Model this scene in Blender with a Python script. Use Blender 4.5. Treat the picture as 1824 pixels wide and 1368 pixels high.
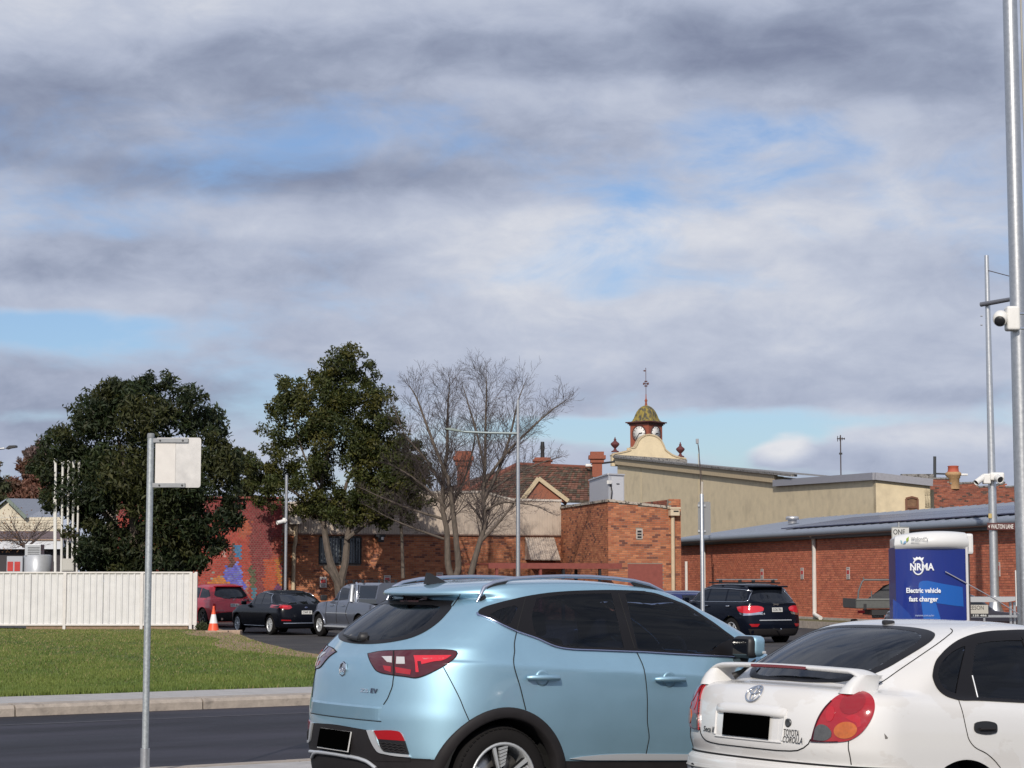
import bpy, bmesh, math, random
import numpy as np
from mathutils import Vector, Matrix
from mathutils.bvhtree import BVHTree
from mathutils.geometry import delaunay_2d_cdt

random.seed(7)
RNG = np.random.default_rng(7)
for o in list(bpy.data.objects):
    bpy.data.objects.remove(o)
SC = bpy.context.scene
COL = SC.collection

# ------------------------------------------------------------------ camera
FPX = 3500.0
PITCH = math.atan(350 / 3500)
CP, SP = math.cos(PITCH), math.sin(PITCH)
CAM = np.array([0.0, 0.0, 1.55])
cd = bpy.data.cameras.new('camera')
cam = bpy.data.objects.new('camera', cd)
COL.objects.link(cam)
cam.location = CAM
cam.rotation_euler = (math.pi / 2 + PITCH, 0, 0)
cd.sensor_width = 36.0
cd.lens = 36.0 * FPX / 1824
cd.clip_end = 3000
SC.camera = cam

# ------------------------------------------------------------------ sun and sky
SUN_AZ, SUN_EL = math.radians(-10), math.radians(31)     # azimuth measured from "behind the camera"
SUND = Vector((math.sin(SUN_AZ) * math.cos(SUN_EL), -math.cos(SUN_AZ) * math.cos(SUN_EL), math.sin(SUN_EL)))
sl = bpy.data.lights.new('sun', 'SUN')
sl.energy = 3.5
sl.angle = math.radians(0.5)
sl.color = (1.0, 0.92, 0.82)
so = bpy.data.objects.new('sun', sl)
COL.objects.link(so)
so.rotation_euler = SUND.to_track_quat('Z', 'Y').to_euler()

def px_dir(px, py):
    u, v = (px - 912) / FPX, (684 - py) / FPX
    return np.array([u, CP - v * SP, SP + v * CP])

W = bpy.data.worlds.new('World')
SC.world = W
W.use_nodes = True
def build_world():
    nt = W.node_tree
    N, L = nt.nodes, nt.links
    N.clear()
    out = N.new('ShaderNodeOutputWorld')
    bg = N.new('ShaderNodeBackground')
    bg.inputs[1].default_value = 0.1
    L.new(bg.outputs[0], out.inputs[0])
    sky = N.new('ShaderNodeTexSky')
    sky.sky_type = 'NISHITA'
    sky.sun_disc = False
    sky.sun_elevation = SUN_EL
    sky.sun_rotation = math.atan2(SUND.x, SUND.y)
    tc = N.new('ShaderNodeTexCoord')
    D = tc.outputs['Generated']
    def math_(op, a, b=None, c=None, clamp=False):
        n = N.new('ShaderNodeMath'); n.operation = op; n.use_clamp = clamp
        for i, v in enumerate((a, b, c)):
            if v is None: continue
            if isinstance(v, (int, float)): n.inputs[i].default_value = v
            else: L.new(v, n.inputs[i])
        return n.outputs[0]
    def scale(vec, off):
        n = N.new('ShaderNodeMapping')
        n.inputs['Scale'].default_value = vec; n.inputs['Location'].default_value = off
        L.new(D, n.inputs[0]); return n.outputs[0]
    def noise(vec, s, det, rough=.55, dist=0.0):
        n = N.new('ShaderNodeTexNoise')
        n.inputs['Scale'].default_value = s; n.inputs['Detail'].default_value = det
        n.inputs['Roughness'].default_value = rough; n.inputs['Distortion'].default_value = dist
        L.new(vec, n.inputs['Vector']); return n.outputs[0]
    def ramp(v, a, b):
        n = N.new('ShaderNodeMapRange'); n.interpolation_type = 'SMOOTHSTEP'
        L.new(v, n.inputs[0])
        n.inputs[1].default_value = a; n.inputs[2].default_value = b
        return n.outputs[0]
    warp = noise(scale((1, 1, 2.6), (3, 1, 2)), 9, 3)
    def blob(px, py, rx, ry):
        """soft cloud bank round the direction of a pixel; 1 in its middle"""
        d = px_dir(px, py); d /= np.linalg.norm(d)
        sx, sz = FPX / rx, FPX / ry
        n = N.new('ShaderNodeVectorMath'); n.operation = 'SUBTRACT'
        L.new(D, n.inputs[0]); n.inputs[1].default_value = d
        m = N.new('ShaderNodeVectorMath'); m.operation = 'MULTIPLY'
        L.new(n.outputs[0], m.inputs[0]); m.inputs[1].default_value = (sx, sx, sz)
        k = N.new('ShaderNodeVectorMath'); k.operation = 'LENGTH'
        L.new(m.outputs[0], k.inputs[0])
        dd = math_('ADD', k.outputs['Value'], math_('MULTIPLY', math_('SUBTRACT', warp, .5), 1.6))
        n2 = N.new('ShaderNodeMapRange'); n2.interpolation_type = 'SMOOTHSTEP'
        L.new(dd, n2.inputs[0])
        n2.inputs[1].default_value = 1.3; n2.inputs[2].default_value = .1
        return n2.outputs[0]
    n1 = noise(scale((1, 1, 2.6), (.3, .1, .9)), 6.5, 9, .57, .35)
    n2 = noise(scale((1, 1, 2.2), (5.3, 2.1, .4)), 16, 9, .6, .5)
    n3 = noise(scale((1, 1, 3.0), (1.3, 4.1, 3.4)), 5.0, 5, .5, .3)
    # cover: 1 cloud, 0 blue sky
    cov = math_('ADD', math_('MULTIPLY', n1, .75), math_('MULTIPLY', n2, .38))
    for bl, w in ((blob(560, 270, 330, 110), -.10), (blob(1370, 260, 260, 70), -.09), (blob(60, 590, 330, 48), -.34),
                  (blob(1330, 765, 420, 45), -.36), (blob(930, 400, 250, 60), -.03), (blob(1150, 290, 300, 60), -.05), (blob(980, 760, 200, 30), -.22),
                  (blob(30, 745, 180, 30), -.20), (blob(900, 60, 1400, 130), .25), (blob(1300, 640, 700, 120), .22),
                  (blob(1640, 800, 200, 45), .5), (blob(1385, 803, 60, 30), .34), (blob(100, 480, 330, 70), .2), (blob(60, 690, 400, 40), .16)):
        cov = math_('ADD', cov, math_('MULTIPLY', bl, w))
    mask = ramp(cov, .33, .60)
    # cloud light and shade
    sh = math_('ADD', math_('ADD', math_('MULTIPLY', n3, .75), -.10), math_('MULTIPLY', n2, .35))
    for bl, w in ((blob(1150, 105, 800, 95), -.24), (blob(80, 190, 460, 110), -.10), (blob(420, 305, 420, 38), -.22),
                  (blob(150, 20, 420, 110), .14), (blob(80, 480, 260, 45), -.13), (blob(1680, 705, 220, 25), -.14),
                  (blob(1385, 798, 60, 30), .36), (blob(500, 390, 700, 40), .10), (blob(1650, 780, 190, 30), .16),
                  (blob(1050, 160, 500, 35), .06), (blob(900, 600, 1600, 260), .08), (blob(1350, 400, 600, 60), .07), (blob(1150, 690, 500, 40), -.06)):
        sh = math_('ADD', sh, math_('MULTIPLY', bl, w))
    sh = math_('ADD', sh, math_('MULTIPLY', math_('SUBTRACT', 1.0, mask), .16))      # thin edges let more light through
    sh = math_('ADD', sh, math_('MULTIPLY', math_('SUBTRACT', noise(scale((1, 1, 1.8), (2.3, 7.1, 1.4)), 34, 8, .62, .4), .5), .24))
    cr = N.new('ShaderNodeValToRGB')
    L.new(math_('MULTIPLY', sh, 1.0, None, True), cr.inputs[0])
    els = cr.color_ramp.elements
    els[0].position, els[0].color = .14, (.215, .25, .36, 1)
    els[1].position, els[1].color = .80, (.76, .77, .81, 1)
    e = els.new(.30); e.color = (.31, .355, .475, 1)
    e = els.new(.43); e.color = (.42, .468, .595, 1)
    e = els.new(.56); e.color = (.52, .565, .68, 1)
    up = N.new('ShaderNodeVectorMath'); up.operation = 'SCALE'
    L.new(cr.outputs[0], up.inputs[0]); up.inputs['Scale'].default_value = 10.0
    # clear sky seen through thin air near the horizon: Nishita with a gentle gain
    sk = N.new('ShaderNodeVectorMath'); sk.operation = 'MULTIPLY'
    L.new(sky.outputs[0], sk.inputs[0]); sk.inputs[1].default_value = (.78, .89, 1.10)
    mx = N.new('ShaderNodeMix'); mx.data_type = 'RGBA'
    L.new(mask, mx.inputs[0]); L.new(sk.outputs[0], mx.inputs[6]); L.new(up.outputs[0], mx.inputs[7])
    L.new(mx.outputs[2], bg.inputs[0])
build_world()

SC.view_settings.view_transform = 'Standard'
SC.view_settings.look = 'None'
SC.view_settings.exposure = 0.0
SC.view_settings.gamma = 1.0
SC.view_settings.use_curve_mapping = False
SC.render.engine = 'CYCLES'
SC.cycles.max_bounces = 6
SC.cycles.use_denoising = True
SC.cycles.caustics_reflective = False
SC.cycles.caustics_refractive = False

# ------------------------------------------------------------------ photo <-> world
def P(px, py, Y):
    d = px_dir(px, py)
    return CAM + d * (Y / d[1])
def Xat(px, Y):
    """x of the vertical line that shows at column px half way down (row 900) at depth Y"""
    return P(px, 900, Y)[0]
def Zat(py, Y):
    return P(912, py, Y)[2]

# ------------------------------------------------------------------ materials
MATS = {}
def mat(name, col, rough=.6, metal=0.0, var=0.0, scale=6.0, bump=0.0, bscale=60.0, coat=0.0, spec=.5, emit=0, attr=None,
        col2=None, lo=.4, hi=.6, stretch=None):
    """principled material; var = value variation by noise, col2 = second colour by noise, attr = colour attribute to read"""
    if name in MATS: return MATS[name]
    m = bpy.data.materials.new(name); m.use_nodes = True
    nt = m.node_tree; N, L = nt.nodes, nt.links
    b = N['Principled BSDF']
    b.inputs['Base Color'].default_value = (*col, 1)
    b.inputs['Roughness'].default_value = rough
    b.inputs['Metallic'].default_value = metal
    b.inputs['Specular IOR Level'].default_value = spec
    b.inputs['Coat Weight'].default_value = coat
    b.inputs['Coat Roughness'].default_value = .04
    tc = N.new('ShaderNodeTexCoord')
    vec = tc.outputs['Object']
    if stretch:
        mp = N.new('ShaderNodeMapping'); mp.inputs['Scale'].default_value = stretch
        L.new(vec, mp.inputs[0]); vec = mp.outputs[0]
    cur = None
    if attr:
        a = N.new('ShaderNodeAttribute'); a.attribute_name = attr; cur = a.outputs['Color']
    if col2 is not None:
        n = N.new('ShaderNodeTexNoise'); n.inputs['Scale'].default_value = scale; n.inputs['Detail'].default_value = 8
        L.new(vec, n.inputs['Vector'])
        r = N.new('ShaderNodeMapRange'); r.interpolation_type = 'SMOOTHSTEP'
        r.inputs[1].default_value = lo; r.inputs[2].default_value = hi
        L.new(n.outputs[0], r.inputs[0])
        x = N.new('ShaderNodeMix'); x.data_type = 'RGBA'
        L.new(r.outputs[0], x.inputs[0])
        x.inputs[6].default_value = (*col, 1); x.inputs[7].default_value = (*col2, 1)
        if cur: L.new(cur, x.inputs[6])
        cur = x.outputs[2]
    if var:
        n = N.new('ShaderNodeTexNoise'); n.inputs['Scale'].default_value = scale * 1.7; n.inputs['Detail'].default_value = 10
        n.inputs['Roughness'].default_value = .62
        L.new(vec, n.inputs['Vector'])
        r = N.new('ShaderNodeMapRange')
        r.inputs[1].default_value = .25; r.inputs[2].default_value = .75
        r.inputs[3].default_value = 1 - var; r.inputs[4].default_value = 1 + var
        L.new(n.outputs[0], r.inputs[0])
        x = N.new('ShaderNodeVectorMath'); x.operation = 'SCALE'
        if cur: L.new(cur, x.inputs[0])
        else: x.inputs[0].default_value = col
        L.new(r.outputs[0], x.inputs['Scale'])
        cur = x.outputs[0]
        r2 = N.new('ShaderNodeMapRange')
        r2.inputs[1].default_value = .3; r2.inputs[2].default_value = .7
        r2.inputs[3].default_value = max(0, rough - .5 * var * rough); r2.inputs[4].default_value = min(1, rough + .5 * var * rough)
        L.new(n.outputs[0], r2.inputs[0]); L.new(r2.outputs[0], b.inputs['Roughness'])
    if cur: L.new(cur, b.inputs['Base Color'])
    if bump:
        n = N.new('ShaderNodeTexNoise'); n.inputs['Scale'].default_value = bscale; n.inputs['Detail'].default_value = 6
        L.new(vec, n.inputs['Vector'])
        bp = N.new('ShaderNodeBump'); bp.inputs['Strength'].default_value = bump; bp.inputs['Distance'].default_value = .02
        L.new(n.outputs[0], bp.inputs['Height']); L.new(bp.outputs[0], b.inputs['Normal'])
    MATS[name] = m
    return m

def leafmat(name, col, trans=.25, rough=.55):
    if name in MATS: return MATS[name]
    m = bpy.data.materials.new(name); m.use_nodes = True
    nt = m.node_tree; N, L = nt.nodes, nt.links
    b = N['Principled BSDF']; b.inputs['Roughness'].default_value = rough; b.inputs['Specular IOR Level'].default_value = .35
    a = N.new('ShaderNodeAttribute'); a.attribute_name = 'Col'
    L.new(a.outputs['Color'], b.inputs['Base Color'])
    t = N.new('ShaderNodeBsdfTranslucent'); L.new(a.outputs['Color'], t.inputs[0])
    mx = N.new('ShaderNodeMixShader'); mx.inputs[0].default_value = trans
    L.new(b.outputs[0], mx.inputs[1]); L.new(t.outputs[0], mx.inputs[2])
    L.new(mx.outputs[0], N['Material Output'].inputs[0])
    MATS[name] = m
    return m

# ------------------------------------------------------------------ objects
def tag(o, label=None, cat=None, group=None, kind=None):
    if label: o['label'] = label
    if cat: o['category'] = cat
    if group: o['group'] = group
    if kind: o['kind'] = kind
    return o
def thing(name, label, cat, loc=(0, 0, 0), group=None, M=None):
    o = bpy.data.objects.new(name, None)
    COL.objects.link(o)
    o.empty_display_size = .2
    if M is not None: o.matrix_world = M
    else: o.location = loc
    tag(o, label, cat, group)
    o['world_M'] = 0
    del o['world_M']
    return o
ROOTM = {}
def link(name, me, material, parent=None, local=False, kind=None, label=None):
    o = bpy.data.objects.new(name, me)
    COL.objects.link(o)
    if material and not me.materials: me.materials.append(material)
    if parent:
        o.parent = parent
        if parent.type == 'EMPTY' and not local:
            o.matrix_parent_inverse = parent.matrix_basis.inverted()
    tag(o, label, None, None, kind)
    return o
def copy_tree(o, M=None, label=None, mats=None):
    """copy of a thing, its parts and their sub-parts; M = new matrix of the thing"""
    def cp(src, par):
        c = src.copy(); COL.objects.link(c)
        if par: c.parent = par
        for ch in [k for k in bpy.data.objects if k.parent == src and k not in made]:
            cp(ch, c)
        made.add(c)
        return c
    made = set()
    c = cp(o, None)
    if M is not None: c.matrix_basis = M
    if label: c['label'] = label
    return c

def basis(x, y, z, o=(0, 0, 0)):
    x, y, z, o = Vector(x), Vector(y), Vector(z), Vector(o)
    return Matrix(((x.x, y.x, z.x, o.x), (x.y, y.y, z.y, o.y), (x.z, y.z, z.z, o.z), (0, 0, 0, 1)))

class MB:
    """collects shapes and links them as one mesh object"""
    def __init__(s): s.v, s.f, s.s = [], [], []
    def add(s, vs, fs, smooth=False):
        n = len(s.v)
        s.v += [tuple(map(float, p)) for p in vs]
        s.f += [tuple(i + n for i in f) for f in fs]
        s.s += [smooth] * len(fs)
        return s
    def box(s, c, size, M=None, bevel=0.0):
        hx, hy, hz = size[0] / 2, size[1] / 2, size[2] / 2
        c = Vector(c)
        if bevel:
            bm = bmesh.new(); bmesh.ops.create_cube(bm, size=1.0)
            bmesh.ops.scale(bm, vec=(2 * hx, 2 * hy, 2 * hz), verts=bm.verts)
            bmesh.ops.bevel(bm, geom=bm.edges[:], offset=bevel, segments=5 if bevel >= .03 else 2, affect='EDGES', profile=.6)
            bm.verts.index_update()
            vs = [v.co.copy() for v in bm.verts]; fs = [[v.index for v in f.verts] for f in bm.faces]; bm.free()
        else:
            vs = [Vector((a * hx, b * hy, d * hz)) for a in (-1, 1) for b in (-1, 1) for d in (-1, 1)]
            fs = [(0, 1, 3, 2), (4, 6, 7, 5), (0, 4, 5, 1), (2, 3, 7, 6), (0, 2, 6, 4), (1, 5, 7, 3)]
        if M is not None: vs = [M @ v for v in vs]
        return s.add([v + c for v in vs], fs, bevel >= .03)
    def box2(s, a, b, w, h, bevel=0.0):
        """bar from a to b with section w (sideways) x h (up)"""
        a, b = Vector(a), Vector(b); d = b - a
        x = d.normalized(); up = Vector((0, 0, 1)) if abs(x.z) < .99 else Vector((0, 1, 0))
        y = up.cross(x).normalized(); z = x.cross(y)
        return s.box((a + b) / 2, (d.length, w, h), basis(x, y, z).to_3x3(), bevel)
    def tube(s, pts, r, n=8, caps=True, smooth=True):
        pts = [Vector(p) for p in pts]; m = len(pts)
        rs = [r] * m if isinstance(r, (int, float)) else list(r)
        t0 = (pts[1] - pts[0]).normalized()
        a = t0.cross(Vector((0, 0, 1)) if abs(t0.z) < .9 else Vector((1, 0, 0))).normalized()
        vs, fs = [], []
        for i, p in enumerate(pts):
            t = (pts[min(i + 1, m - 1)] - pts[max(i - 1, 0)])
            if t.length < 1e-9: t = t0
            t.normalize()
            a = (a - t * a.dot(t))
            if a.length < 1e-6: a = t.orthogonal()
            a.normalize(); b = t.cross(a)
            for k in range(n):
                w = 2 * math.pi * k / n
                vs.append(p + (a * math.cos(w) + b * math.sin(w)) * rs[i])
        for i in range(m - 1):
            for k in range(n):
                q = (k + 1) % n
                fs.append((i * n + k, i * n + q, (i + 1) * n + q, (i + 1) * n + k))
        s.add(vs, fs, smooth)
        if caps:
            s.add(vs[:n], [tuple(range(n))[::-1]]); s.add(vs[-n:], [tuple(range(n))])
        return s
    def lathe(s, prof, n=24, M=None, smooth=True, caps=True):
        """profile of (radius, height) turned round z"""
        vs, fs = [], []
        for r, z in prof:
            for k in range(n):
                w = 2 * math.pi * k / n
                vs.append(Vector((r * math.cos(w), r * math.sin(w), z)))
        for i in range(len(prof) - 1):
            for k in range(n):
                q = (k + 1) % n
                fs.append((i * n + k, i * n + q, (i + 1) * n + q, (i + 1) * n + k))
        if M is not None: vs = [M @ v for v in vs]
        s.add(vs, fs, smooth)
        if caps:
            if prof[0][0] > 1e-5: s.add(vs[:n], [tuple(range(n))[::-1]])
            if prof[-1][0] > 1e-5: s.add(vs[-n:], [tuple(range(n))])
        return s
    def prism(s, poly, M, depth, smooth=False):
        """2-D polygon in the xy plane of M, thickened by depth along its z"""
        n = len(poly)
        area = sum(poly[i][0] * poly[(i + 1) % n][1] - poly[(i + 1) % n][0] * poly[i][1] for i in range(n))
        if area < 0: poly = poly[::-1]
        vs = [M @ Vector((x, y, 0)) for x, y in poly] + [M @ Vector((x, y, depth)) for x, y in poly]
        fs = [tuple(range(n))[::-1], tuple(range(n, 2 * n))]
        for i in range(n):
            j = (i + 1) % n
            fs.append((i, j, n + j, n + i))
        return s.add(vs, fs, smooth)
    def mesh(s, name):
        me = bpy.data.meshes.new(name)
        me.from_pydata(s.v, [], s.f)
        me.polygons.foreach_set('use_smooth', s.s)
        me.update()
        return me
    def build(s, name, material, parent=None, local=False, kind=None, label=None):
        return link(name, s.mesh(name), material, parent, local, kind, label)

def np_mesh(name, V, F, cols=None, smooth=False, nper=None):
    """fast mesh from arrays; F (n,k) faces; cols (n,3) colour of each face"""
    me = bpy.data.meshes.new(name)
    n, k = F.shape
    me.vertices.add(len(V)); me.vertices.foreach_set('co', np.asarray(V, np.float32).ravel())
    me.loops.add(n * k); me.loops.foreach_set('vertex_index', F.astype(np.int32).ravel())
    me.polygons.add(n)
    me.polygons.foreach_set('loop_start', np.arange(0, n * k, k, dtype=np.int32))
    me.polygons.foreach_set('use_smooth', np.full(n, smooth))
    if cols is not None:
        ca = me.color_attributes.new('Col', 'FLOAT_COLOR', 'CORNER')
        c4 = np.ones((n, k, 4), np.float32); c4[:, :, :3] = np.asarray(cols, np.float32)[:, None, :]
        ca.data.foreach_set('color', c4.ravel())
    me.update(calc_edges=True)
    me.validate()
    return me

def text_mesh(body, size=1.0, extrude=.02, shear=0.0, align='LEFT', bold=0.0, space=1.0):
    cu = bpy.data.curves.new('text', 'FONT')
    cu.body = body; cu.size = size; cu.extrude = extrude; cu.shear = shear; cu.offset = bold; cu.space_character = space
    cu.align_x = align; cu.resolution_u = 3
    o = bpy.data.objects.new('text', cu)
    COL.objects.link(o)
    me = bpy.data.meshes.new_from_object(o.evaluated_get(bpy.context.evaluated_depsgraph_get()))
    bpy.data.objects.remove(o)
    return me
def text(name, body, M, height, material, parent=None, local=False, width=None, shear=0.0, align='LEFT', bold=0.0, thick=.002):
    """raised lettering in the xy plane of M; cap height and (if given) total width in metres"""
    me = text_mesh(body, 1.0, .01, shear, align, bold)
    co = np.empty(len(me.vertices) * 3, np.float32); me.vertices.foreach_get('co', co); co = co.reshape(-1, 3)
    mn, mx_ = co.min(0), co.max(0)
    sy = height / .69
    sx = sy if width is None else width / (mx_[0] - mn[0])
    S = Matrix.Diagonal((sx, sy, thick / .02, 1))
    me.transform(M @ S)
    return link(name, me, material, parent, local)

def pchip(xk, yk, x):
    """monotone cubic through knots; yk may be (n,m)"""
    xk = np.asarray(xk, float); yk = np.asarray(yk, float)
    one = yk.ndim == 1
    if one: yk = yk[:, None]
    h = np.diff(xk)[:, None]; d = np.diff(yk, axis=0) / h
    m = np.zeros_like(yk)
    m[0], m[-1] = d[0], d[-1]
    if len(xk) > 2:
        a, b = d[:-1], d[1:]
        w1, w2 = 2 * h[1:] + h[:-1], h[1:] + 2 * h[:-1]
        with np.errstate(divide='ignore', invalid='ignore'):
            hm = (w1 + w2) / (w1 / a + w2 / b)
        m[1:-1] = np.where(a * b > 0, hm, 0)
    x = np.clip(np.asarray(x, float), xk[0], xk[-1])
    i = np.clip(np.searchsorted(xk, x, side='right') - 1, 0, len(xk) - 2)
    t = ((x - xk[i]) / h[i, 0])[:, None]; hh = h[i]
    r = ((1 + 2 * t) * (1 - t) ** 2) * yk[i] + (t * (1 - t) ** 2) * hh * m[i] + (t * t * (3 - 2 * t)) * yk[i + 1] + (t * t * (t - 1)) * hh * m[i + 1]
    return r[:, 0] if one else r
# ================================================================== THE SETTING
H2 = np.array([.8387, .5446]); L2 = np.array([-.5446, .8387]); P0 = np.array([-2.24, 17.3])
def S(s, d, z=0.0):
    q = P0 + H2 * s + L2 * d
    return (q[0], q[1], z)
STREET = basis((H2[0], H2[1], 0), (L2[0], L2[1], 0), (0, 0, 1), (P0[0], P0[1], 0))

m_asph = mat('asphalt', (.042, .042, .047), rough=.82, col2=(.062, .060, .062), scale=1.3, lo=.35, hi=.7, var=.28, bump=.5, bscale=180)
m_lot = mat('lot_asphalt', (.036, .034, .036), rough=.9, col2=(.058, .054, .052), scale=.5, lo=.4, hi=.7, var=.25, bump=.4, bscale=120)
m_road = mat('road_asphalt', (.010, .0085, .012), rough=.64, col2=(.030, .027, .037), scale=.55, lo=.38, hi=.62, var=.22, bump=.25, bscale=150, stretch=(.30, 1.3, 1), spec=.38)
m_conc = mat('concrete', (.40, .37, .33), rough=.85, var=.22, scale=3, bump=.3, bscale=60)
m_kerb = mat('kerb_concrete', (.36, .31, .26), rough=.85, var=.25, scale=4, bump=.4, bscale=40, col2=(.22, .19, .16), lo=.55, hi=.75)
m_path = mat('path_concrete', (.40, .385, .37), rough=.85, var=.16, scale=2.5, bump=.3, bscale=50)
m_soil = mat('soil', (.30, .195, .12), rough=.95, var=.4, scale=6, bump=1.0, bscale=18, col2=(.17, .15, .06), lo=.5, hi=.65)
m_turf = mat('turf', (.11, .125, .035), rough=.95, var=.35, scale=3.5, bump=.8, bscale=30, col2=(.14, .125, .045), lo=.48, hi=.68)

def sheet(name, poly, z, material, kind='structure', step=None, zf=None):
    """flat ground sheet of a polygon (x, y), optionally with a height function"""
    poly = [Vector(p) for p in poly]
    pts = list(poly); n = len(poly)
    if step:
        x0, x1 = min(p.x for p in poly), max(p.x for p in poly); y0, y1 = min(p.y for p in poly), max(p.y for p in poly)
        xs = np.arange(x0, x1, step); ys = np.arange(y0, y1, step)
        pts += [Vector((x, y)) for x in xs for y in ys]
    v, e, f, *_ = delaunay_2d_cdt(pts, [(i, (i + 1) % n) for i in range(n)], [], 1, 1e-4)
    vs = [(p.x, p.y, zf(p.x, p.y) if zf else z) for p in v]
    fs = []
    for t in f:
        a, b, c = (v[i] for i in t[:3])
        fs.append(t if (b - a).cross(c - a) > 0 else t[::-1])
    mb = MB(); mb.add(vs, fs, True)
    return mb.build(name, material, kind=kind)

# the sheet of land that reaches the horizon
sheet('ground', [(-1500, -60), (1500, -60), (1500, 2500), (-1500, 2500)], -.75, m_turf)
# asphalt of the parking lot beyond the road, falling gently away
def zlot(x, y): return float(np.interp(y, [24, 36, 66, 80, 150], [-.135, -.16, -.27, -.20, -.10]))
sheet('parking_lot', [S(-45, 8.5)[:2], S(60, 8.5)[:2], (60, 150), (-60, 150), (-60, 30)], 0, m_lot, step=6, zf=zlot)
# the road
ro = MB().add([(-45, -.02, -.128), (60, -.02, -.128), (60, 8.32, -.128), (-45, 8.32, -.128)], [(0, 1, 2, 3)]).build('road', m_road, kind='structure')
ro.matrix_world = STREET
# far kerb: 2.5 m stones with open joints, then the path in slabs
def kerb(name, s0, n, d0, d1, zt, zb, front):
    root = thing(name, None, None); root['kind'] = 'structure'
    for k in range(n):
        a, b = s0 + 2.52 * k, s0 + 2.52 * (k + 1) - .02
        lo, hi = d0, d1
        if front < 0: prof = [(lo, zb), (lo + .015, zt - .04), (lo + .06, zt), (hi, zt + .01), (hi, zb)]
        else: prof = [(lo, zb), (lo, zt + .01), (hi - .06, zt), (hi - .015, zt - .04), (hi, zb)]
        dz = random.uniform(-.004, .004)
        mb = MB(); m = len(prof)
        mb.add([S(s, d, z + dz) for s in (a, b) for d, z in prof],
               [tuple(range(m)), tuple(range(m, 2 * m))[::-1]] + [(i, m + i, m + (i + 1) % m, (i + 1) % m) for i in range(m)])
        mb.build('kerbstone', m_kerb, root)
    return root
kerb('kerb', .73 - 2.52 * 4, 22, 8.30, 8.62, .01, -.3, -1)
kerb('kerb', -9.8, 16, -.32, 0.0, -.005, -.3, 1)
def slabs(name, s0, n, pitch, d0, d1, z, zf=None):
    root = thing(name, None, None); root['kind'] = 'structure'
    for k in range(n):
        a, b = s0 + pitch * k, s0 + pitch * (k + 1) - .012
        dz = random.uniform(-.003, .003)
        mb = MB()
        mb.add([S(s, d, z + dz + o) for o in (-.12, 0) for s, d in ((a, d0), (b, d0), (b, d1), (a, d1))],
               [(4, 5, 6, 7), (0, 4, 7, 3), (1, 2, 6, 5), (0, 1, 5, 4), (3, 7, 6, 2)])
        mb.build('paving_slab', m_path, root)
slabs('footpath', .73 - 2.52 * 4 + .9, 44, 1.26, 8.626, 10.0, .018)
slabs('footpath', -9.8, 30, 1.26, -1.5, -.326, -.002)
MB().add([S(s_, d_, z_) for s_ in (-9.8, 28) for d_ in (-1.505, -1.40) for z_ in (-1.3, -.014)], [(0, 1, 5, 4), (1, 3, 7, 5), (2, 6, 7, 3), (0, 2, 3, 1), (4, 5, 7, 6)]).build('retaining_edge', m_conc, kind='structure')
# gutter seam: the bright line along the far lane
se = MB().add([(-45, 6.88, -.124), (60, 6.88, -.124), (60, 6.95, -.124), (-45, 6.95, -.124)], [(0, 1, 2, 3)]).build('road_seam', mat('seam', (.10, .10, .11), rough=.8, var=.5, scale=3), kind='structure')
se.matrix_world = STREET
# tilted asphalt the two near cars stand on
def gz(X, Y): return -.04 * X - .03 * (Y - 12.25)
sheet('car_park', [S(-14, -1.52)[:2], S(16, -1.52)[:2], S(16, -22)[:2], S(-14, -22)[:2]], 0, m_asph, step=1.5, zf=lambda x, y: gz(x, y) - .002)

# grassed corner between the path, the white fence and the lot
GRASS = [S(-32, 10.01)[:2], S(-16, 10.01)[:2], S(0, 10.01)[:2], S(8.5, 10.01)[:2], (-1.3, 33.5), (-2.7, 37), (-3.5, 39.4), (-4.6, 42.3), (-5.7, 46.3), (-6.6, 50.2), (-7.4, 54), (-8.1, 56.5), (-8.5, 58.4), (-9.2, 61.5), (-60, 61.5), (-60, 20)]
def zgrass(x, y): return .012 + .0019 * (y - 27) + .012 * math.sin(x * 1.3) * math.sin(y * .9)
gr = sheet('lawn', GRASS, 0, m_turf, step=1.2, zf=zgrass)
ed = MB()                                                     # soil edge of the lawn down to the lot
for (x0, y0), (x1, y1) in zip(GRASS[3:13], GRASS[4:14]):
    ed.add([(x0, y0, zgrass(x0, y0)), (x1, y1, zgrass(x1, y1)), (x1 + .35, y1 - .12, zlot(x1, y1) - .01), (x0 + .35, y0 - .12, zlot(x0, y0) - .01)], [(0, 3, 2, 1)])
ed.build('soil_edge', m_soil, kind='structure')
soil = []
for (x, y) in GRASS[3:14]: soil.append((x + .03, y))
rim = [(x - (.5 + .5 * abs(math.sin(i * 2.1))) * (1.5 if y > 39 else .5), y + .12) for i, (x, y) in enumerate(GRASS[3:14])][::-1]
sheet('bare_soil', soil + rim, 0, m_soil, step=.8, zf=lambda x, y: zgrass(x, y) + .008)

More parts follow.
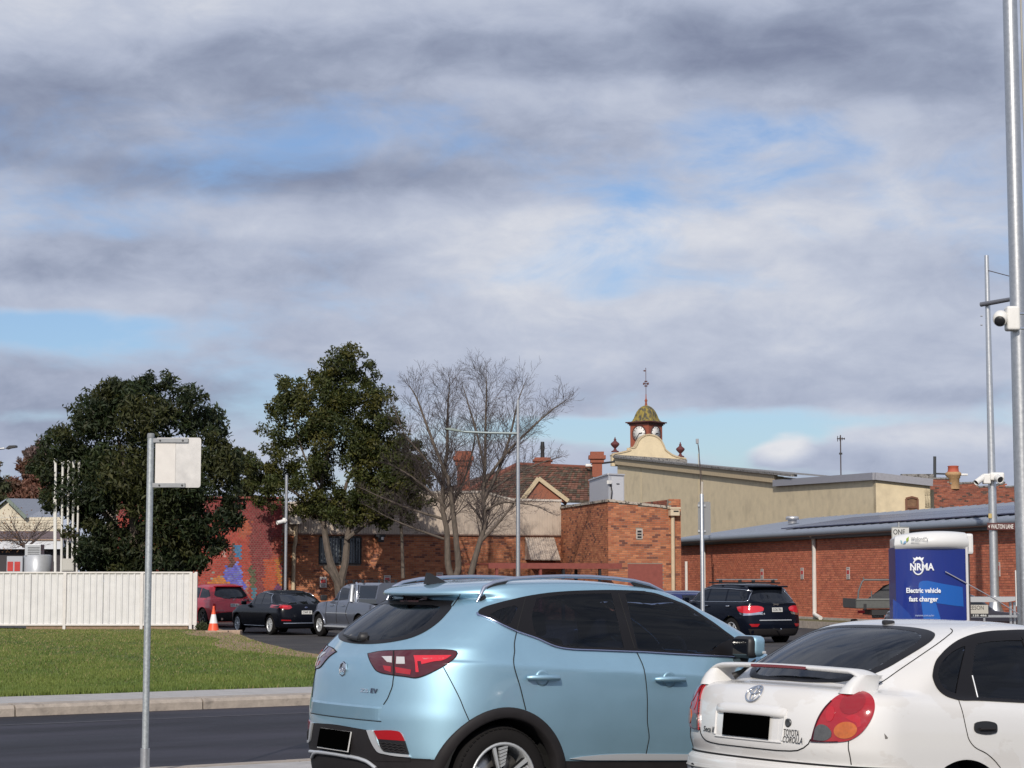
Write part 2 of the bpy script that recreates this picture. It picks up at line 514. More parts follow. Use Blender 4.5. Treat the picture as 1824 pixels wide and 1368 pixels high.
def inside(px, py, poly):
    c = np.zeros(len(px), bool); n = len(poly); j = n - 1
    for i in range(n):
        xi, yi = poly[i]; xj, yj = poly[j]
        k = ((yi > py) != (yj > py)) & (px < (xj - xi) * (py - yi) / (yj - yi + 1e-12) + xi)
        c ^= k; j = i
    return c
def grass_blades():
    n = 300000
    y = 25.5 + 35.5 * RNG.random(n) ** 1.35
    x = -y * (.275 * RNG.random(n)) - .1 + RNG.random(n) * .6
    keep = inside(x, y, GRASS)
    # thin out on the bare soil
    cl = np.sin(x * 2.3 + 1.1 * np.sin(y * .8)) * np.sin(y * 1.1 + .7 * np.sin(x * 1.7)) + .4 * np.sin(x * .7 + y * .4)
    bare = inside(x, y, soil + rim)
    keep &= ~(bare & (RNG.random(n) < .8)) & (RNG.random(n) < .78 + .22 * cl)
    x, y, cl = x[keep], y[keep], cl[keep]; n = len(x)
    z = .012 + .0019 * (y - 27) + .012 * np.sin(x * 1.3) * np.sin(y * .9)
    h = (.025 + .030 * RNG.random(n)) * np.where(y > 57, .6, 1.0) * (1 + .25 * cl) * np.where((x - P0[0]) * L2[0] + (y - P0[1]) * L2[1] < 10.7, 1.35, 1.0)
    w = .005 + .005 * RNG.random(n) + y * .0001
    a = RNG.random(n) * np.pi
    lx, ly = (RNG.random(n) - .5) * .06, (RNG.random(n) - .5) * .06
    V = np.empty((n, 3, 3), np.float32)
    V[:, 0] = np.stack([x - w * np.cos(a), y - w * np.sin(a), z - .005], 1)
    V[:, 1] = np.stack([x + w * np.cos(a), y + w * np.sin(a), z - .005], 1)
    V[:, 2] = np.stack([x + lx, y + ly, z + h], 1)
    g = np.array([.19, .235, .055]); d = np.array([.40, .33, .15]); k = np.array([.105, .165, .036])
    t = np.clip(.5 + .35 * cl + .35 * (RNG.random(n) - .5), 0, 1)[:, None]
    C = k * (1 - t) + g * t
    dry = (RNG.random(n) < np.clip(.05 + .010 * (y - 32), 0, .4))[:, None]
    C = np.where(dry, d * (.6 + .5 * RNG.random((n, 1))), C * (.9 + .25 * RNG.random((n, 1))))
    me = np_mesh('grass', V.reshape(-1, 3), np.arange(n * 3).reshape(n, 3), C)
    tag(link('grass', me, leafmat('grass_blade', None, .3, .6)), 'short mown grass with dry tufts on the lawn by the path', 'grass', kind='stuff')
grass_blades()
# ================================================================== BUILDINGS
E2 = np.array([.9677, .2518]); A2 = np.array([-.2518, .9677])       # along the fronts, and away from the camera
def wdir(A, B):
    d = np.array(B[:2], float) - np.array(A[:2], float); n = np.linalg.norm(d); return d / n, n
def wframe(A, B):
    """frame of a wall: x along it (left to right as seen), y up, z out of it towards the viewer"""
    d, n = wdir(A, B)
    return basis((d[0], d[1], 0), (0, 0, 1), (d[1], -d[0], 0), (A[0], A[1], 0)), n
def wp(A, B, px, py):
    """pixel -> (t, z) on the wall plane"""
    d, _ = wdir(A, B); nrm = np.array([d[1], -d[0], 0.0])
    r = px_dir(px, py); A3 = np.array([A[0], A[1], 0.0])
    k = np.dot(A3 - CAM, nrm) / np.dot(r, nrm)
    q = CAM + r * k
    return float((q[:2] - np.array(A[:2])) @ d), float(q[2])
def lerp_top(tops):
    ts, zs = zip(*tops)
    return lambda t: float(np.interp(t, ts, zs))

m_mortar = mat('mortar', (.26, .22, .18), rough=.95, var=.15, scale=8)
m_brick = mat('brick_face', (.3, .12, .06), rough=.9, attr='Col', var=.14, scale=14, bump=.25, bscale=70)
def brickwork(A, B, z0, tops, parent, pal, holes=(), L=.24, H=.086, gap=.012, proud=.010, colf=None, name='brickwork', t0=0.0, vary=.34, frame=None, length=None):
    """bricks proud of the mortar; too small to pick apart singly from here, so one piece of real geometry"""
    M, n = wframe(A, B) if frame is None else (frame, length)
    if length: n = length
    top = lerp_top(tops)
    ts, zs, ls = [], [], []
    zmax = max(z for _, z in tops); r = 0; z = z0
    while z + H * .5 < zmax:
        t = t0 - (L / 2 if r % 2 else 0)
        while t < n:
            a, b = max(t, t0), min(t + L - gap, n)
            if b - a > .05 and z + H * .6 < top((a + b) / 2):
                ok = True
                for (h0, h1, g0, g1) in holes:
                    if b > h0 and a < h1 and z + H > g0 and z < g1:
                        if a < h0 - .05: b = h0
                        elif b > h1 + .05: a = h1
                        else: ok = False
                if ok and b - a > .03: ts.append(a); ls.append(b - a); zs.append(z)
            t += L
        z += H; r += 1
    ts, zs, ls = map(np.array, (ts, zs, ls)); k = len(ts)
    pr = proud * (.55 + .9 * RNG.random(k)); h = H - gap
    X = np.stack([ts, ts + ls, ts + ls, ts], 1); Y = np.stack([zs, zs, zs + h, zs + h], 1)
    back = np.stack([X, Y, np.full((k, 4), -.004)], 2); front = np.stack([X, Y, np.repeat(pr[:, None], 4, 1)], 2)
    V = np.concatenate([back, front], 1).reshape(-1, 3)
    q = np.array([[4, 5, 6, 7], [0, 1, 5, 4], [1, 2, 6, 5], [2, 3, 7, 6], [3, 0, 4, 7]])
    F = (np.arange(k)[:, None, None] * 8 + q).reshape(-1, 4)
    Mx = np.array(M); V = V @ Mx[:3, :3].T + Mx[:3, 3]
    if colf is not None: C = colf(ts + ls / 2, zs, k)
    else:
        pal = np.array(pal)
        base = RNG.integers(0, len(pal) - 1, k)
        # dark burnt bricks in short runs
        run = np.sin(ts * 1.9 + zs * 7.3) * np.sin(ts * .8 - zs * 3.1 + 1)
        dark = RNG.random(k) < .07 + .16 * np.clip(run, 0, 1)
        C = np.where(dark[:, None], pal[-1], pal[base]) * (1 - vary / 2 + vary * RNG.random((k, 1)))
    C = np.repeat(C, 5, 0)
    me = np_mesh(name, V, F, C)
    return link(name, me, m_brick, parent, kind='stuff')
def wall(A, B, z0, tops, parent, material, name='wall', thick=.28):
    M, n = wframe(A, B)
    poly = [(0, z0)] + [(n, z0)] + [(t, z) for t, z in reversed(tops)]
    mb = MB(); mb.prism(poly, M @ Matrix.Translation((0, 0, -thick)), thick)
    return mb.build(name, material, parent)
def on_wall(mb, A, B, x0, x1, y0, y1, out0, out1, bevel=0):
    """box on a wall between two pixel corners, from out0 to out1 in front of it"""
    t0, za = wp(A, B, x0, y0); t1, zb = wp(A, B, x1, y1)
    M, n = wframe(A, B)
    c = M @ Vector(((t0 + t1) / 2, (za + zb) / 2, (out0 + out1) / 2))
    mb.box(c, (abs(t1 - t0), abs(zb - za), abs(out1 - out0)), M.to_3x3(), bevel)
    return mb
PAL_ORANGE = [(.42, .158, .075), (.38, .138, .068), (.45, .18, .088), (.35, .12, .06), (.17, .065, .045)]
PAL_RED = [(.53, .165, .090), (.50, .152, .085), (.55, .178, .10), (.48, .14, .08), (.42, .125, .075)]
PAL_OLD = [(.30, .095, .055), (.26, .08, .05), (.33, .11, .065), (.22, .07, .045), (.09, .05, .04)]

m_clad = mat('taupe_sheet', (.49, .415, .345), rough=.55, var=.10, scale=2, spec=.4)
m_trim = mat('pale_trim', (.55, .50, .44), rough=.6, var=.12, scale=4)
m_cream = mat('cream_render', (.67, .56, .375), rough=.85, var=.10, scale=1.2, bump=.2, bscale=30, col2=(.57, .475, .32), lo=.5, hi=.75)
m_creamtrim = mat('cream_trim', (.50, .40, .26), rough=.8, var=.18, scale=5)
m_lead = mat('weathered_cap', (.23, .22, .21), rough=.85, var=.45, scale=8, col2=(.07, .065, .06), lo=.5, hi=.62)
m_dark = mat('dark_void', (.012, .012, .014), rough=.6)
m_black = mat('black_paint', (.018, .018, .02), rough=.5)
m_glass = mat('window_glass', (.015, .02, .03), rough=.06, spec=.7)
m_steelbar = mat('grey_bars', (.16, .19, .21), rough=.5)
m_redpaint = mat('oxide_red', (.24, .065, .05), rough=.6, var=.15, scale=4)
m_tile = mat('roof_tile', (.14, .07, .05), rough=.9, attr='Col', var=.25, scale=5, bump=.3, bscale=30)
m_white = mat('white_paint', (.74, .73, .70), rough=.5, var=.05, scale=4)
m_pipe = mat('pipe_white', (.66, .65, .62), rough=.5, var=.08, scale=3)
m_pipec = mat('pipe_cream', (.55, .44, .30), rough=.55, var=.1, scale=3)
m_grey = mat('grey_metal', (.30, .31, .33), rough=.5, var=.08, scale=3)
m_bluegrey = mat('blue_grey_roof', (.23, .26, .32), rough=.45, var=.08, scale=2, stretch=(1, 1, 1))
m_solar = mat('solar_panel', (.05, .06, .11), rough=.25, spec=.6)
m_galv = mat('galvanised', (.50, .51, .52), rough=.38, metal=.85, var=.14, scale=14)
m_alu = mat('aluminium', (.62, .61, .60), rough=.42, metal=.8, var=.10, scale=5)

# ---- brick building with the taupe sheet fascia
FA = np.array([3.98, 81.5]) + A2 * 7.08
FB0 = FA - E2 * 12.6
bA, bB = tuple(FB0), tuple(FA)
bld = thing('brick_building', 'long orange brick building with taupe sheet fascia behind the bare trees', 'building', (*FB0, -.3))
M, n = wframe(bA, bB)
zc = wp(bA, bB, 760, 951)[1]
tcl = [wp(bA, bB, *q) for q in ((505, 898), (700, 879), (862, 877), (884, 884), (912, 891), (999, 893))]
tcl[-1] = (n, tcl[-1][1])
hw = wp(bA, bB, 569, 1004), wp(bA, bB, 643, 957)
hole = (hw[0][0], hw[1][0], hw[0][1], hw[1][1])
wall(bA, bB, -.5, [(0, zc), (n, zc)], bld, m_mortar)
brickwork(bA, bB, -.3, [(0, zc), (n, zc)], bld, PAL_ORANGE, holes=[hole])
mb = MB()                                                   # ribbed sheet, each rib a fold
top = lerp_top(tcl); t = 0.0; prof = []
while t < n:
    prof += [(t, .05), (t + .055, .05), (t + .065, .075), (t + .105, .075)]; t += .115
prof = [q for q in prof if q[0] <= n]
vs = []
for t_, o_ in prof: vs += [M @ Vector((t_, zc - .02, o_)), M @ Vector((t_, top(t_), o_))]
mb.add(vs, [(2 * i, 2 * i + 2, 2 * i + 3, 2 * i + 1) for i in range(len(prof) - 1)])
mb.build('sheet_fascia', m_clad, bld)
mb = MB()
for (t0, z0), (t1, z1) in zip(tcl[:-1], tcl[1:]):
    mb.box2(M @ Vector((t0, z0 + .03, -.05)), M @ Vector((t1, z1 + .03, -.05)), .32, .09)
mb.build('roof_capping', m_trim, bld)
mb = MB(); mb.box2(M @ Vector((0, zc - .04, .055)), M @ Vector((n, zc - .04, .055)), .09, .06); mb.build('fascia_trim', mat('dark_trim', (.20, .13, .10), rough=.7), bld)
wf = MB(); t0, t1, z0, z1 = hole
for a, b in (((t0, z0), (t1, z0)), ((t1, z0), (t1, z1)), ((t1, z1), (t0, z1)), ((t0, z1), (t0, z0)), (((t0 + t1) / 2, z0), ((t0 + t1) / 2, z1))):
    wf.box2(M @ Vector((*a, .0)), M @ Vector((*b, .0)), .07, .07)
win = wf.build('window', m_black, bld)
MB().box(M @ Vector(((t0 + t1) / 2, (z0 + z1) / 2, .004)), (t1 - t0, z1 - z0, .006), M.to_3x3()).build('pane', m_glass, win)
k = 0
for i in range(14):
    tt = t0 + (i + .7) * (t1 - t0) / 14.4
    MB().box2(M @ Vector((tt, z0 + .04, .07)), M @ Vector((tt, z1 - .04, .07)), .022, .022).build('security_bar', m_steelbar, win)
mb = MB(); on_wall(mb, bA, bB, 667, 684, 952, 957, 0, .35); on_wall(mb, bA, bB, 671, 681, 957, 966, .12, .4, .02)
fl = mb.build('floodlight', m_black, bld)
on_wall(MB(), bA, bB, 676, 680, 957, 962, .4, .42).build('lens', m_white, fl)
# sloping sheet hood over the side window
q0, q1 = wp(bA, bB, 935, 957), wp(bA, bB, 987, 957); zb = wp(bA, bB, 960, 997)[1]
ho = MB(); out = 1.05
a0, a1 = q0[0], q1[0]; zt = q0[1]
for i in range(13):
    u0, u1 = a0 + (a1 - a0) * i / 13, a0 + (a1 - a0) * (i + .72) / 13
    ho.add([M @ Vector(v) for v in ((u0, zt, .03), (u1, zt, .03), (u1 + .0, zb, out), (u0, zb, out), (u0, zt - .05, .02), (u1, zt - .05, .02), (u1, zb - .04, out - .03), (u0, zb - .04, out - .03))],
           [(0, 3, 2, 1), (4, 5, 6, 7), (0, 1, 5, 4), (2, 3, 7, 6), (1, 2, 6, 5), (0, 4, 7, 3)])
ho.add([M @ Vector(v) for v in ((a0, zt - .03, .015), (a1, zt - .03, .015), (a1, zb - .03, out - .02), (a0, zb - .03, out - .02))], [(0, 3, 2, 1)])
ho.add([M @ Vector(v) for v in ((a0, zt, .02), (a0, zb, .02), (a0, zb, out))], [(0, 1, 2)])
ho.add([M @ Vector(v) for v in ((a1, zt, .02), (a1, zb, .02), (a1, zb, out))], [(0, 2, 1)])
ho.build('window_hood', m_clad, bld)
# cream downpipe at its left end
d0, d1 = wp(bA, bB, 521.5, 1052), wp(bA, bB, 523, 935)
MB().tube([M @ Vector((d0[0], d0[1], .12)), M @ Vector((d0[0] + .02, wp(bA, bB, 520, 975)[1], .12)), M @ Vector((d1[0] + .06, wp(bA, bB, 520, 965)[1], .2)), M @ Vector((d1[0] + .07, d1[1], .2))], .085, 10).build('downpipe', m_pipec, bld)
on_wall(MB(), bA, bB, 514, 534, 912, 934, .1, .45).build('rainwater_head', m_trim, bld)
# back and roof so that it is a solid building
bk = np.array(bB) + A2 * 9
wall(tuple(np.array(bA) + A2 * 9 ), tuple(bk), -.5, [(0, 4.4), (n, 4.4)], bld, m_mortar, 'rear_wall')
rf = MB(); rf.add([(*bA, 4.35), (*bB, 4.35), (*bk, 4.55), (*(np.array(bA) + A2 * 9), 4.55)], [(0, 1, 2, 3)]); rf.build('roof', m_bluegrey, bld)

# ---- box-shaped brick annexe with the corner
xA, xC = tuple(FA), (3.98, 81.5); xR = (3.98 + E2[0] * 3.176, 81.5 + E2[1] * 3.176)
ann = thing('brick_annexe', 'flat roofed orange brick box with a red door and cream rainwater head', 'building', (*xC, -.3))
zcn = wp(xC, xR, 1083, 894)[1]; nL = 7.08; nR = 3.176
pier_t, pier_z = wp(xC, xR, 1192, 889.5); zsl = wp(xC, xR, 1190, 906)[1]
dh = wp(xC, xR, 1118.5, 1060), wp(xC, xR, 1180, 1004)
vh = wp(xC, xR, 1133.5, 959), wp(xC, xR, 1144, 943)
topsR = [(0, zcn), (pier_t - .01, zsl), (pier_t, pier_z), (nR, pier_z)]
wall(xA, xC, -.5, [(0, zcn - .05), (nL, zcn)], ann, m_mortar)
wall(xC, xR, -.5, topsR, ann, m_mortar)
brickwork(xA, xC, -.3, [(0, zcn - .05), (nL, zcn)], ann, PAL_ORANGE)
brickwork(xC, xR, -.3, topsR, ann, PAL_ORANGE, holes=[(dh[0][0], dh[1][0], -.3, dh[1][1]), (vh[0][0], vh[1][0], vh[0][1], vh[1][1])])
xB = tuple(np.array(xR) + A2 * 7.08)
wall(xR, xB, -.5, [(0, pier_z), (7.08, pier_z)], ann, m_mortar, 'side_wall')
wall(xB, xA, -.5, [(0, pier_z + .0), (3.176, pier_z - .25)], ann, m_mortar, 'rear_wall')
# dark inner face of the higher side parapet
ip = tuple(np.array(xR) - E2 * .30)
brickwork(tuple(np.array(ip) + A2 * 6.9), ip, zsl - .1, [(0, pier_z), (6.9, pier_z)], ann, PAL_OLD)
MB().add([(*xA, zcn - .3), (*xC, zcn - .3), (*xR, zsl - .3), (*xB, zsl - .3)], [(0, 1, 2, 3)]).build('roof', m_lead, ann)
cp = MB(); ML, _ = wframe(xA, xC); MR, _ = wframe(xC, xR)
cp.box2(ML @ Vector((0, zcn + .02, -.11)), ML @ Vector((nL + .04, zcn + .06, -.11)), .36, .10)
cp.box2(MR @ Vector((-.04, zcn + .065, -.115)), MR @ Vector((pier_t - .02, zsl + .06, -.115)), .35, .10)
cp.build('coping', mat('old_coping', (.42, .37, .31), rough=.9, col2=(.08, .07, .06), scale=9, lo=.52, hi=.58, var=.2), ann)
on_wall(MB(), xC, xR, 1118.5, 1180, 1060, 1004.5, .002, .016).build('door', m_redpaint, ann)
vt = MB()
for i in range(3): on_wall(vt, xC, xR, 1135, 1142.5, 945.5 + i * 5, 948.5 + i * 5, .002, .012)
ve = MB()
for r_ in ((1133, 1135, 942, 960), (1142.6, 1144.5, 942, 960)): on_wall(ve, xC, xR, *r_, 0, .03)
for r_ in ((942, 945), (948.8, 950.3), (953.8, 955.2), (958.6, 960)): on_wall(ve, xC, xR, 1135, 1142.6, *r_, 0, .03)
vv = ve.build('air_vent', mat('vent_pale', (.45, .40, .36), rough=.7), ann)
vt.build('vent_slot', m_dark, vv)
rh = MB(); on_wall(rh, xC, xR, 1190, 1206, 919, 904, .02, .34, .02); on_wall(rh, xC, xR, 1188.5, 1207.5, 907, 904, .0, .37, .01)
r_ = rh.build('rainwater_head', mat('cream_head', (.60, .50, .36), rough=.6, var=.06), ann)
on_wall(MB(), xC, xR, 1195, 1204, 912.5, 910, .34, .345).build('overflow_slot', m_dark, r_)
pt, pz = wp(xC, xR, 1197.5, 1062); pt2, pz2 = wp(xC, xR, 1197, 919)
MB().tube([MR @ Vector((pt, pz, .13)), MR @ Vector((pt, pz2, .13))], .085, 10).build('downpipe', m_pipec, ann)

# ---- plant cabinet on the roof behind the annexe
kA = P(1050, 890, 92)[:2]; kC = P(1084, 890, 86.5)[:2]; kB = P(1112, 890, 87.2)[:2]
cab = thing('roof_cabinet', 'pale grey metal cabinet standing on the flat roof', 'cabinet', (*kC, 4.4))
zt = Zat(845, 86.5); zt2 = Zat(843, 92)
mc = mat('cabinet_grey', (.50, .51, .54), rough=.45, var=.05)
kD = np.array(kA) + (np.array(kB) - np.array(kC))
mb = MB(); mb.add([(*kA, 3.9), (*kC, 3.9), (*kB, 3.9), (*kD, 3.9), (*kA, zt), (*kC, zt), (*kB, zt), (*kD, zt)],
                  [(0, 1, 5, 4), (1, 2, 6, 5), (2, 3, 7, 6), (3, 0, 4, 7), (4, 5, 6, 7)])
mb.build('body', mc, cab)
mb = MB(); mb.box2((*kC, zt + .02), (*kB, zt + .02), .1, .06); mb.box2((*kA, zt + .02), (*kC, zt + .02), .1, .06); mb.build('lid_rim', mc, cab)
on_wall(MB(), tuple(kC), tuple(kB), 1090, 1110, 893, 850, .003, .02).build('door', mat('cabinet_door', (.62, .63, .65), rough=.4), cab)
on_wall(MB(), tuple(kC), tuple(kB), 1097.5, 1102.5, 861, 863, .02, .035).build('handle', m_black, cab)
mb = MB(); on_wall(mb, tuple(kC), tuple(kB), 1081, 1086, 862, 856, .0, .12); mb.build('junction_box', m_white, cab)
a_, b_ = wp(tuple(kC), tuple(kB), 1087, 862), wp(tuple(kC), tuple(kB), 1088, 889); MK, _ = wframe(tuple(kC), tuple(kB))
MB().tube([MK @ Vector((a_[0], a_[1], .03)), MK @ Vector((a_[0] + .05, (a_[1] + b_[1]) / 2, .06)), MK @ Vector((b_[0], b_[1], .03))], .03, 6).build('cable', m_black, cab)

# ---- red steel shelter in front
sA, sB = P(871, 1008, 77)[:2], P(1108, 1008, 79.2)[:2]
she = thing('steel_shelter', 'low oxide red steel shelter in front of the brick annexe', 'shelter', (*sA, -.3))
MS, nS = wframe(tuple(sA), tuple(sB)); zs0, zs1 = wp(tuple(sA), tuple(sB), 990, 1013)[1], wp(tuple(sA), tuple(sB), 990, 1003)[1]
MB().box(MS @ Vector((nS / 2, (zs0 + zs1) / 2, -.05)), (nS, zs1 - zs0, .10), MS.to_3x3()).build('beam', m_redpaint, she)
MB().box(MS @ Vector((nS / 2, zs1 - .04, -1.35)), (nS, .05, 2.45), MS.to_3x3()).build('roof', m_redpaint, she)
for p_, mm in ((886, m_redpaint), (964, m_redpaint), (1005, m_black), (1070, m_black)):
    tt = wp(tuple(sA), tuple(sB), p_, 1030)[0]
    MB().box(MS @ Vector((tt, (zs0 - .3) / 2, -.09)), (.10, zs0 + .3, .10), MS.to_3x3()).build('post', mm, she)
    MB().box(MS @ Vector((tt, (zs0 - .3) / 2, -2.4)), (.10, zs0 + .3, .10), MS.to_3x3()).build('post', mm, she)
for p0_, p1_ in ((941, 964),):
    t0, t1 = wp(tuple(sA), tuple(sB), p0_, 1030)[0], wp(tuple(sA), tuple(sB), p1_, 1030)[0]
    MB().box(MS @ Vector(((t0 + t1) / 2, .5, -2.2)), (t1 - t0, 2.0, .06), MS.to_3x3()).build('interior_shade', mat('interior_shade_dark', (.05, .03, .025), rough=.8), she)  # dark sheet standing in for the shade inside the shelter

# ---- mural building at the left end
mB = tuple(np.array(FB0) - E2 * .05 - A2 * .9); mA = tuple(np.array(mB) - E2 * 7.0)
mur = thing('mural_building', 'red brick building painted with an orange and blue mural', 'building', (*mB, -.3))
zt = wp(mA, mB, 470, 888)[1]
def mural(t, z, k):
    """paint and tree shade: colour of each brick by where it stands"""
    Mx, n_ = wframe(mA, mB)
    C = np.tile(np.array([.26, .042, .042]), (k, 1)) * (.75 + .4 * RNG.random((k, 1)))
    pts = [Mx @ Vector((a, b, 0)) for a, b in zip(t, z)]
    for i, q in enumerate(pts):
        d = np.array(q) - CAM; yy = d[1] * CP + d[2] * SP
        x, y = 912 + FPX * d[0] / yy, 684 - FPX * (-d[1] * SP + d[2] * CP) / yy
        x += RNG.normal() * 1.6; y += RNG.normal() * 1.6
        c = None
        if x < 446 and y > 925: c = np.array([.40, .062, .042])
        if 424 < x < 446 and 925 < y < 960: c = np.array([.42, .10, .05])
        if 446 < x < 484: c = np.array([.20, .036, .04])  # darker paint, with the tree's shadow put into the colour of this strip
        if 470 < x < 500 and y > 995: c = np.array([.44, .08, .03]) if x < 493 else np.array([.48, .18, .035])
        if 484 < x < 505 and 960 < y < 995: c = np.array([.30, .06, .04])
        ex = ((x - 415) / 21) ** 2 + ((y - 1046) / 46) ** 2
        if ex < 1 and y > 1000: c = np.array([.10, .13, .55]) if (int(y / 7) + int(x / 9)) % 3 else np.array([.16, .22, .62])
        if ((x - 424) / 6) ** 2 + ((y - 984) / 15) ** 2 < 1: c = np.array([.03, .22, .42])
        if ((x - 413) / 5) ** 2 + ((y - 1002) / 12) ** 2 < 1 or ((x - 414) / 3) ** 2 + ((y - 984) / 14) ** 2 < 1: c = np.array([.09, .04, .03])
        if ((x - 401) / 3) ** 2 + ((y - 982) / 12) ** 2 < 1: c = np.array([.50, .30, .26])
        if ((x - 390) / 20) ** 2 + ((y - 1050) / 20) ** 2 < 1: c = np.array([.55, .20, .04])
        if abs(x - 446 - (y - 1010) * .14) < 4 and y > 1008: c = np.array([.06, .10, .05])
        if abs(x - 453) < 3 and y > 1044: c = np.array([.03, .20, .28])
        if abs(x - 439) < 2.5 and y > 1030: c = np.array([.42, .20, .16])
        if 490 < x < 502 and y > 1042: c = np.array([.12, .04, .12])
        if 375 < x < 396 and 1018 < y < 1034 and RNG.random() < .4: c = np.array([.30, .31, .26])
        if c is not None: C[i] = (c * .85 + .15 * C[i]) * (.75 + .4 * RNG.random())
    return C
wall(mA, mB, -.5, [(0, zt), (7.0, zt)], mur, m_mortar)
brickwork(mA, mB, -.3, [(0, zt), (7.0, zt)], mur, PAL_OLD, colf=mural, name='mural_brickwork', L=.12)
mC = tuple(np.array(mB) + A2 * 8)
wall(mB, mC, -.5, [(0, zt), (8, zt)], mur, m_mortar, 'side_wall')
wall(mC, tuple(np.array(mA) + A2 * 8), -.5, [(0, zt), (7.0, zt)], mur, m_mortar, 'rear_wall')
MB().add([(*mA, zt - .2), (*mB, zt - .2), (*mC, zt - .2), (*(np.array(mA) + A2 * 8), zt - .2)], [(0, 1, 2, 3)]).build('roof', m_lead, mur)
MB().box2((*mA, zt + .03), (*mB, zt + .03), .3, .08).build('coping', m_redpaint, mur)

# ---- long red brick wall with the low blue-grey roof
lA = np.array([8.06, 94.0]); lD = np.array([.2518, -.9677]); LN = 44.0
lB = tuple(lA + lD * LN); lA = tuple(lA)
lon = thing('long_brick_building', 'long low red brick building with blue grey roof and white downpipes', 'building', (*lA, 0))
zE = wp(lA, lB, 1500, 956)[1]                               # top of the brickwork under the gutter
ML2, _ = wframe(lA, lB)
wall(lA, lB, -.6, [(0, zE), (LN, zE)], lon, m_mortar)
brickwork(lA, lB, .0, [(0, zE), (34, zE), (LN, zE)], lon, PAL_RED, length=36.0, L=.24, vary=.26)
m_gut = mat('gutter_blue', (.20, .23, .27), rough=.45, var=.08)
zg = wp(lA, lB, 1500, 943)[1]
mb = MB(); mb.box(ML2 @ Vector((LN / 2, (zE + zg) / 2 - .12, .10)), (LN, .10, .22), ML2.to_3x3()); mb.build('soffit', mat('soffit', (.16, .17, .18), rough=.7), lon)
g2 = MB(); g2.tube([ML2 @ Vector((0, zg - .10, .34)), ML2 @ Vector((LN, zg - .10, .34))], .12, 10); g2.build('gutter', m_gut, lon)
mb = MB(); mb.box(ML2 @ Vector((LN / 2, zg - .12, .21)), (LN, .26, .03), ML2.to_3x3()); mb.build('fascia_board', m_gut, lon)
# roof sheet with standing ribs rising away from the gutter
RD, RZ = 7.0, 1.05
mb = MB(); i = 0.0
mb.add([ML2 @ Vector(v) for v in ((0, zg, .30), (LN, zg, .30), (LN, zg + RZ, .30 - RD), (0, zg + RZ, .30 - RD))], [(0, 1, 2, 3)])
mb.add([ML2 @ Vector(v) for v in ((0, zg - .02, .30), (LN, zg - .02, .30), (LN, zg + RZ - .1, .30 - RD), (0, zg + RZ - .1, .30 - RD))], [(3, 2, 1, 0)])
while i < LN:
    mb.add([ML2 @ Vector(v) for v in ((i, zg, .305), (i + .05, zg, .305), (i + .05, zg + RZ, .305 - RD), (i, zg + RZ, .305 - RD), (i, zg + .035, .305), (i + .05, zg + .035, .305), (i + .05, zg + RZ + .035, .305 - RD), (i, zg + RZ + .035, .305 - RD))],
           [(4, 5, 6, 7), (0, 1, 5, 4), (1, 2, 6, 5), (3, 0, 4, 7)]); i += .76
mb.build('roof', m_bluegrey, lon)
sl_ = RZ / RD
for k in range(19):                                          # row of solar panels
    a = 11.0 + k * 1.72
    for (o0, o1) in ((.9, 2.5), (2.56, 4.2)):
        MB().add([ML2 @ Vector(v) for z_ in (.07, .11) for v in ((a, zg + sl_ * o0 + z_, .3 - o0), (a + 1.66, zg + sl_ * o0 + z_, .3 - o0), (a + 1.66, zg + sl_ * o1 + z_, .3 - o1), (a, zg + sl_ * o1 + z_, .3 - o1))],
                 [(4, 5, 6, 7), (0, 1, 5, 4), (1, 2, 6, 5), (2, 3, 7, 6), (3, 0, 4, 7)]).build('solar_panel', m_solar, lon)
tv, zv = wp(lA, lB, 1286, 925)                               # roof ventilator
q = ML2 @ Vector((tv, zg + .62, -3.4))
MB().lathe([(.20, 0), (.20, .16), (.30, .17), (.30, .28), (.24, .32), (.02, .33)], 16, Matrix.Translation(q)).build('roof_ventilator', m_alu, lon)
for (x_, y0_, y1_) in ((1226, 1062, 1000), (1257.5, 1075, 966), (1453.5, 1100, 957)):
    tt, zz1 = wp(lA, lB, x_, y1_); _, zz0 = wp(lA, lB, x_, y0_)
    zz0 = max(zz0, .08)
    mb = MB()
    pts = [ML2 @ Vector((tt, zz1, .1)), ML2 @ Vector((tt, zz0 + .25, .1)), ML2 @ Vector((tt + .03, zz0 + .12, .13)), ML2 @ Vector((tt + .9, zz0 + .0, .25))]
    if x_ > 1400: pts = [ML2 @ Vector((tt, zz1 + .18, .3)), ML2 @ Vector((tt, zz1 + .05, .2))] + pts
    mb.tube(pts, .085 if x_ > 1400 else .07, 10)
    mb.build('downpipe', m_pipe, lon)
# pale plinth, verge and kerb along the wall
MB().box(ML2 @ Vector((LN / 2, .03, .06)), (LN, .16, .12), ML2.to_3x3()).build('plinth', m_conc, lon)
vg = [ML2 @ Vector((0, 0, .12)), ML2 @ Vector((LN, 0, .12)), ML2 @ Vector((LN, 0, 1.9)), ML2 @ Vector((0, 0, 1.9))]
sheet('wall_verge', [(v.x, v.y) for v in vg][::-1], 0.02, mat('verge_turf', (.11, .115, .045), rough=.95, var=.4, scale=4, bump=.8, bscale=25, col2=(.16, .12, .07), lo=.5, hi=.65), step=1.5, zf=lambda x, y: .02)
kr = thing('verge_kerb', None, None, tuple(ML2 @ Vector((0, 0, 2)))); kr['kind'] = 'structure'
for k in range(int(LN / 2.5)):
    MB().box(ML2 @ Vector((k * 2.5 + 1.24, -.13, 1.98)), (2.48, .32, .16), ML2.to_3x3()).build('kerbstone', m_kerb, kr)
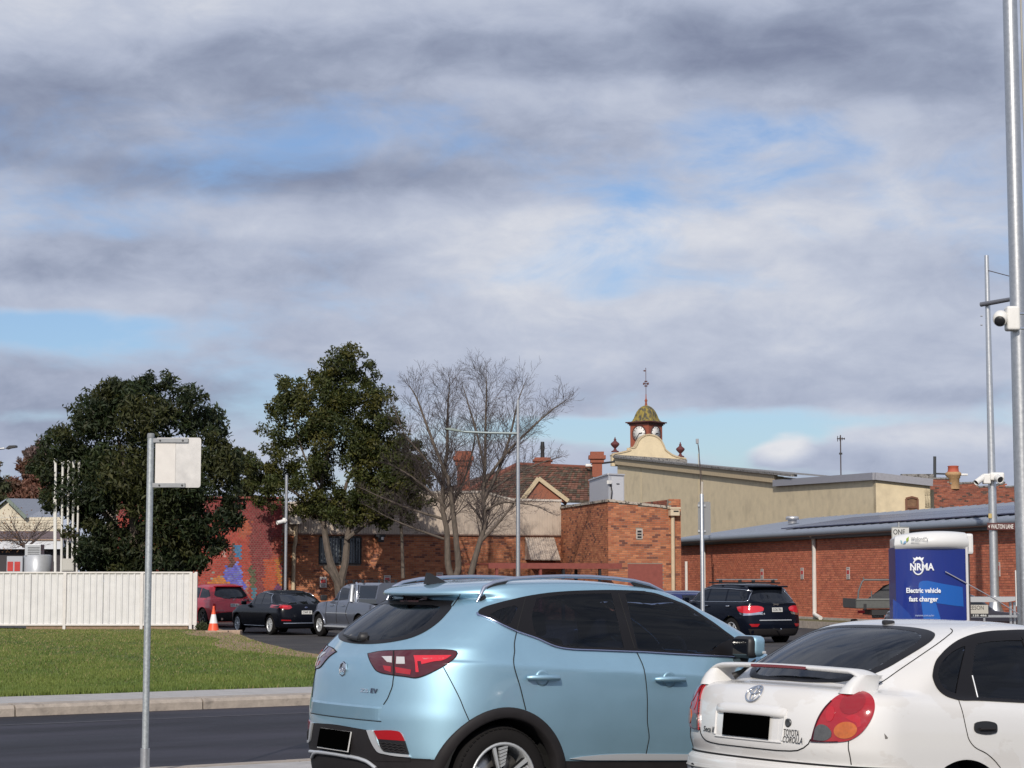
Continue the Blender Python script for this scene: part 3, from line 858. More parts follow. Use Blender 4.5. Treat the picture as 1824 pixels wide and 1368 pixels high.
# rear part of the building
MB().add([ML2 @ Vector(v) for v in ((0, -.5, -6.8), (LN, -.5, -6.8), (LN, zg + .85, -6.8), (0, zg + .85, -6.8))], [(0, 1, 2, 3)]).build('rear_wall', m_mortar, lon)

# ---- cream hall and its lower wing
hC = np.array([17.03, 92.0]); hE = hC + A2 * 39.8; hM = hC + A2 * 12.0
hall = thing('cream_hall', 'tall cream rendered hall with a raking roofline below the clock tower', 'building', (*hM, 0))
A_, B_ = tuple(hE), tuple(hM)
z0h, z1h = wp(A_, B_, 1101, 818)[1], wp(A_, B_, 1384, 849)[1]
nH = 27.8
wall(A_, B_, -.3, [(0, z0h), (nH, z1h)], hall, m_cream, thick=.35)
MH, _ = wframe(A_, B_)
tr = MB()                                                   # deep timber fascia under the roof edge, roof sheet above it
tr.box2(MH @ Vector((0, z0h - .12, .10)), MH @ Vector((nH, z1h - .12, .10)), .20, .42); tr.build('fascia', m_creamtrim, hall)
tr = MB(); tr.box2(MH @ Vector((0, z0h + .16, .16)), MH @ Vector((nH + 2.6, z1h + .14 - .22, .16)), .34, .12); tr.build('gutter', m_lead, hall)
MB().add([MH @ Vector(v) for v in ((0, z0h + .2, .2), (nH + 3, z1h - .05, .2), (nH + 3, z1h - .6, -9), (0, z0h - .5, -9))], [(0, 1, 2, 3)]).build('roof', m_lead, hall)
MB().add([MH @ Vector(v) for v in ((nH, 0, 0), (nH, 0, -9), (nH, z1h - .6, -9), (nH, z1h, 0))], [(3, 2, 1, 0)]).build('end_wall', m_cream, hall)
for px_ in (1142, 1245):                                    # stain streaks left as joints: slim render joints
    tt = wp(A_, B_, px_, 900)[0]
    MB().box(MH @ Vector((tt, (z0h + 1) / 2, .012)), (.05, z0h - 2.2, .02), MH.to_3x3()).build('render_joint', mat('joint', (.53, .46, .31), rough=.9), hall)
# wing
wA, wC = tuple(hM), tuple(hC); wR = tuple(hC + E2 * 2.78)
zw0, zw1 = wp(wA, wC, 1405, 860)[1], wp(wA, wC, 1558, 851)[1]; zw2 = wp(wC, wR, 1652, 862)[1]
wing = thing('cream_wing', 'lower cream rendered wing with a small timber window', 'building', (*wC, 0))
win_ = wp(wC, wR, 1614, 919), wp(wC, wR, 1634, 889)
wall(wA, wC, -.3, [(0, zw0), (12, zw1)], wing, m_cream)
wall(wC, wR, -.3, [(0, zw1), (2.78, zw2)], wing, m_cream)
tr = MB(); MW, _ = wframe(wA, wC); MW2, _ = wframe(wC, wR)
tr.box2(MW @ Vector((-.2, zw0 + .06, .06)), MW @ Vector((12.1, zw1 + .06, .06)), .3, .34)
tr.box2(MW2 @ Vector((-.1, zw1 + .062, .062)), MW2 @ Vector((2.83, zw2 + .06, .06)), .3, .338)
tr.build('roof_edge', mat('grey_flashing', (.30, .30, .33), rough=.5, var=.1), wing)
MB().add([MW @ Vector((0, zw0, 0)), MW @ Vector((12, zw1, 0)), MW2 @ Vector((2.78, zw2, 0)), Vector((*(hM + E2 * 2.78), zw2))], [(0, 1, 2, 3)]).build('roof', m_lead, wing)
wall(wR, tuple(np.array(wR) + A2 * 12), -.3, [(0, zw2), (12, zw2)], wing, m_cream, 'side_wall')
(t0, z0), (t1, z1) = win_
fr = MB(); mw = mat('window_timber', (.16, .07, .04), rough=.7, var=.2, scale=8)
for a, b in (((t0, z0), (t1, z0)), ((t1, z0), (t1, z1)), ((t0, z1 + .02), ((t0 + t1) / 2, z1 + .09)), (((t0 + t1) / 2, z1 + .09), (t1, z1 + .02)), ((t0, z1), (t0, z0)), ((t0, (z0 + z1) / 2), (t1, (z0 + z1) / 2))):
    fr.box2(MW2 @ Vector((*a, .03)), MW2 @ Vector((*b, .03)), .09, .09)
w_ = fr.build('window', mw, wing)
MB().box(MW2 @ Vector(((t0 + t1) / 2, (z0 + z1) / 2, .012)), (t1 - t0, z1 - z0, .02), MW2.to_3x3()).build('pane', mat('boarded_pane', (.20, .11, .06), rough=.5, var=.3, scale=5), w_)
MB().box(MW2 @ Vector(((t0 + t1) / 2, z0 - .06, .06)), (t1 - t0 + .2, .10, .12), MW2.to_3x3()).build('sill', m_creamtrim, w_)

# ---- scrolled parapet of the hall front and its urns
pA = hE - E2 * .45 + A2 * .3; pB = pA + E2 * 5.55
par = thing('scrolled_parapet', 'cream scrolled parapet with a round top in front of the clock tower', 'parapet', (*pA, 8))
MP, nP = wframe(tuple(pA), tuple(pB))
edge = [(1090, 830), (1090, 812), (1094, 808), (1106, 806), (1117, 803.5), (1124, 801), (1124, 797.5), (1131, 797), (1134, 792), (1137, 785), (1142, 779), (1149, 775), (1156, 774), (1165, 775.5), (1172, 779), (1178, 785), (1182, 793), (1185, 801), (1190, 805), (1197, 810), (1206, 813.5), (1215, 815.5), (1222, 817), (1222, 833)]
poly = [wp(tuple(pA), tuple(pB), *q) for q in edge]
MB().prism(poly, MP @ Matrix.Translation((0, 0, -.35)), .35).build('parapet_wall', m_cream, par)
mb = MB()
for q0, q1 in zip(edge[1:-2], edge[2:-1]):
    a, b = wp(tuple(pA), tuple(pB), *q0), wp(tuple(pA), tuple(pB), *q1)
    mb.box2(MP @ Vector((*a, -.17)), MP @ Vector((*b, -.17)), .46, .10)
mb.build('coping', m_creamtrim, par)
mb = MB(); a, b = wp(tuple(pA), tuple(pB), 1093, 813), wp(tuple(pA), tuple(pB), 1222, 822)
mb.box2(MP @ Vector((*a, .1)), MP @ Vector((*b, .1)), .3, .22); mb.build('cornice', m_lead, par)
for (cx, cy_base, cy_top, lab) in ((1097, 805, 778, 'dark red urn finial on the left end of the scrolled parapet'), (1213.5, 814, 787, 'dark red urn finial on the right end of the scrolled parapet')):
    t, zb_ = wp(tuple(pA), tuple(pB), cx, cy_base); _, zt_ = wp(tuple(pA), tuple(pB), cx, cy_top)
    h = zt_ - zb_
    o = MP @ Vector((t, zb_, -.17))
    u = thing('urn_finial', lab, 'finial', o, 'urns on the hall parapet')
    mu = mat('urn_red', (.11, .03, .03), rough=.7, var=.2)
    MB().lathe([(.26, 0), (.26, .06), (.12, .12), (.07, .25)], 14, Matrix.Translation(o)).build('foot', mu, u)
    MB().lathe([(.07, .25), (.24, .42), (.30, .52), (.27, .60), (.14, .70), (.07, .78)], 14, Matrix.Translation(o)).build('bowl', mu, u)
    MB().lathe([(.07, .78), (.10, .82), (.05, .9), (.02, h)], 10, Matrix.Translation(o)).build('spike', mu, u)

# ---- clock tower
tY = 137.0; tc_ = np.array([Xat(1152, tY), tY])
rot = math.radians(49.5)
tw = thing('clock_tower', 'small red clock tower with two white dials under a mossy green dome', 'clock tower', (*tc_, 8))
sc_ = tY / FPX; hs = .80
TM = Matrix.Translation((*tc_, 0)) @ Matrix.Rotation(rot, 4, 'Z')
ztw = Zat(753, tY); zbw = Zat(812, tY)
mtw = mat('tower_brick', (.30, .085, .05), rough=.85, var=.15, scale=9, bump=.3, bscale=30)
MB().box(TM @ Vector((0, 0, (ztw + zbw) / 2)), (2 * hs, 2 * hs, ztw - zbw), TM.to_3x3()).build('shaft', mtw, tw)
mb = MB(); md = mat('tower_cornice', (.09, .03, .025), rough=.7)
for e_, a_, b_ in ((.06, 0, .10), (.14, .10, .18), (.24, .18, .26)):
    mb.box(TM @ Vector((0, 0, ztw - .22 + (a_ + b_) / 2)), (2 * (hs + e_), 2 * (hs + e_), b_ - a_), TM.to_3x3())
mb.build('cornice', md, tw)
mdome = mat('mossy_dome', (.26, .20, .045), rough=.85, col2=(.07, .065, .05), scale=2.6, lo=.42, hi=.60, var=.3, bump=.3, bscale=12, stretch=(2, 2, .6))
prof = [(1.00, 0.0), (.88, .10), (.80, .28), (.74, .52), (.65, .74), (.52, .93), (.36, 1.07), (.18, 1.15), (.05, 1.18)]
zd = ztw + .04; mb = MB(); vs, fs = [], []
nseg = 16
for r, z in prof:
    for k in range(nseg):
        w = 2 * math.pi * (k + .5) / nseg
        rr = 1 / max(abs(math.cos(w)), abs(math.sin(w)))       # square foot turning into a dome
        s_ = r * (1 * (rr * (1 - z / 1.2) * .9 + (1 - (1 - z / 1.2) * .9))) * hs * 1.18
        vs.append(TM @ Vector((s_ * math.cos(w), s_ * math.sin(w), zd + z * (Zat(722, tY) - zd) / 1.18)))
for i in range(len(prof) - 1):
    for k in range(nseg): fs.append((i * nseg + k, i * nseg + (k + 1) % nseg, (i + 1) * nseg + (k + 1) % nseg, (i + 1) * nseg + k))
mb.add(vs, fs, False); mb.build('dome', mdome, tw)
for k in range(4):                                           # dials on the four faces
    R = TM @ Matrix.Rotation(k * math.pi / 2, 4, 'Z')
    zc_ = Zat(773.5, tY); F_ = R @ basis((1, 0, 0), (0, 0, 1), (0, -1, 0), (0, -hs, zc_))
    rim = MB().lathe([(.60, 0), (.60, .05), (.53, .06), (.53, .02)], 32, F_, caps=False)
    cl = rim.build('clock_face', md, tw)
    MB().lathe([(.535, .0), (.535, .022), (.001, .024)], 32, F_).build('dial', m_white, cl)
    nm = MB()
    for i in range(12):
        w = i * math.pi / 6
        nm.box(F_ @ Vector((math.sin(w) * .43, math.cos(w) * .43, .03)), (.035, .12, .01), (F_ @ Matrix.Rotation(-w, 4, 'Z')).to_3x3())
    nm.build('hour_marks', m_black, cl)
    hd = MB()
    for w, l_, wd in ((math.radians(82), .30, .07), (math.radians(215), .46, .045)):
        hd.box(F_ @ Vector((math.sin(w) * l_ * .42, math.cos(w) * l_ * .42, .045)), (wd, l_, .012), (F_ @ Matrix.Rotation(-w, 4, 'Z')).to_3x3())
    hd.build('hands', m_black, cl)
zf0, zf1 = Zat(722, tY), Zat(655, tY)
fx, fy = tc_
MB().lathe([(.10, 0), (.06, .25), (.11, .34), (.04, .5), (.03, .8)], 10, Matrix.Translation((fx, fy, zf0 - .02))).build('spire_base', mtw, tw)
va = MB(); va.tube([(fx, fy, zf0 + .6), (fx, fy, zf1)], .022, 6)
zl_ = Zat(683.5, tY)
for k in range(4):
    w = rot + k * math.pi / 2; d = Vector((math.cos(w), math.sin(w), 0))
    va.tube([Vector((fx, fy, zl_)), Vector((fx, fy, zl_)) + d * .22], .022, 5)
    va.box(Vector((fx, fy, zl_)) + d * .2, (.09, .03, .14))
    va.box(Vector((fx, fy, zl_ + .16)) + d * .08, (.08, .03, .08)); va.box(Vector((fx, fy, zl_ - .16)) + d * .08, (.08, .03, .08))
zq = Zat(660.5, tY); va.box((fx - .09, fy, zq), (.12, .02, .10)); va.tube([(fx - .2, fy, zq), (fx, fy, zq)], .014, 5)
va.build('weather_vane', md, tw)

# ---- house with the tiled hip roof behind
hy = 104.0
hs_ = thing('tiled_house', 'brick house with a dark terracotta tiled hip roof and small gable', 'house', (*P(940, 900, hy)[:2], 0))
def HP(px, py, Y=hy): return Vector(P(px, py, Y))
def tiles(A, B, C, D, parent, nrow, ncol):
    """courses of tiles on the quad A B (eave) C D (ridge); every tile its own raised piece"""
    V, F, Cc = [], [], []
    A, B, C, D = map(Vector, (A, B, C, D))
    nrm = (B - A).cross(D - A).normalized()
    for r in range(nrow):
        for c in range(ncol):
            u0, u1 = c / ncol, (c + .94) / ncol
            v0, v1 = r / nrow, min(1, (r + 1.15) / nrow)
            def pt(u, v, o): return (A.lerp(B, u)).lerp(D.lerp(C, u), v) + nrm * o
            h = .05 + .03 * random.random()
            k = len(V)
            V += [pt(u0, v0, h), pt(u1, v0, h), pt(u1, v1, .012), pt(u0, v1, .012), pt(u0, v0, -.01), pt(u1, v0, -.01)]
            F += [(k, k + 1, k + 2, k + 3), (k + 4, k + 5, k + 1, k)]
            t = random.random(); c_ = (np.array([.16, .075, .05]) if random.random() < .55 else np.array([.10, .075, .05])) * (.55 + .8 * t)
            Cc += [c_, c_]
    me = np_mesh('roof_tiles', np.array([tuple(v) for v in V]), np.array(F), np.array(Cc))
    link('roof_tiles', me, m_tile, parent, kind='stuff')
Rl, Rr = HP(922, 827, hy + 4.5), HP(1054, 833, hy + 7)
El, Er = HP(800, 892, hy - .5), HP(1062, 896, hy + 2)
Eb = HP(745, 888, hy + 10)
MB().add([El, Er, Rr, Rl], [(0, 1, 2, 3)]).build('roof_deck', m_dark, hs_)
MB().add([Eb, El, Rl], [(0, 1, 2)]).build('roof_deck', m_dark, hs_)
tiles(El, Er, Rr, Rl, hs_, 17, 34)
tiles(Eb, El, Rl, Rl + Vector((-.02, .02, 0)), hs_, 17, 26)
MB().tube([El, Rl], .13, 6).build('hip_ridge', mat('ridge_tile', (.20, .07, .045), rough=.85, var=.2), hs_)
MB().tube([Rl, Rr], .13, 6).build('roof_ridge', MATS['ridge_tile'], hs_)
g0, g1, g2 = HP(929, 893, hy - 3.2), HP(1012, 894, hy - 2.8), HP(959, 853.5, hy - 3.0)
MB().add([g0, g1, g2], [(0, 1, 2)]).build('gable_wall', mat('gable_brick', (.27, .10, .06), rough=.9, var=.25, scale=14), hs_)
MB().add([g0, g2, g2 + Vector((0, 5, 0)), g0 + Vector((0, 5, 0))], [(0, 1, 2, 3)]).build('gable_roof', MATS['ridge_tile'], hs_)
MB().add([g1, g1 + Vector((0, 5, 0)), g2 + Vector((0, 5, 0)), g2], [(0, 1, 2, 3)]).build('gable_roof', MATS['ridge_tile'], hs_)
for a, b in ((g0, g2), (g1, g2)):
    MB().box2(a + Vector((0, -.12, .04)), b + Vector((0, -.12, .04)), .12, .2).build('bargeboard', m_creamtrim, hs_)
wall(tuple(P(800, 900, hy)[:2]), tuple(P(1062, 900, hy + 2)[:2]), -.3, [(0, 5.6), (9, 5.6)], hs_, m_mortar)
mch = mat('chimney_brick', (.27, .09, .055), rough=.9, var=.25, scale=12, bump=.3, bscale=30)
def chimney(x0, x1, ytop, ybot, Y, label, flare, pot=None):
    X0, X1 = Xat(x0, Y), Xat(x1, Y); zt_, zb_ = Zat(ytop, Y), Zat(ybot, Y); w = X1 - X0; c = ((X0 + X1) / 2, Y)
    t = thing('chimney', label, 'chimney', (*c, zb_), 'chimneys of the tiled house')
    MB().box((*c, (zb_ + zt_ - flare) / 2), (w, w, zt_ - flare - zb_)).build('stack', mch, t)
    mb = MB()
    for i, e in enumerate((.10, .20, .10)):
        h = flare / 3; mb.box((*c, zt_ - flare + h * (i + .5)), (w + 2 * e, w + 2 * e, h - .004))
    mb.build('corbelled_cap', mch, t)
    if pot: MB().lathe([(.12, 0), (.10, .4), (.13, .5), (.10, .9)], 10, Matrix.Translation((*c, zt_))).build('flue', m_black, t)
chimney(814.5, 836.5, 804, 885, 101, 'tall brick chimney seen between the bare trees', .75)
chimney(955, 978, 815.5, 838, 110, 'squat brick chimney on the ridge of the tiled roof', .34, True)
chimney(1055, 1072.5, 805, 850, 110, 'red brick chimney beside the cream hall', .62)
# bracket light between chimney and hall
lb = thing('bracket_light', 'white street light on a dark arm beside the brick chimney', 'light', tuple(P(1092, 825, 112)))
MB().tube([P(1094, 822.5, 112), P(1058, 827, 110)], .06, 6).build('arm', m_black, lb)
MB().box(P(1051.5, 829, 110), (.55, .3, .16), None, .05).build('lamp_head', m_white, lb)

# ---- brick building far right with the chimney
fY = 112.0
fA, fB = tuple(P(1655, 900, fY)[:2]), tuple(np.array(P(1655, 900, fY)[:2]) + E2 * 9.5)
far = thing('old_brick_building', 'old dark red brick building with a stepped parapet at the right', 'building', (*fA, 0))
tops = [wp(fA, fB, *q) for q in ((1655, 858), (1660, 853), (1690, 853), (1691, 862), (1742, 860), (1743, 868), (1772, 866), (1790, 860), (1791, 868), (1830, 866))]
tops[0] = (0, tops[0][1]); nn = 9.5; tops.append((nn, tops[-1][1]))
wall(fA, fB, -.3, tops, far, m_mortar)
brickwork(fA, fB, 3.6, tops, far, PAL_OLD, L=.26, H=.09)
MF, _ = wframe(fA, fB); mb = MB()
for (a, za), (b, zb_) in zip(tops[:-1], tops[1:]):
    if b - a > .2: mb.box2(MF @ Vector((a, za + .03, -.12)), MF @ Vector((b, zb_ + .03, -.12)), .34, .09)
mb.build('coping', m_lead, far)
MB().add([MF @ Vector(v) for v in ((0, 6.0, -.2), (nn, 6.0, -.2), (nn, 6.2, -9), (0, 6.2, -9))], [(0, 1, 2, 3)]).build('roof', m_lead, far)
wall(tuple(np.array(fA) + A2 * 9), fA, -.3, [(0, 6.2), (9, tops[0][1])], far, m_mortar, 'side_wall')
c = P(1698.5, 862, fY + .6); zt_ = Zat(840, fY)
ch = thing('chimney', 'cream chimney with a red pot on the far brick building', 'chimney', tuple(c))
my = mat('chimney_cream', (.42, .26, .13), rough=.85, var=.2)
MB().lathe([(.34, -.3), (.34, .30), (.40, .34), (.40, .44), (.46, .48), (.46, .62), (.36, .68)], 14, Matrix.Translation(c)).build('stack', my, ch)
MB().lathe([(.36, .68), (.32, .74), (.30, .98), (.34, 1.02), (.26, 1.04), (.26, .8)], 14, Matrix.Translation(c)).build('pot', mat('pot_red', (.42, .09, .05), rough=.7), ch)
pl = thing('power_pole', 'dark pole with a side arm rising behind the old brick parapet', 'pole', tuple(P(1665, 862, fY + 3)))
MB().tube([P(1665, 870, fY + 3), P(1665, 813, fY + 3)], .09, 8).build('post', mat('pole_dark', (.05, .055, .06), rough=.8), pl)
MB().tube([P(1665, 843.5, fY + 3), P(1705, 845, fY + 3.5)], .055, 6).build('arm', MATS['pole_dark'], pl)
MB().box(P(1716, 845.5, fY + 3.5), (.5, .25, .12), None, .04).build('lamp_head', m_white, pl)
# cottage parapet between wing and far building
fg = thing('low_parapet', 'weathered dark parapet between the cream wing and the old brick building', 'parapet', tuple(P(1625, 860, fY + 2)))
MB().box2(P(1605, 851, fY + 2), P(1662, 851, fY + 2), .4, .42).build('coping', m_lead, fg)
# ================================================================== VEHICLES
def paint(name, col, metal=.55, rough=.32, coat=1.0, dirt=.04):
    return mat(name, col, rough=rough, metal=metal, coat=coat, var=dirt, scale=2.2)
m_cglass = mat('car_glass', (.008, .010, .015), rough=.035, spec=.5, var=.02, scale=2)
m_cglass2 = mat('tinted_glass', (.006, .010, .022), rough=.05, spec=.28)
m_surround = mat('window_surround_black', (.010, .009, .010), rough=.35, spec=.25)
m_plastic = mat('black_plastic', (.020, .018, .019), rough=.62, spec=.25, var=.12, scale=9)
m_rubber = mat('tyre_rubber', (.012, .011, .011), rough=.9, spec=.2, var=.15, scale=9)
m_gap = mat('panel_gap', (.006, .006, .007), rough=.8)
m_chrome = mat('chrome', (.72, .73, .75), rough=.12, metal=1.0)
m_satin = mat('satin_silver', (.60, .62, .64), rough=.4, metal=.45)
m_rim = mat('rim_silver', (.62, .64, .65), rough=.35, metal=.45)
m_rimdark = mat('rim_dark', (.02, .02, .022), rough=.35, metal=.4)
m_trimdark = mat('cabin_dark', (.016, .016, .018), rough=.85)
m_seat = mat('seat_cloth', (.045, .045, .05), rough=.9)
def pane_glass(name, tint, refl=1.0):
    m = bpy.data.materials.new(name); m.use_nodes = True; nt = m.node_tree; N, L = nt.nodes, nt.links
    t = N.new('ShaderNodeBsdfTransparent'); t.inputs[0].default_value = (*tint, 1)
    g = N.new('ShaderNodeBsdfGlossy'); g.inputs['Roughness'].default_value = .015; g.inputs[0].default_value = (refl, refl, refl, 1)
    fr = N.new('ShaderNodeFresnel'); fr.inputs[0].default_value = 1.45
    mx = N.new('ShaderNodeMixShader'); L.new(fr.outputs[0], mx.inputs[0]); L.new(t.outputs[0], mx.inputs[1]); L.new(g.outputs[0], mx.inputs[2])
    L.new(mx.outputs[0], N['Material Output'].inputs[0]); return m
m_pane = pane_glass('tinted_pane', (.22, .26, .36), .9); m_paneclear = pane_glass('clear_pane', (.42, .46, .52))
def shrink(poly, k):
    cx, cy = sum(p[0] for p in poly) / len(poly), sum(p[1] for p in poly) / len(poly)
    return [(cx + (x - cx) * k, cy + (y - cy) * k) for x, y in poly]
m_red = mat('lens_red', (.36, .008, .014), rough=.08, coat=.8, spec=.6)
m_reddark = mat('lens_dark_red', (.075, .005, .008), rough=.07, coat=.8, spec=.6)
m_redlit = mat('lens_bright_red', (.62, .02, .035), rough=.10, coat=.8)
m_amber = mat('lens_amber', (.50, .12, .02), rough=.10, coat=.8, var=.25, scale=18)
m_clear = mat('lens_clear', (.50, .50, .50), rough=.12, coat=.8)
m_greylens = mat('lens_smoke', (.085, .085, .085), rough=.15, coat=.7, var=.25, scale=30)
m_plate = mat('plate_white', (.62, .62, .60), rough=.5)
m_platedark = mat('plate_black', (.001, .001, .001), rough=.8, spec=0.0)
m_ink = mat('plate_ink', (.03, .03, .03), rough=.6)

def sm(poly, k=4, sharp=48, closed=True):
    """rounds a traced outline between its corners"""
    p = [Vector(q) for q in poly]; n = len(p); out = []
    def tan(i, side):
        if not closed and (i == 0 or i == n - 1): return None
        a, b = p[i] - p[i - 1], p[(i + 1) % n] - p[i]
        if a.length < 1e-6 or b.length < 1e-6 or a.angle(b) > math.radians(sharp): return None
        d = (a.normalized() + b.normalized()).normalized()
        return d
    for i in range(n if closed else n - 1):
        q = p[(i + 1) % n]; L_ = (q - p[i]).length
        t0, t1 = tan(i, 1), tan((i + 1) % n, 0); d = (q - p[i]).normalized() if L_ > 1e-6 else Vector((1, 0))
        t0 = (t0 or d) * L_; t1 = (t1 or d) * L_
        for j in range(k):
            u = j / k; out.append(p[i] * (2 * u ** 3 - 3 * u * u + 1) + t0 * (u ** 3 - 2 * u * u + u) + q * (3 * u * u - 2 * u ** 3) + t1 * (u ** 3 - u * u))
    if not closed: out.append(p[-1])
    return [(v.x, v.y) for v in out]
class Car:
    """car frame: x forward from the rear axle, y to the left, z up from the ground"""
    def __init__(s, name, label, origin, heading, group=None, tilt=0.0, paint=None, roll=0.0):
        h = Vector((heading[0], heading[1], tilt)).normalized()
        up = Vector((0, 0, 1)); l = up.cross(h).normalized(); up = h.cross(l)
        s.M = basis(h, l, up, origin)
        s.Mi = s.M.inverted()
        s.root = thing(name, label, 'car', group=group, M=s.M)
        s.paint = paint
    def body(s, loops, nu=(30, 120, 18), sub=7, wheels=(), arch_r=.36, shape=None, split=None, material=None, nround=2.5, width=None):
        """skin through closed plan curves: loops = (xr, xf, W, zknots, Lr, Lf)"""
        rows = []
        for (xr, xf, Wd, zk, Lr, Lf) in loops:
            a = np.linspace(0, np.pi / 2, nu[0], endpoint=False) ** 1.0
            n = nround
            xr_ = xr + Lr * (1 - np.abs(np.cos(a)) ** (2 / n)); yr = np.abs(np.sin(a)) ** (2 / n)
            xs = np.linspace(xr + Lr, xf - Lf, nu[1]); ys = np.ones(nu[1])
            b = np.linspace(np.pi / 2, 0, nu[2] + 1)[1:]
            xf_ = xf - Lf * (1 - np.abs(np.cos(b)) ** (2 / n)); yf = np.abs(np.sin(b)) ** (2 / n)
            x = np.concatenate([xr_, xs, xf_]); y = np.concatenate([yr, ys, yf]) * Wd
            if width is not None: y = y * pchip(width[0], width[1], x)
            if isinstance(zk, (int, float)): z = np.full(len(x), float(zk))
            else: z = pchip([k[0] for k in zk], [k[1] for k in zk], x)
            rows.append(np.stack([x, y, z], 1))
        R = np.array(rows)                                   # loops, m, 3
        K, m, _ = R.shape
        tv = np.linspace(0, K - 1, (K - 1) * sub + 1)
        G = pchip(np.arange(K), R.reshape(K, -1), tv).reshape(len(tv), m, 3)
        if shape: G = shape(G)
        nv = len(tv)
        half = G.reshape(-1, 3)
        other = half * np.array([1, -1, 1])
        idx = np.arange(nv * m).reshape(nv, m)
        F = np.stack([idx[:-1, :-1], idx[1:, :-1], idx[1:, 1:], idx[:-1, 1:]], -1).reshape(-1, 4)
        rowi = np.repeat(np.arange(nv - 1), m - 1)
        # wheel openings: verts near the circle go onto it, faces inside go
        def openings(V, F):
            keep = np.ones(len(F), bool)
            for (wx, wz) in wheels:
                d = np.hypot(V[:, 0] - wx, V[:, 2] - wz)
                ins = (d < arch_r) & (np.abs(V[:, 1]) > .45)
                keep &= ~ins[F].all(1)
                mv = ins & (d > 1e-3)
                V[mv, 0] = wx + (V[mv, 0] - wx) / d[mv] * arch_r
                V[mv, 2] = wz + (V[mv, 2] - wz) / d[mv] * arch_r
            return V, keep
        half, keep = openings(half.copy(), F)
        other = half * np.array([1, -1, 1])
        F = F[keep]; rowi = rowi[keep]
        V = np.concatenate([half, other]); F2 = np.concatenate([F, (F + nv * m)[:, ::-1]])
        rowi = np.concatenate([rowi, rowi])
        s.V = V
        bm = bmesh.new()
        bv = [bm.verts.new(v) for v in V]
        for f in F2:
            try: bm.faces.new([bv[i] for i in f])
            except ValueError: pass
        bmesh.ops.remove_doubles(bm, verts=bm.verts[:], dist=.0006)
        bmesh.ops.dissolve_degenerate(bm, dist=.0004, edges=bm.edges[:])
        bmesh.ops.recalc_face_normals(bm, faces=bm.faces[:])
        bm.faces.ensure_lookup_table()
        if sum(f.normal.dot(f.calc_center_median() - Vector((1, 0, .7))) for f in bm.faces) < 0:
            bmesh.ops.reverse_faces(bm, faces=bm.faces[:])
        bm.normal_update()
        for f in bm.faces: f.smooth = True
        me = bpy.data.meshes.new('body'); bm.to_mesh(me)
        s.bvh = BVHTree.FromBMesh(bm)
        bm.faces.ensure_lookup_table()
        s.fn = [[v.normal.copy() for v in f.verts] for f in bm.faces]; s.fp = [[v.co.copy() for v in f.verts] for f in bm.faces]
        lower = None
        if split is not None:                                # faces below the split become the cladding
            b2 = bm.copy(); b2.faces.ensure_lookup_table()
            dead = [f for f in b2.faces if f.calc_center_median().z >= split]
            bmesh.ops.delete(b2, geom=dead, context='FACES')
            m2 = bpy.data.meshes.new('lower_cladding'); b2.to_mesh(m2); b2.free()
            dead = [f for f in bm.faces if f.calc_center_median().z < split]
            bmesh.ops.delete(bm, geom=dead, context='FACES')
            me = bpy.data.meshes.new('body'); bm.to_mesh(me)
            link('lower_cladding', m2, m_plastic, s.root, True)
        bm.free()
        s.bodyobj = link('body', me, material or s.paint, s.root, True)
        return s.bodyobj
    # --- points on the skin
    def normal_at(s, p, fi, n0):
        ws = []; acc = Vector((0, 0, 0))
        for q, nn in zip(s.fp[fi], s.fn[fi]):
            w = 1 / ((q - p).length + 1e-4) ** 2; acc += nn * w
        return acc.normalized() if acc.length > 1e-9 else n0
    def hit(s, o, d):
        p, n, fi, _ = s.bvh.ray_cast(o, d)
        if p is None:
            # nearest approach of the ray to the skin
            q = o + d * 12; best = None
            t = (Vector((0, 0, 0.9)) - o).dot(d)
            for k in range(4):
                c = o + d * t
                p, n, fi, dist = s.bvh.find_nearest(c)
                t = (p - o).dot(d)
            return p, s.normal_at(p, fi, n)
        nn = s.normal_at(p, fi, n)
        if nn.dot(d) > 0: nn = -nn if n.dot(d) > 0 else nn
        return p, nn
    def ray(s, px, py):
        o = s.Mi @ Vector(CAM); d = (s.Mi.to_3x3() @ Vector(px_dir(px, py))).normalized()
        return o, d
    def at(s, px, py): return s.hit(*s.ray(px, py))
    # --- patches laid on the skin
    def patch(s, name, poly, material, off=.002, thick=.006, mode='px', step=None, mirror=False, parent=None, offf=None, holes=()):
        """closed outline on the skin: mode px (photo pixels), side (x, z) seen from the right, rear (y, z), top (x, y)"""
        if len(poly) >= 6 and mode in ('px', 'rear') and len(poly) < 60: poly = sm(poly)
        poly = [Vector(p) for p in poly]
        if step is None: step = 5.0 if mode == 'px' else .03
        # resample outline
        out = []
        for a, b in zip(poly, poly[1:] + poly[:1]):
            k = max(1, int((b - a).length / step))
            out += [a.lerp(b, i / k) for i in range(k)]
        n = len(out); cons = [(i, (i + 1) % n) for i in range(n)]
        x0, x1 = min(p.x for p in out), max(p.x for p in out); y0, y1 = min(p.y for p in out), max(p.y for p in out)
        gx = np.arange(x0 + step * .5, x1, step); gy = np.arange(y0 + step * .5, y1, step)
        pts = list(out)
        if len(gx) and len(gy):
            X, Y = np.meshgrid(gx, gy); X, Y = X.ravel(), Y.ravel()
            ins = inside(X, Y, [(p.x, p.y) for p in out])
            oa = np.array([(p.x, p.y) for p in out])
            far = np.min(np.hypot(X[:, None] - oa[:, 0], Y[:, None] - oa[:, 1]), 1) > step * .45 if len(X) else ins
            pts += [Vector((a, b)) for a, b in zip(X[ins & far], Y[ins & far])]
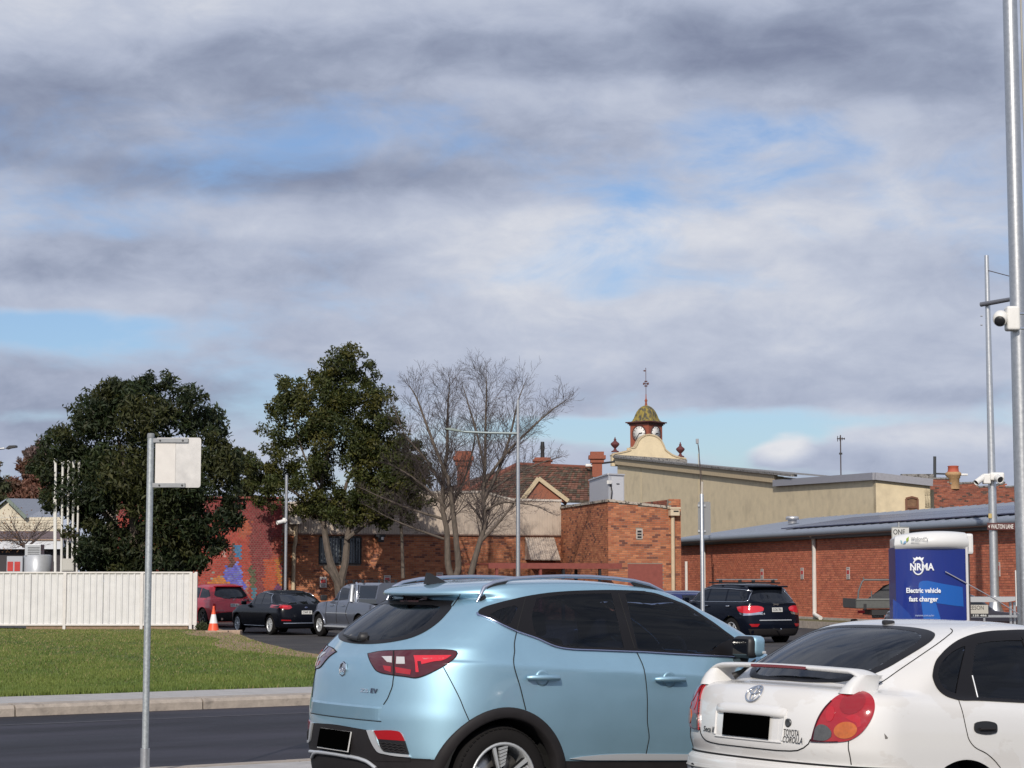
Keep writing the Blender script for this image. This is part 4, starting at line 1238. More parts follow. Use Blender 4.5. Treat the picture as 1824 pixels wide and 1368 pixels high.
        for h_ in holes:
            ho = []; h_ = [Vector(p) for p in (sm(h_) if 6 <= len(h_) < 60 and mode != 'side' else h_)]
            for a, b in zip(h_, h_[1:] + h_[:1]):
                k = max(1, int((b - a).length / step)); ho += [a.lerp(b, i / k) for i in range(k)]
            b0 = len(pts); m_ = len(ho); pts += ho; cons += [(b0 + i, b0 + (i + 1) % m_) for i in range(m_)]
        v, e, f, *_ = delaunay_2d_cdt(pts, cons, [], 1, 1e-5)
        if holes:
            cx_ = np.array([sum(v[i].x for i in t) / 3 for t in f]); cy_ = np.array([sum(v[i].y for i in t) / 3 for t in f]); inn = np.zeros(len(f), bool)
            for h_ in holes: inn |= inside(cx_, cy_, [tuple(p) for p in (sm(h_) if 6 <= len(h_) < 60 and mode != 'side' else h_)])
            f = [t for t, q in zip(f, inn) if not q]
        P3, N3 = [], []
        for q in v:
            if mode == 'px': o, d = s.ray(q.x, q.y)
            elif mode == 'side': o, d = Vector((q.x, -3, q.y)), Vector((0, 1, 0))
            elif mode == 'rear': o, d = Vector((-4, q.x, q.y)), Vector((1, 0, 0))
            elif mode == 'front': o, d = Vector((8, q.x, q.y)), Vector((-1, 0, 0))
            elif mode == 'top': o, d = Vector((q.x, q.y, 4)), Vector((0, 0, -1))
            p, nn = s.hit(o, d)
            P3.append(p); N3.append(nn)
        edges = {}
        for t in f:
            t = list(t)
            for a, b in zip(t, t[1:] + t[:1]):
                edges[(a, b)] = edges.get((a, b), 0) + 1
        rim = [(a, b) for (a, b) in edges if (b, a) not in edges]
        def mk(flip):
            sg = Vector((1, -1, 1)) if flip else Vector((1, 1, 1))
            mul = lambda p: Vector((p.x * sg.x, p.y * sg.y, p.z * sg.z))
            topv = [mul(p + nn * (off if offf is None else off + offf(q))) for p, nn, q in zip(P3, N3, v)]
            nv = len(topv)
            fs, nrms = [], []
            for t in f:
                t = list(t)
                a, b, c = (topv[i] for i in t[:3])
                g = (b - a).cross(c - a)
                if g.dot(mul(N3[t[0]])) < 0: t = t[::-1]
                fs.append(t); nrms.append([mul(N3[i]) for i in t])
            vs = list(topv)
            mpv = {}
            for a, b in rim:
                for i in (a, b):
                    if i not in mpv:
                        mpv[i] = len(vs); vs += [topv[i], mul(P3[i] - N3[i] * thick)]
                q = [mpv[a], mpv[b], mpv[b] + 1, mpv[a] + 1]
                fs.append(q)
                g = (vs[q[1]] - vs[q[0]]).cross(vs[q[3]] - vs[q[0]])
                nrms.append([g.normalized()] * 4)
            me = bpy.data.meshes.new(name)
            me.from_pydata([tuple(q) for q in vs], [], fs)
            for p_ in me.polygons: p_.use_smooth = True
            me.update()
            if offf is None:
                flat = [tuple(q) for r in nrms for q in r]
                me.normals_split_custom_set(flat)
            return link(name, me, material, parent if parent is not None and not flip else (parent.get('twin_obj') if False else parent) or s.root, True)
        o1 = mk(False)
        if mirror:
            o2 = mk(True)
            return o1, o2
        return o1
    def sympatch(s, name, right_px, material, mode='rear', **kw):
        """outline given as the right half in pixels (from top centre to bottom centre), mirrored about the mid plane"""
        pts = []
        for q in right_px:
            p, _ = s.at(*q)
            pts.append((min(p.y, 0.0), p.z))
        pts[0] = (0.0, pts[0][1]); pts[-1] = (0.0, pts[-1][1])
        poly = pts + [(-y, z) for y, z in reversed(pts[1:-1])]
        if 'inner' in kw:
            k, m2 = kw.pop('inner'); hole = shrink(poly, k)
            s.rear_hole = hole
            s.patch('window_frit', poly, material, mode=mode, holes=[hole], **kw)
            return s.patch(name, shrink(hole, 1.01), m2, mode=mode, off=.002, thick=.003)
        return s.patch(name, poly, material, mode=mode, **kw)
    def skin_pts(s, pxs, off=0.0, step=6):
        out = []
        if len(pxs) >= 4: pxs = sm(pxs, 4, 55, False)
        for (a, b) in zip(pxs[:-1], pxs[1:]):
            k = max(1, int(math.hypot(b[0] - a[0], b[1] - a[1]) / step))
            out += [(a[0] + (b[0] - a[0]) * i / k, a[1] + (b[1] - a[1]) * i / k) for i in range(k)]
        out.append(pxs[-1])
        r = []
        for q in out:
            p, nn = s.at(*q); r.append(p + nn * off)
        return r
    def cut(s, side=(), rear=(), top=(), grow=.016):
        """openings in the body shell behind the panes"""
        bm = bmesh.new(); bm.from_mesh(s.bodyobj.data)
        fc = list(bm.faces); c = np.array([f.calc_center_median() for f in fc]); nx = np.array([f.normal.x for f in fc]); dead = np.zeros(len(fc), bool)
        def big(p):
            p = np.array([tuple(q) for q in p]); o = p.mean(0); d = p - o; return [tuple(q) for q in o + d * (1 + grow / (np.linalg.norm(d, axis=1)[:, None] + 1e-6))]
        for p in side: dead |= inside(c[:, 0], c[:, 2], big(p)) & (np.abs(c[:, 1]) > .4)
        for p in rear: dead |= inside(c[:, 1], c[:, 2], big(p)) & (c[:, 0] < .4)
        for p in top: dead |= inside(c[:, 0], c[:, 1], big(p)) & (c[:, 2] > .85)
        bmesh.ops.delete(bm, geom=[f for f, q in zip(fc, dead) if q], context='FACES')
        bm.to_mesh(s.bodyobj.data); bm.free()
    def cabin(s, xf, xr, zs, ztop, half, wheel_x):
        """dark interior: floor, dash, seats with headrests, steering wheel (right-hand drive)"""
        s.box('cabin_floor', ((xf + xr) / 2 + .2, 0, .42), (xf - xr + 1.4, half * 1.8, .05), m_trimdark)
        s.box('dashboard', (wheel_x + .42, 0, zs - .13), (.36, half * 1.75, .26), m_trimdark, None, .06)
        s.box('parcel_shelf', (xr - .42, 0, zs - .10), (.55, half * 1.55, .03), m_trimdark)
        MB().tube([Vector((wheel_x + .06 * math.sin(a), -.36 + .18 * math.cos(a), zs - .02 + .17 * math.sin(a))) for a in np.linspace(0, 2 * math.pi, 25)], .014, 8).build('steering_wheel', m_black, s.root, True)
        for x, ys in ((xf, (-.36, .36)), (xr, (-.40, .0, .40))):
            for y in ys:
                R = Matrix.Rotation(math.radians(-14), 3, 'Y')
                st = MB().box((x, y, zs - .20), (.15, .46 if x == xf else .40, .62), R, .05).build('seat', m_seat, s.root, True)
                MB().box((x - .12, y, zs + .20), (.09, .25, .17), R, .04).build('headrest', m_seat, st, True)
    def line(s, name, pxs, r, material, mirror=True, off=0.0, n=6, parent=None, extra=()):
        pts = s.skin_pts(pxs, off) + [Vector(e) for e in extra]
        o = MB().tube(pts, r, n).build(name, material, parent or s.root, True)
        if mirror:
            MB().tube([Vector((p.x, -p.y, p.z)) for p in pts], r, n).build(name, material, parent or s.root, True)
        return o
    def sideline(s, name, xz, r, material, off=0.0, both=True, step=.04):
        pts = []
        for a, b in zip(xz[:-1], xz[1:]):
            k = max(1, int(math.hypot(b[0] - a[0], b[1] - a[1]) / step))
            pts += [(a[0] + (b[0] - a[0]) * i / k, a[1] + (b[1] - a[1]) * i / k) for i in range(k)]
        pts.append(xz[-1])
        for sg in ((-1, 1) if both else (-1,)):
            q = []
            for x, z in pts:
                p, nn = s.hit(Vector((x, 3 * sg, z)), Vector((0, -sg, 0))); q.append(p + nn * off)
            MB().tube(q, r, 5).build(name, material, s.root, True)
    def side_xz(s, pxs):
        r = []
        for q in pxs:
            p, _ = s.at(*q); r.append((p.x, p.z))
        return r
    # --- running gear
    def wheel(s, x, y, R, rim_r, w, spokes='multi', z=None, rimmat=None):
        """wheel > tyre, rim (> spoke pieces), disc; outer face looks along the sign of y"""
        sg = 1 if y > 0 else -1
        z = R if z is None else z
        Mw = Matrix.Translation((x, y, z)) @ basis((1, 0, 0), (0, 0, 1) if sg < 0 else (0, 0, -1), (0, -1, 0) if sg < 0 else (0, 1, 0))
        ty = MB().lathe([(rim_r - .005, -w), (R - .03, -w), (R - .008, -w + .02), (R, -w + .05), (R, -.05), (R - .006, -.022), (R - .03, -.006), (rim_r + .035, .004), (rim_r + .008, -.004), (rim_r - .008, -.012)], 44, Mw, caps=False)
        for k in range(60):                                   # tread blocks' shoulder cuts
            a = 2 * math.pi * k / 60
            ty.box(Mw @ Vector((math.cos(a) * (R - .012), math.sin(a) * (R - .012), -.022)), (.006, .022, .03), (Mw @ Matrix.Rotation(a, 4, 'Z')).to_3x3())
        wh = ty.build('wheel', m_rubber, s.root, True)
        rm = rimmat or m_rim
        MB().lathe([(rim_r - .002, -.012), (rim_r + .006, -.002), (rim_r - .004, .003), (rim_r - .014, -.004), (rim_r - .02, -.06), (rim_r - .03, -w + .01)], 44, Mw, caps=False).build('rim', rm, wh, True)
        MB().lathe([(rim_r - .02, -.16), (.04, -.16), (.03, -.159)], 30, Mw, caps=True).build('wheel_well_back', m_rimdark, wh, True)
        MB().lathe([(rim_r - .05, -.10), (rim_r - .05, -.085), (.09, -.085)], 30, Mw, caps=False).build('brake_disc', mat('disc_steel', (.42, .40, .38), rough=.35, metal=.9), wh, True)
        hub = MB().lathe([(.075, -.09), (.07, -.025), (.05, -.012), (.001, -.010)], 20, Mw); hub.build('hub', rm if spokes != 'bitone' else m_rimdark, wh, True)
        L_ = rim_r - .012
        if spokes == 'bitone':
            for k in range(5):
                a0 = math.radians(90 + 72 * k + 8)
                def pt(a, r, h): return Mw @ Vector((math.cos(a) * r, math.sin(a) * r, h))
                back = MB(); back.add([pt(a0 - .32, .07, -.03), pt(a0 + .32, .07, -.03), pt(a0 + .27, L_, -.022), pt(a0 - .27, L_, -.022), pt(a0 - .32, .07, -.06), pt(a0 + .32, .07, -.06), pt(a0 + .27, L_, -.05), pt(a0 - .27, L_, -.05)],
                         [(0, 1, 2, 3), (1, 5, 6, 2), (3, 2, 6, 7), (0, 3, 7, 4)])
                back.build('spoke_back', m_rimdark, wh, True)
                sp = MB()                                     # one machined arm, and a ladder of slanted faces beside it
                for (b0, b1, c0, c1, r0, r1) in ((.16, .30, .14, .25, .08, L_),):
                    sp.add([pt(a0 + b0, r0, -.010), pt(a0 + b1, r0, -.010), pt(a0 + c1, r1, -.008), pt(a0 + c0, r1, -.008), pt(a0 + b0, r0, -.03), pt(a0 + b1, r0, -.03), pt(a0 + c1, r1, -.03), pt(a0 + c0, r1, -.03)],
                           [(0, 1, 2, 3), (1, 5, 6, 2), (0, 3, 7, 4), (2, 6, 7, 3)])
                nb = 6
                for i in range(nb):
                    ra, rb = .085 + (L_ - .095) * i / nb, .085 + (L_ - .095) * (i + .72) / nb
                    dl = .018
                    sp.add([pt(a0 - .28, ra + dl, -.010), pt(a0 + .03, ra, -.010), pt(a0 + .04, rb, -.009), pt(a0 - .27, min(rb + dl, L_), -.009), pt(a0 - .28, ra + dl, -.03), pt(a0 + .03, ra, -.03), pt(a0 + .04, rb, -.03), pt(a0 - .27, min(rb + dl, L_), -.03)],
                           [(0, 1, 2, 3), (1, 5, 6, 2), (0, 3, 7, 4), (2, 6, 7, 3), (0, 4, 5, 1)])
                sp.build('spoke', m_rim, wh, True)
        else:
            ns = {'five': 5, 'multi': 10, 'six': 6}[spokes]
            sp = MB(); hw = {5: .16, 10: .07, 6: .12}[ns]
            for k in range(ns):
                a0 = math.pi / 2 + 2 * math.pi * k / ns
                def pt(a, r, h): return Mw @ Vector((math.cos(a) * r, math.sin(a) * r, h))
                sp.add([pt(a0 - hw * 2, .06, -.015), pt(a0 + hw * 2, .06, -.015), pt(a0 + hw, L_, -.008), pt(a0 - hw, L_, -.008), pt(a0 - hw * 2, .06, -.05), pt(a0 + hw * 2, .06, -.05), pt(a0 + hw, L_, -.05), pt(a0 - hw, L_, -.05)],
                       [(0, 1, 2, 3), (1, 5, 6, 2), (0, 3, 7, 4)])
            sp.build('spokes', rm, wh, True)
        return wh
    def wells(s, wheels, R, half, inner=.42):
        for (wx, wz) in wheels:
            for sg in (-1, 1):
                mb = MB(); n = 20; vs = []
                for y in (half * sg, inner * sg):
                    for k in range(n + 1):
                        a = -.35 + (math.pi + .7) * k / n
                        vs.append((wx + math.cos(a) * (R + .004), y, wz + math.sin(a) * (R + .004)))
                m = n + 1
                fs = [(k, k + 1, m + k + 1, m + k) for k in range(n)]
                mb.add(vs, fs)
                vs2 = vs[m:]; mb.add(vs2, [tuple(range(m))])
                mb.build('wheel_arch_liner', mat('liner', (.008, .008, .008), rough=.95), s.root, True)
    def box(s, name, c, size, material, parent=None, bevel=.004, rot=None):
        return MB().box(c, size, rot, bevel).build(name, material, parent or s.root, True)
    def rtext(s, name, body, y, z, h, material, width=None, off=.004, shear=0.0, bold=.01, parent=None, x=None, align='CENTER'):
        """lettering on the rear at (y, z); reads left to right from behind"""
        p, nn = s.hit(Vector((-4, y, z)), Vector((1, 0, 0)))
        nn = Vector((nn.x, nn.y, nn.z)).normalized()
        X = Vector((0, -1, 0)); X = (X - nn * X.dot(nn)).normalized(); Y = nn.cross(X)
        M = basis(X, Y, nn, p + nn * off)
        return text(name, body, M, h, material, parent or s.root, True, width, shear, align, bold)

def zc(ox, oy, k, pts): return [(ox + x / k, oy + y / k) for x, y in pts]
def zA(*p): return zc(760, 1228, 6.514, p)
def zB(*p): return zc(540, 1140, 6.0, p)
def zC(*p): return zc(590, 1010, 7.015, p)
def zD(*p): return zc(830, 1010, 5.527, p)
def zE(*p): return zc(1120, 1010, 6.514, p)
def zF(*p): return zc(900, 1150, 5.067, p)
def zG(*p): return zc(1200, 1160, 6.514, p)
def zH(*p): return zc(1420, 1200, 8.143, p)
def zI(*p): return zc(1600, 1090, 4.92, p)
def zJ(*p): return zc(1260, 1090, 4.343, p)

HD = (.83766, .54392)
TILT = -.0498
# ------------------------------------------------------------------ light blue electric SUV
p_blue = paint('ice_blue_paint', (.345, .55, .67), metal=.75, rough=.52)
mg = Car('hatchback_suv', 'ice blue small SUV with roof rails and black arch cladding, beside the white liftback', (-.5425, 12.866, -.001), HD, tilt=TILT * 1.0, paint=p_blue)
WH = [(0, .325), (2.585, .325)]
LW = ([-.75, -.3, .3, 1.2, 2.2, 3.0, 3.5], [.965, .99, 1, 1, .995, .98, .95])
def K(*k): return list(k)
mg.body([
    (-.30, 3.15, .60, .19, .3, .4),
    (-.55, 3.34, .80, .20, .4, .5),
    (-.66, 3.42, .865, K((-.7, .31), (-.2, .29), (3.4, .28)), .56, .6),
    (-.685, 3.45, .890, K((-.7, .44), (0, .455), (3.4, .44)), .60, .65),
    (-.688, 3.45, .893, K((-.7, .455), (0, .465), (3.4, .455)), .60, .65),
    (-.700, 3.45, .898, K((-.7, .57), (0, .57), (3.4, .56)), .62, .7),
    (-.702, 3.44, .902, K((-.7, .69), (0, .68), (3.4, .65)), .62, .75),
    (-.690, 3.41, .903, K((-.7, .80), (0, .79), (2.4, .78), (3.4, .74)), .62, .8),
    (-.675, 3.33, .899, K((-.7, .93), (0, .925), (2.2, .92), (3.3, .83)), .62, .8),
    (-.648, 3.20, .893, K((-.7, 1.028), (-.2, 1.035), (.6, 1.02), (2.2, .99), (3.1, .89)), .60, .7),
    (-.632, 3.10, .882, K((-.7, 1.052), (-.2, 1.060), (.6, 1.045), (2.2, 1.01), (3.1, .91)), .60, .7),
    (-.585, 2.85, .859, K((-.6, 1.105), (-.2, 1.115), (.6, 1.095), (2.0, 1.06), (2.8, .975)), .52, .6),
    (-.530, 2.48, .836, K((-.6, 1.165), (-.2, 1.175), (.6, 1.15), (2.2, 1.10), (2.45, 1.085)), .52, .45),
    (-.375, 2.24, .782, K((-.4, 1.295), (.6, 1.30), (2.2, 1.26)), .50, .40),
    (-.215, 1.99, .722, K((-.3, 1.405), (.6, 1.42), (1.9, 1.385)), .48, .40),
    (-.160, 1.85, .700, K((-.2, 1.425), (.2, 1.455), (.8, 1.475), (1.3, 1.465), (1.85, 1.43)), .46, .38),
    (-.262, 1.74, .676, K((-.3, 1.440), (.2, 1.493), (.85, 1.520), (1.3, 1.505), (1.74, 1.475)), .62, .36),
    (-.270, 1.64, .655, K((-.3, 1.455), (.2, 1.522), (.85, 1.552), (1.36, 1.536), (1.64, 1.505)), .62, .36),
    (-.235, 1.56, .610, K((-.3, 1.475), (.2, 1.543), (.85, 1.575), (1.3, 1.560), (1.56, 1.53)), .60, .36),
    (-.10, 1.38, .42, K((-.2, 1.507), (.3, 1.568), (.85, 1.595), (1.38, 1.565)), .45, .4),
    (.12, 1.0, .20, K((0, 1.538), (.4, 1.583), (.85, 1.604), (1.1, 1.597)), .3, .3),
    (.30, .85, .0, K((.2, 1.560), (.5, 1.590), (.85, 1.606)), .15, .15),
], wheels=WH, arch_r=.395, split=.458, width=LW, nround=2.45)
mg.wells(WH, .395, .86)
for wx in (0, 2.585):
    for sg in (-1, 1): mg.wheel(wx, sg * .875, .333, .232, .215, 'bitone')
# side: doors, glass, trim
top_px = zD((115, 450), (130, 425), (170, 400), (300, 358), (450, 320), (590, 288), (800, 255), (1000, 238), (1200, 230), (1400, 226), (1600, 230), (1770, 238)) + zE((150, 280), (300, 303), (420, 342), (540, 388), (650, 432), (760, 496), (850, 555), (1000, 655), (1120, 745), (1230, 825), (1300, 900), (1330, 960), (1345, 1035))
bot_px = zE((1250, 1042), (1160, 1040), (900, 1020), (500, 1000), (100, 975)) + zD((1670, 825), (1300, 812), (980, 795), (860, 770), (700, 695), (500, 625), (350, 560), (240, 505), (130, 468))
dlo = top_px + bot_px
panes = [
    ('quarter_window', zD((235, 470), (330, 420), (430, 392), (490, 385), (510, 400), (440, 555), (400, 560), (330, 520))),
    ('rear_door_window', zD((690, 312), (850, 287), (1050, 270), (1250, 264), (1428, 262), (1555, 798), (1300, 790), (1000, 778), (870, 745), (690, 672), (655, 560), (650, 470))),
    ('front_door_window', zD((1568, 268),) + zE((20, 300), (150, 308), (300, 332), (420, 370), (540, 416), (650, 460), (760, 525), (850, 582), (1000, 685), (1120, 775), (1180, 840), (1060, 890), (930, 985), (500, 975), (105, 955), (60, 770))),
]
mg.patch('window_surround', dlo, m_surround, off=.0025, mirror=True, holes=[pl for nm, pl in panes])
for nm, pl in panes: mg.patch(nm, shrink(pl, 1.01), m_pane, off=.0020, thick=.003, mirror=True)
mg_side = [mg.side_xz(pl) for nm, pl in panes]
mg.line('belt_trim', zD((112, 455), (118, 475), (240, 514), (350, 570), (500, 637), (700, 707), (865, 780), (980, 806), (1300, 823), (1670, 837)) + zE((100, 987), (500, 1010), (900, 1031), (1250, 1050)), .0075, mat('belt_chrome', (.45, .48, .62), rough=.2, metal=1.0), off=.004)
rd_edge = zD((590, 290), (560, 400), (500, 630), (476, 760), (478, 830)) + zF((75, 120), (77, 170), (90, 230), (130, 360), (165, 500), (185, 580))
bp_edge = zD((1500, 262), (1600, 600), (1668, 830)) + zF((1178, 45), (1215, 120), (1245, 190), (1262, 270), (1275, 380), (1282, 500), (1283, 700), (1297, 830), (1285, 900), (1270, 978))
mg.line('panel_gap', rd_edge, .0032, m_gap, off=.0018)
mg.line('panel_gap', bp_edge, .0032, m_gap, off=.0018)
belt_r = zF((490, 22), (900, 42), (1165, 55))
rdoor = zD((505, 640), (480, 760), (482, 830)) + zF((82, 120), (85, 172), (98, 232), (138, 362), (172, 500), (192, 580), (300, 640), (400, 735), (480, 860), (530, 970), (545, 1010), (640, 1012), (700, 1000), (900, 970), (1100, 963), (1263, 963), (1288, 830), (1275, 700), (1274, 500), (1267, 380), (1254, 270), (1237, 190), (1207, 120), (1170, 62), (900, 48), (480, 25)) + zD((860, 790), (700, 715))
d1, d2 = mg.patch('rear_door', rdoor, p_blue, off=.0008, thick=.0006, mirror=True)
bx = mg.side_xz(zF((1288, 965), (1302, 830), (1291, 700), (1290, 500), (1283, 380), (1270, 270), (1253, 190), (1223, 120), (1186, 65)))
fd = bx + [(1.5, 1.125), (2.02, 1.10), (2.06, .95), (2.10, .75), (2.07, .55), (1.98, .49), (1.2, .475)]
for dd in (fd,):
    f1, f2 = mg.patch('front_door', dd, p_blue, mode='side', off=.0008, thick=.0006, mirror=True)
mg.sideline('panel_gap', [(2.03, 1.10), (2.07, .95), (2.11, .75), (2.08, .55), (1.98, .48)], .004, m_gap, off=.002)
def handle(car, cx, cy, L_, par):
    p, nn = car.at(cx, cy)
    for q, prt in ((p, par[0]), (Vector((p.x, -p.y, p.z)), par[1])):
        sg = -1 if q.y < 0 else 1
        o = Vector((0, sg, 0))
        mb = MB()
        mb.tube([q + Vector((-L_ / 2, 0, 0)) + o * .012, q + Vector((-L_ / 2 + .02, 0, .002)) + o * .034, q + Vector((0, 0, .004)) + o * .042, q + Vector((L_ / 2 - .02, 0, .002)) + o * .036, q + Vector((L_ / 2, 0, 0)) + o * .012], [.012, .017, .018, .017, .012], 10)
        h_ = mb.build('door_handle', p_blue, prt, True)
        bmx = MB().lathe([(.052, -.004), (.050, .003), (.036, .0015), (.001, -.001)], 20, basis((1, 0, 0), (0, 0, 1 * -sg), (0, sg, 0), q + o * .0035))
        bmx.build('handle_cup', p_blue, prt, True)
handle(mg, *zF((335, 292))[0], .235, (d1, d2))
handle(mg, *zF((1478, 306))[0], .235, (f1, f2))
# arch cladding rings, sill cladding flare and its silver strip
for wx in (0, 2.585):
    for sg in (-1, 1):
        vs, nk = [], 44
        for k in range(nk + 1):
            a = math.radians(-14) + math.radians(208) * k / nk
            for rr, dy in ((.458, -.004), (.456, .010), (.448, .016), (.402, .016), (.390, .008), (.386, -.06)):
                r2 = max(rr, .404); q, _ = mg.hit(Vector((wx + r2 * math.cos(a), 3 * sg, .325 + r2 * math.sin(a))), Vector((0, -sg, 0)))
                vs.append((wx + rr * math.cos(a), q.y + sg * dy, .325 + rr * math.sin(a)))
        MB().add(vs, [(i * 6 + j, (i + 1) * 6 + j, (i + 1) * 6 + j + 1, i * 6 + j + 1) for i in range(nk) for j in range(5)], True).build('arch_cladding', m_plastic, mg.root, True)
strip = [(.47, .473), (.56, .486), (.70, .497), (.85, .503), (1.0, .505), (1.9, .50), (1.96, .488), (1.9, .466), (.60, .465)]
mg.patch('sill_trim', strip, m_satin, mode='side', off=.010, thick=.012, mirror=True)
# tailgate: glass, lamps, badges
mg.sympatch('rear_window', zC((947, 352), (1130, 385), (1300, 424), (1420, 458), (1508, 492), (1430, 600), (1330, 700), (1220, 780), (1130, 832), (1000, 885), (830, 925), (640, 953), (350, 962)), m_surround, off=.003, inner=(.86, m_pane))
mg.line('panel_gap', zC((1612, 340), (1580, 400), (1516, 490)), .004, m_gap, off=.001)
mg.line('panel_gap', zB((970, 378), (962, 430), (955, 490), (930, 560), (900, 630), (860, 690)), .0035, m_gap, off=.001)
mg.line('panel_gap', zB((1500, 292), (1590, 460), (1680, 640)) + zA((430, 220), (500, 378)), .003, m_gap, off=.001)
TL = zB((700, 152), (830, 127), (1000, 118), (1300, 110), (1580, 115), (1630, 125), (1643, 150), (1620, 190), (1530, 260), (1400, 330), (1280, 382), (1200, 400), (1100, 387), (960, 370), (800, 332), (750, 272), (710, 192))
tcx, tcy = sum(p[0] for p in TL) / len(TL), sum(p[1] for p in TL) / len(TL)
mg.patch('lamp_surround', [(tcx + (x - tcx) * 1.025, tcy + (y - tcy) * 1.07) for x, y in TL], m_gap, off=.004, thick=.008, mirror=True, step=4)
t1, t2 = mg.patch('tail_light', TL, m_reddark, off=.006, thick=.01, mirror=True, step=4)
for nm, pl, mm in (('lamp_panel', zB((1185, 170), (1590, 165), (1500, 222), (1400, 235), (1270, 262), (1262, 232), (1225, 232), (1240, 345), (1208, 345), (1200, 240)), m_redlit),
                   ('lamp_panel', zB((1270, 190), (1540, 188), (1480, 215), (1290, 215)), mat('lens_pink', (.55, .16, .16), rough=.1, coat=.8)),
                   ('reverse_lamp', zB((845, 182), (955, 180), (955, 246), (905, 238)), m_clear), ('reverse_lamp', zB((1003, 185), (1088, 187), (1094, 258), (1000, 258)), m_clear),
                   ('lamp_panel', zB((860, 275), (945, 285), (945, 345), (880, 325)), m_red), ('lamp_panel', zB((990, 290), (1160, 320), (1150, 372), (1000, 352)), m_red),
                   ('lamp_divider', zB((966, 122), (978, 122), (982, 372), (966, 370)), m_gap)):
    mg.patch(nm, pl, mm, off=.0085, thick=.003, mirror=True, step=4)
# lower tailgate lip leaning over its shadowed recess
lipv = []
for y in np.linspace(-.465, .465, 41):
    e = 1 - (abs(y) / .465) ** 12
    for z, o in ((.752, .0005), (.739, .012 * e), (.669, .002 * e)):
        p, nn = mg.hit(Vector((-4, y, z)), Vector((1, 0, 0))); lipv.append(p + Vector((-o - .0006, 0, 0)))
MB().add(lipv, [(i * 3 + j, i * 3 + j + 1, i * 3 + j + 4, i * 3 + j + 3) for i in range(40) for j in range(2)]).build('tailgate_lip', p_blue, mg.root, True)
lp = [mg.hit(Vector((-4, y, .663)), Vector((1, 0, 0)))[0] + Vector((-.001, 0, 0)) for y in np.linspace(-.47, .47, 25)]
MB().tube(lp, .003, 6).build('panel_gap', m_gap, mg.root, True)
# black lower bumper with number plate, side reflectors in silver frames
mg.sympatch('bumper_insert', zB((360, 905), (560, 940), (700, 964), (740, 1090), (780, 1170), (820, 1205), (900, 1225), (1150, 1262), (1150, 1300), (760, 1290), (400, 1230)), m_plastic, off=.004)
fr = zB((692, 962), (752, 962), (775, 1020), (800, 1090), (835, 1160), (870, 1190), (1000, 1212), (1135, 1226), (1150, 1250), (1000, 1238), (880, 1216), (815, 1197), (775, 1150), (735, 1075))
mg.patch('reflector_frame', fr, m_satin, off=.014, thick=.012, mirror=True, step=4)
mg.patch('reflector', zB((760, 966), (1010, 972), (1040, 985), (1062, 1010), (1092, 1078), (960, 1068), (803, 1057)), m_red, off=.008, thick=.006, mirror=True, step=4)
gv = zB((803, 1057), (960, 1068), (1092, 1078), (1135, 1222), (1000, 1208), (872, 1186), (838, 1155))
mg.patch('bumper_grille', gv, mat('grille_black', (.01, .01, .012), rough=.5), off=.006, thick=.006, mirror=True, step=4)
for k in range(4):                                            # wavy bars of the grille
    y0_ = 1092 + 28 * k
    pts = zB(*[(825 + 12 * k + i * 28, y0_ + i * 3.2 + (6 if i % 2 else -6)) for i in range(10)])
    mg.line('grille_bar', pts, .004, m_plastic, off=.009)
def plate(car, z, tilt, w=.372, h=.107, material=m_plate, dx=.012, body=None, mats=None, off=None):
    p, nn = car.hit(Vector((-4, 0, z)), Vector((1, 0, 0)))
    M = Matrix.Translation(p + Vector((-dx, 0, 0))) @ Matrix.Rotation(math.radians(tilt), 4, 'Y')
    o = MB().box((0, 0, 0), (.006, w, h), None, .002)
    o.v = [tuple(M @ Vector(v)) for v in o.v]
    pl = o.build('number_plate', material, car.root, True)
    if body:
        F_ = M @ basis((0, -1, 0), (0, 0, 1), (-1, 0, 0), (-.0032, 0, -h * .28))
        text('plate_lettering', body, F_, h * .56, m_ink, pl, True, w * .82, align='CENTER', bold=.02, thick=.003)
    return pl
plate(mg, .525, 8, .40, .118, m_platedark, .02)
pw = plate(mg, .521, 8, .412, .126, m_plate, .014)
MB().lathe([(.048, 0), (.048, .010), (.040, .012), (.040, .004), (.001, .004)], 8, mg.M.inverted() @ mg.M @ basis((0, -1, 0), (0, 0, 1), (-1, 0, 0), mg.hit(Vector((-4, 0, .962)), Vector((1, 0, 0)))[0]), smooth=False).build('badge', m_chrome, mg.root, True)
mg.rtext('badge_lettering', 'MG', 0, .944, .030, m_chrome, width=.052, off=.009)
mg.rtext('model_lettering', 'ZS', -.245, .832, .021, m_chrome, width=.085, align='LEFT')
mg.rtext('model_lettering', 'EV', -.345, .831, .027, mat('badge_dark', (.05, .06, .10), rough=.3), width=.065, align='LEFT', bold=.03)
MB().tube(mg.skin_pts(zB((90, 1190), (250, 1205), (380, 1222), (680, 1290), (790, 1368)), .01), .012, 8).build('skid_trim', m_satin, mg.root, True)
MB().tube([Vector((p.x, -p.y, p.z)) for p in mg.skin_pts(zB((250, 1205), (380, 1222), (680, 1290), (790, 1368)), .01)], .012, 8).build('skid_trim', m_satin, mg.root, True)
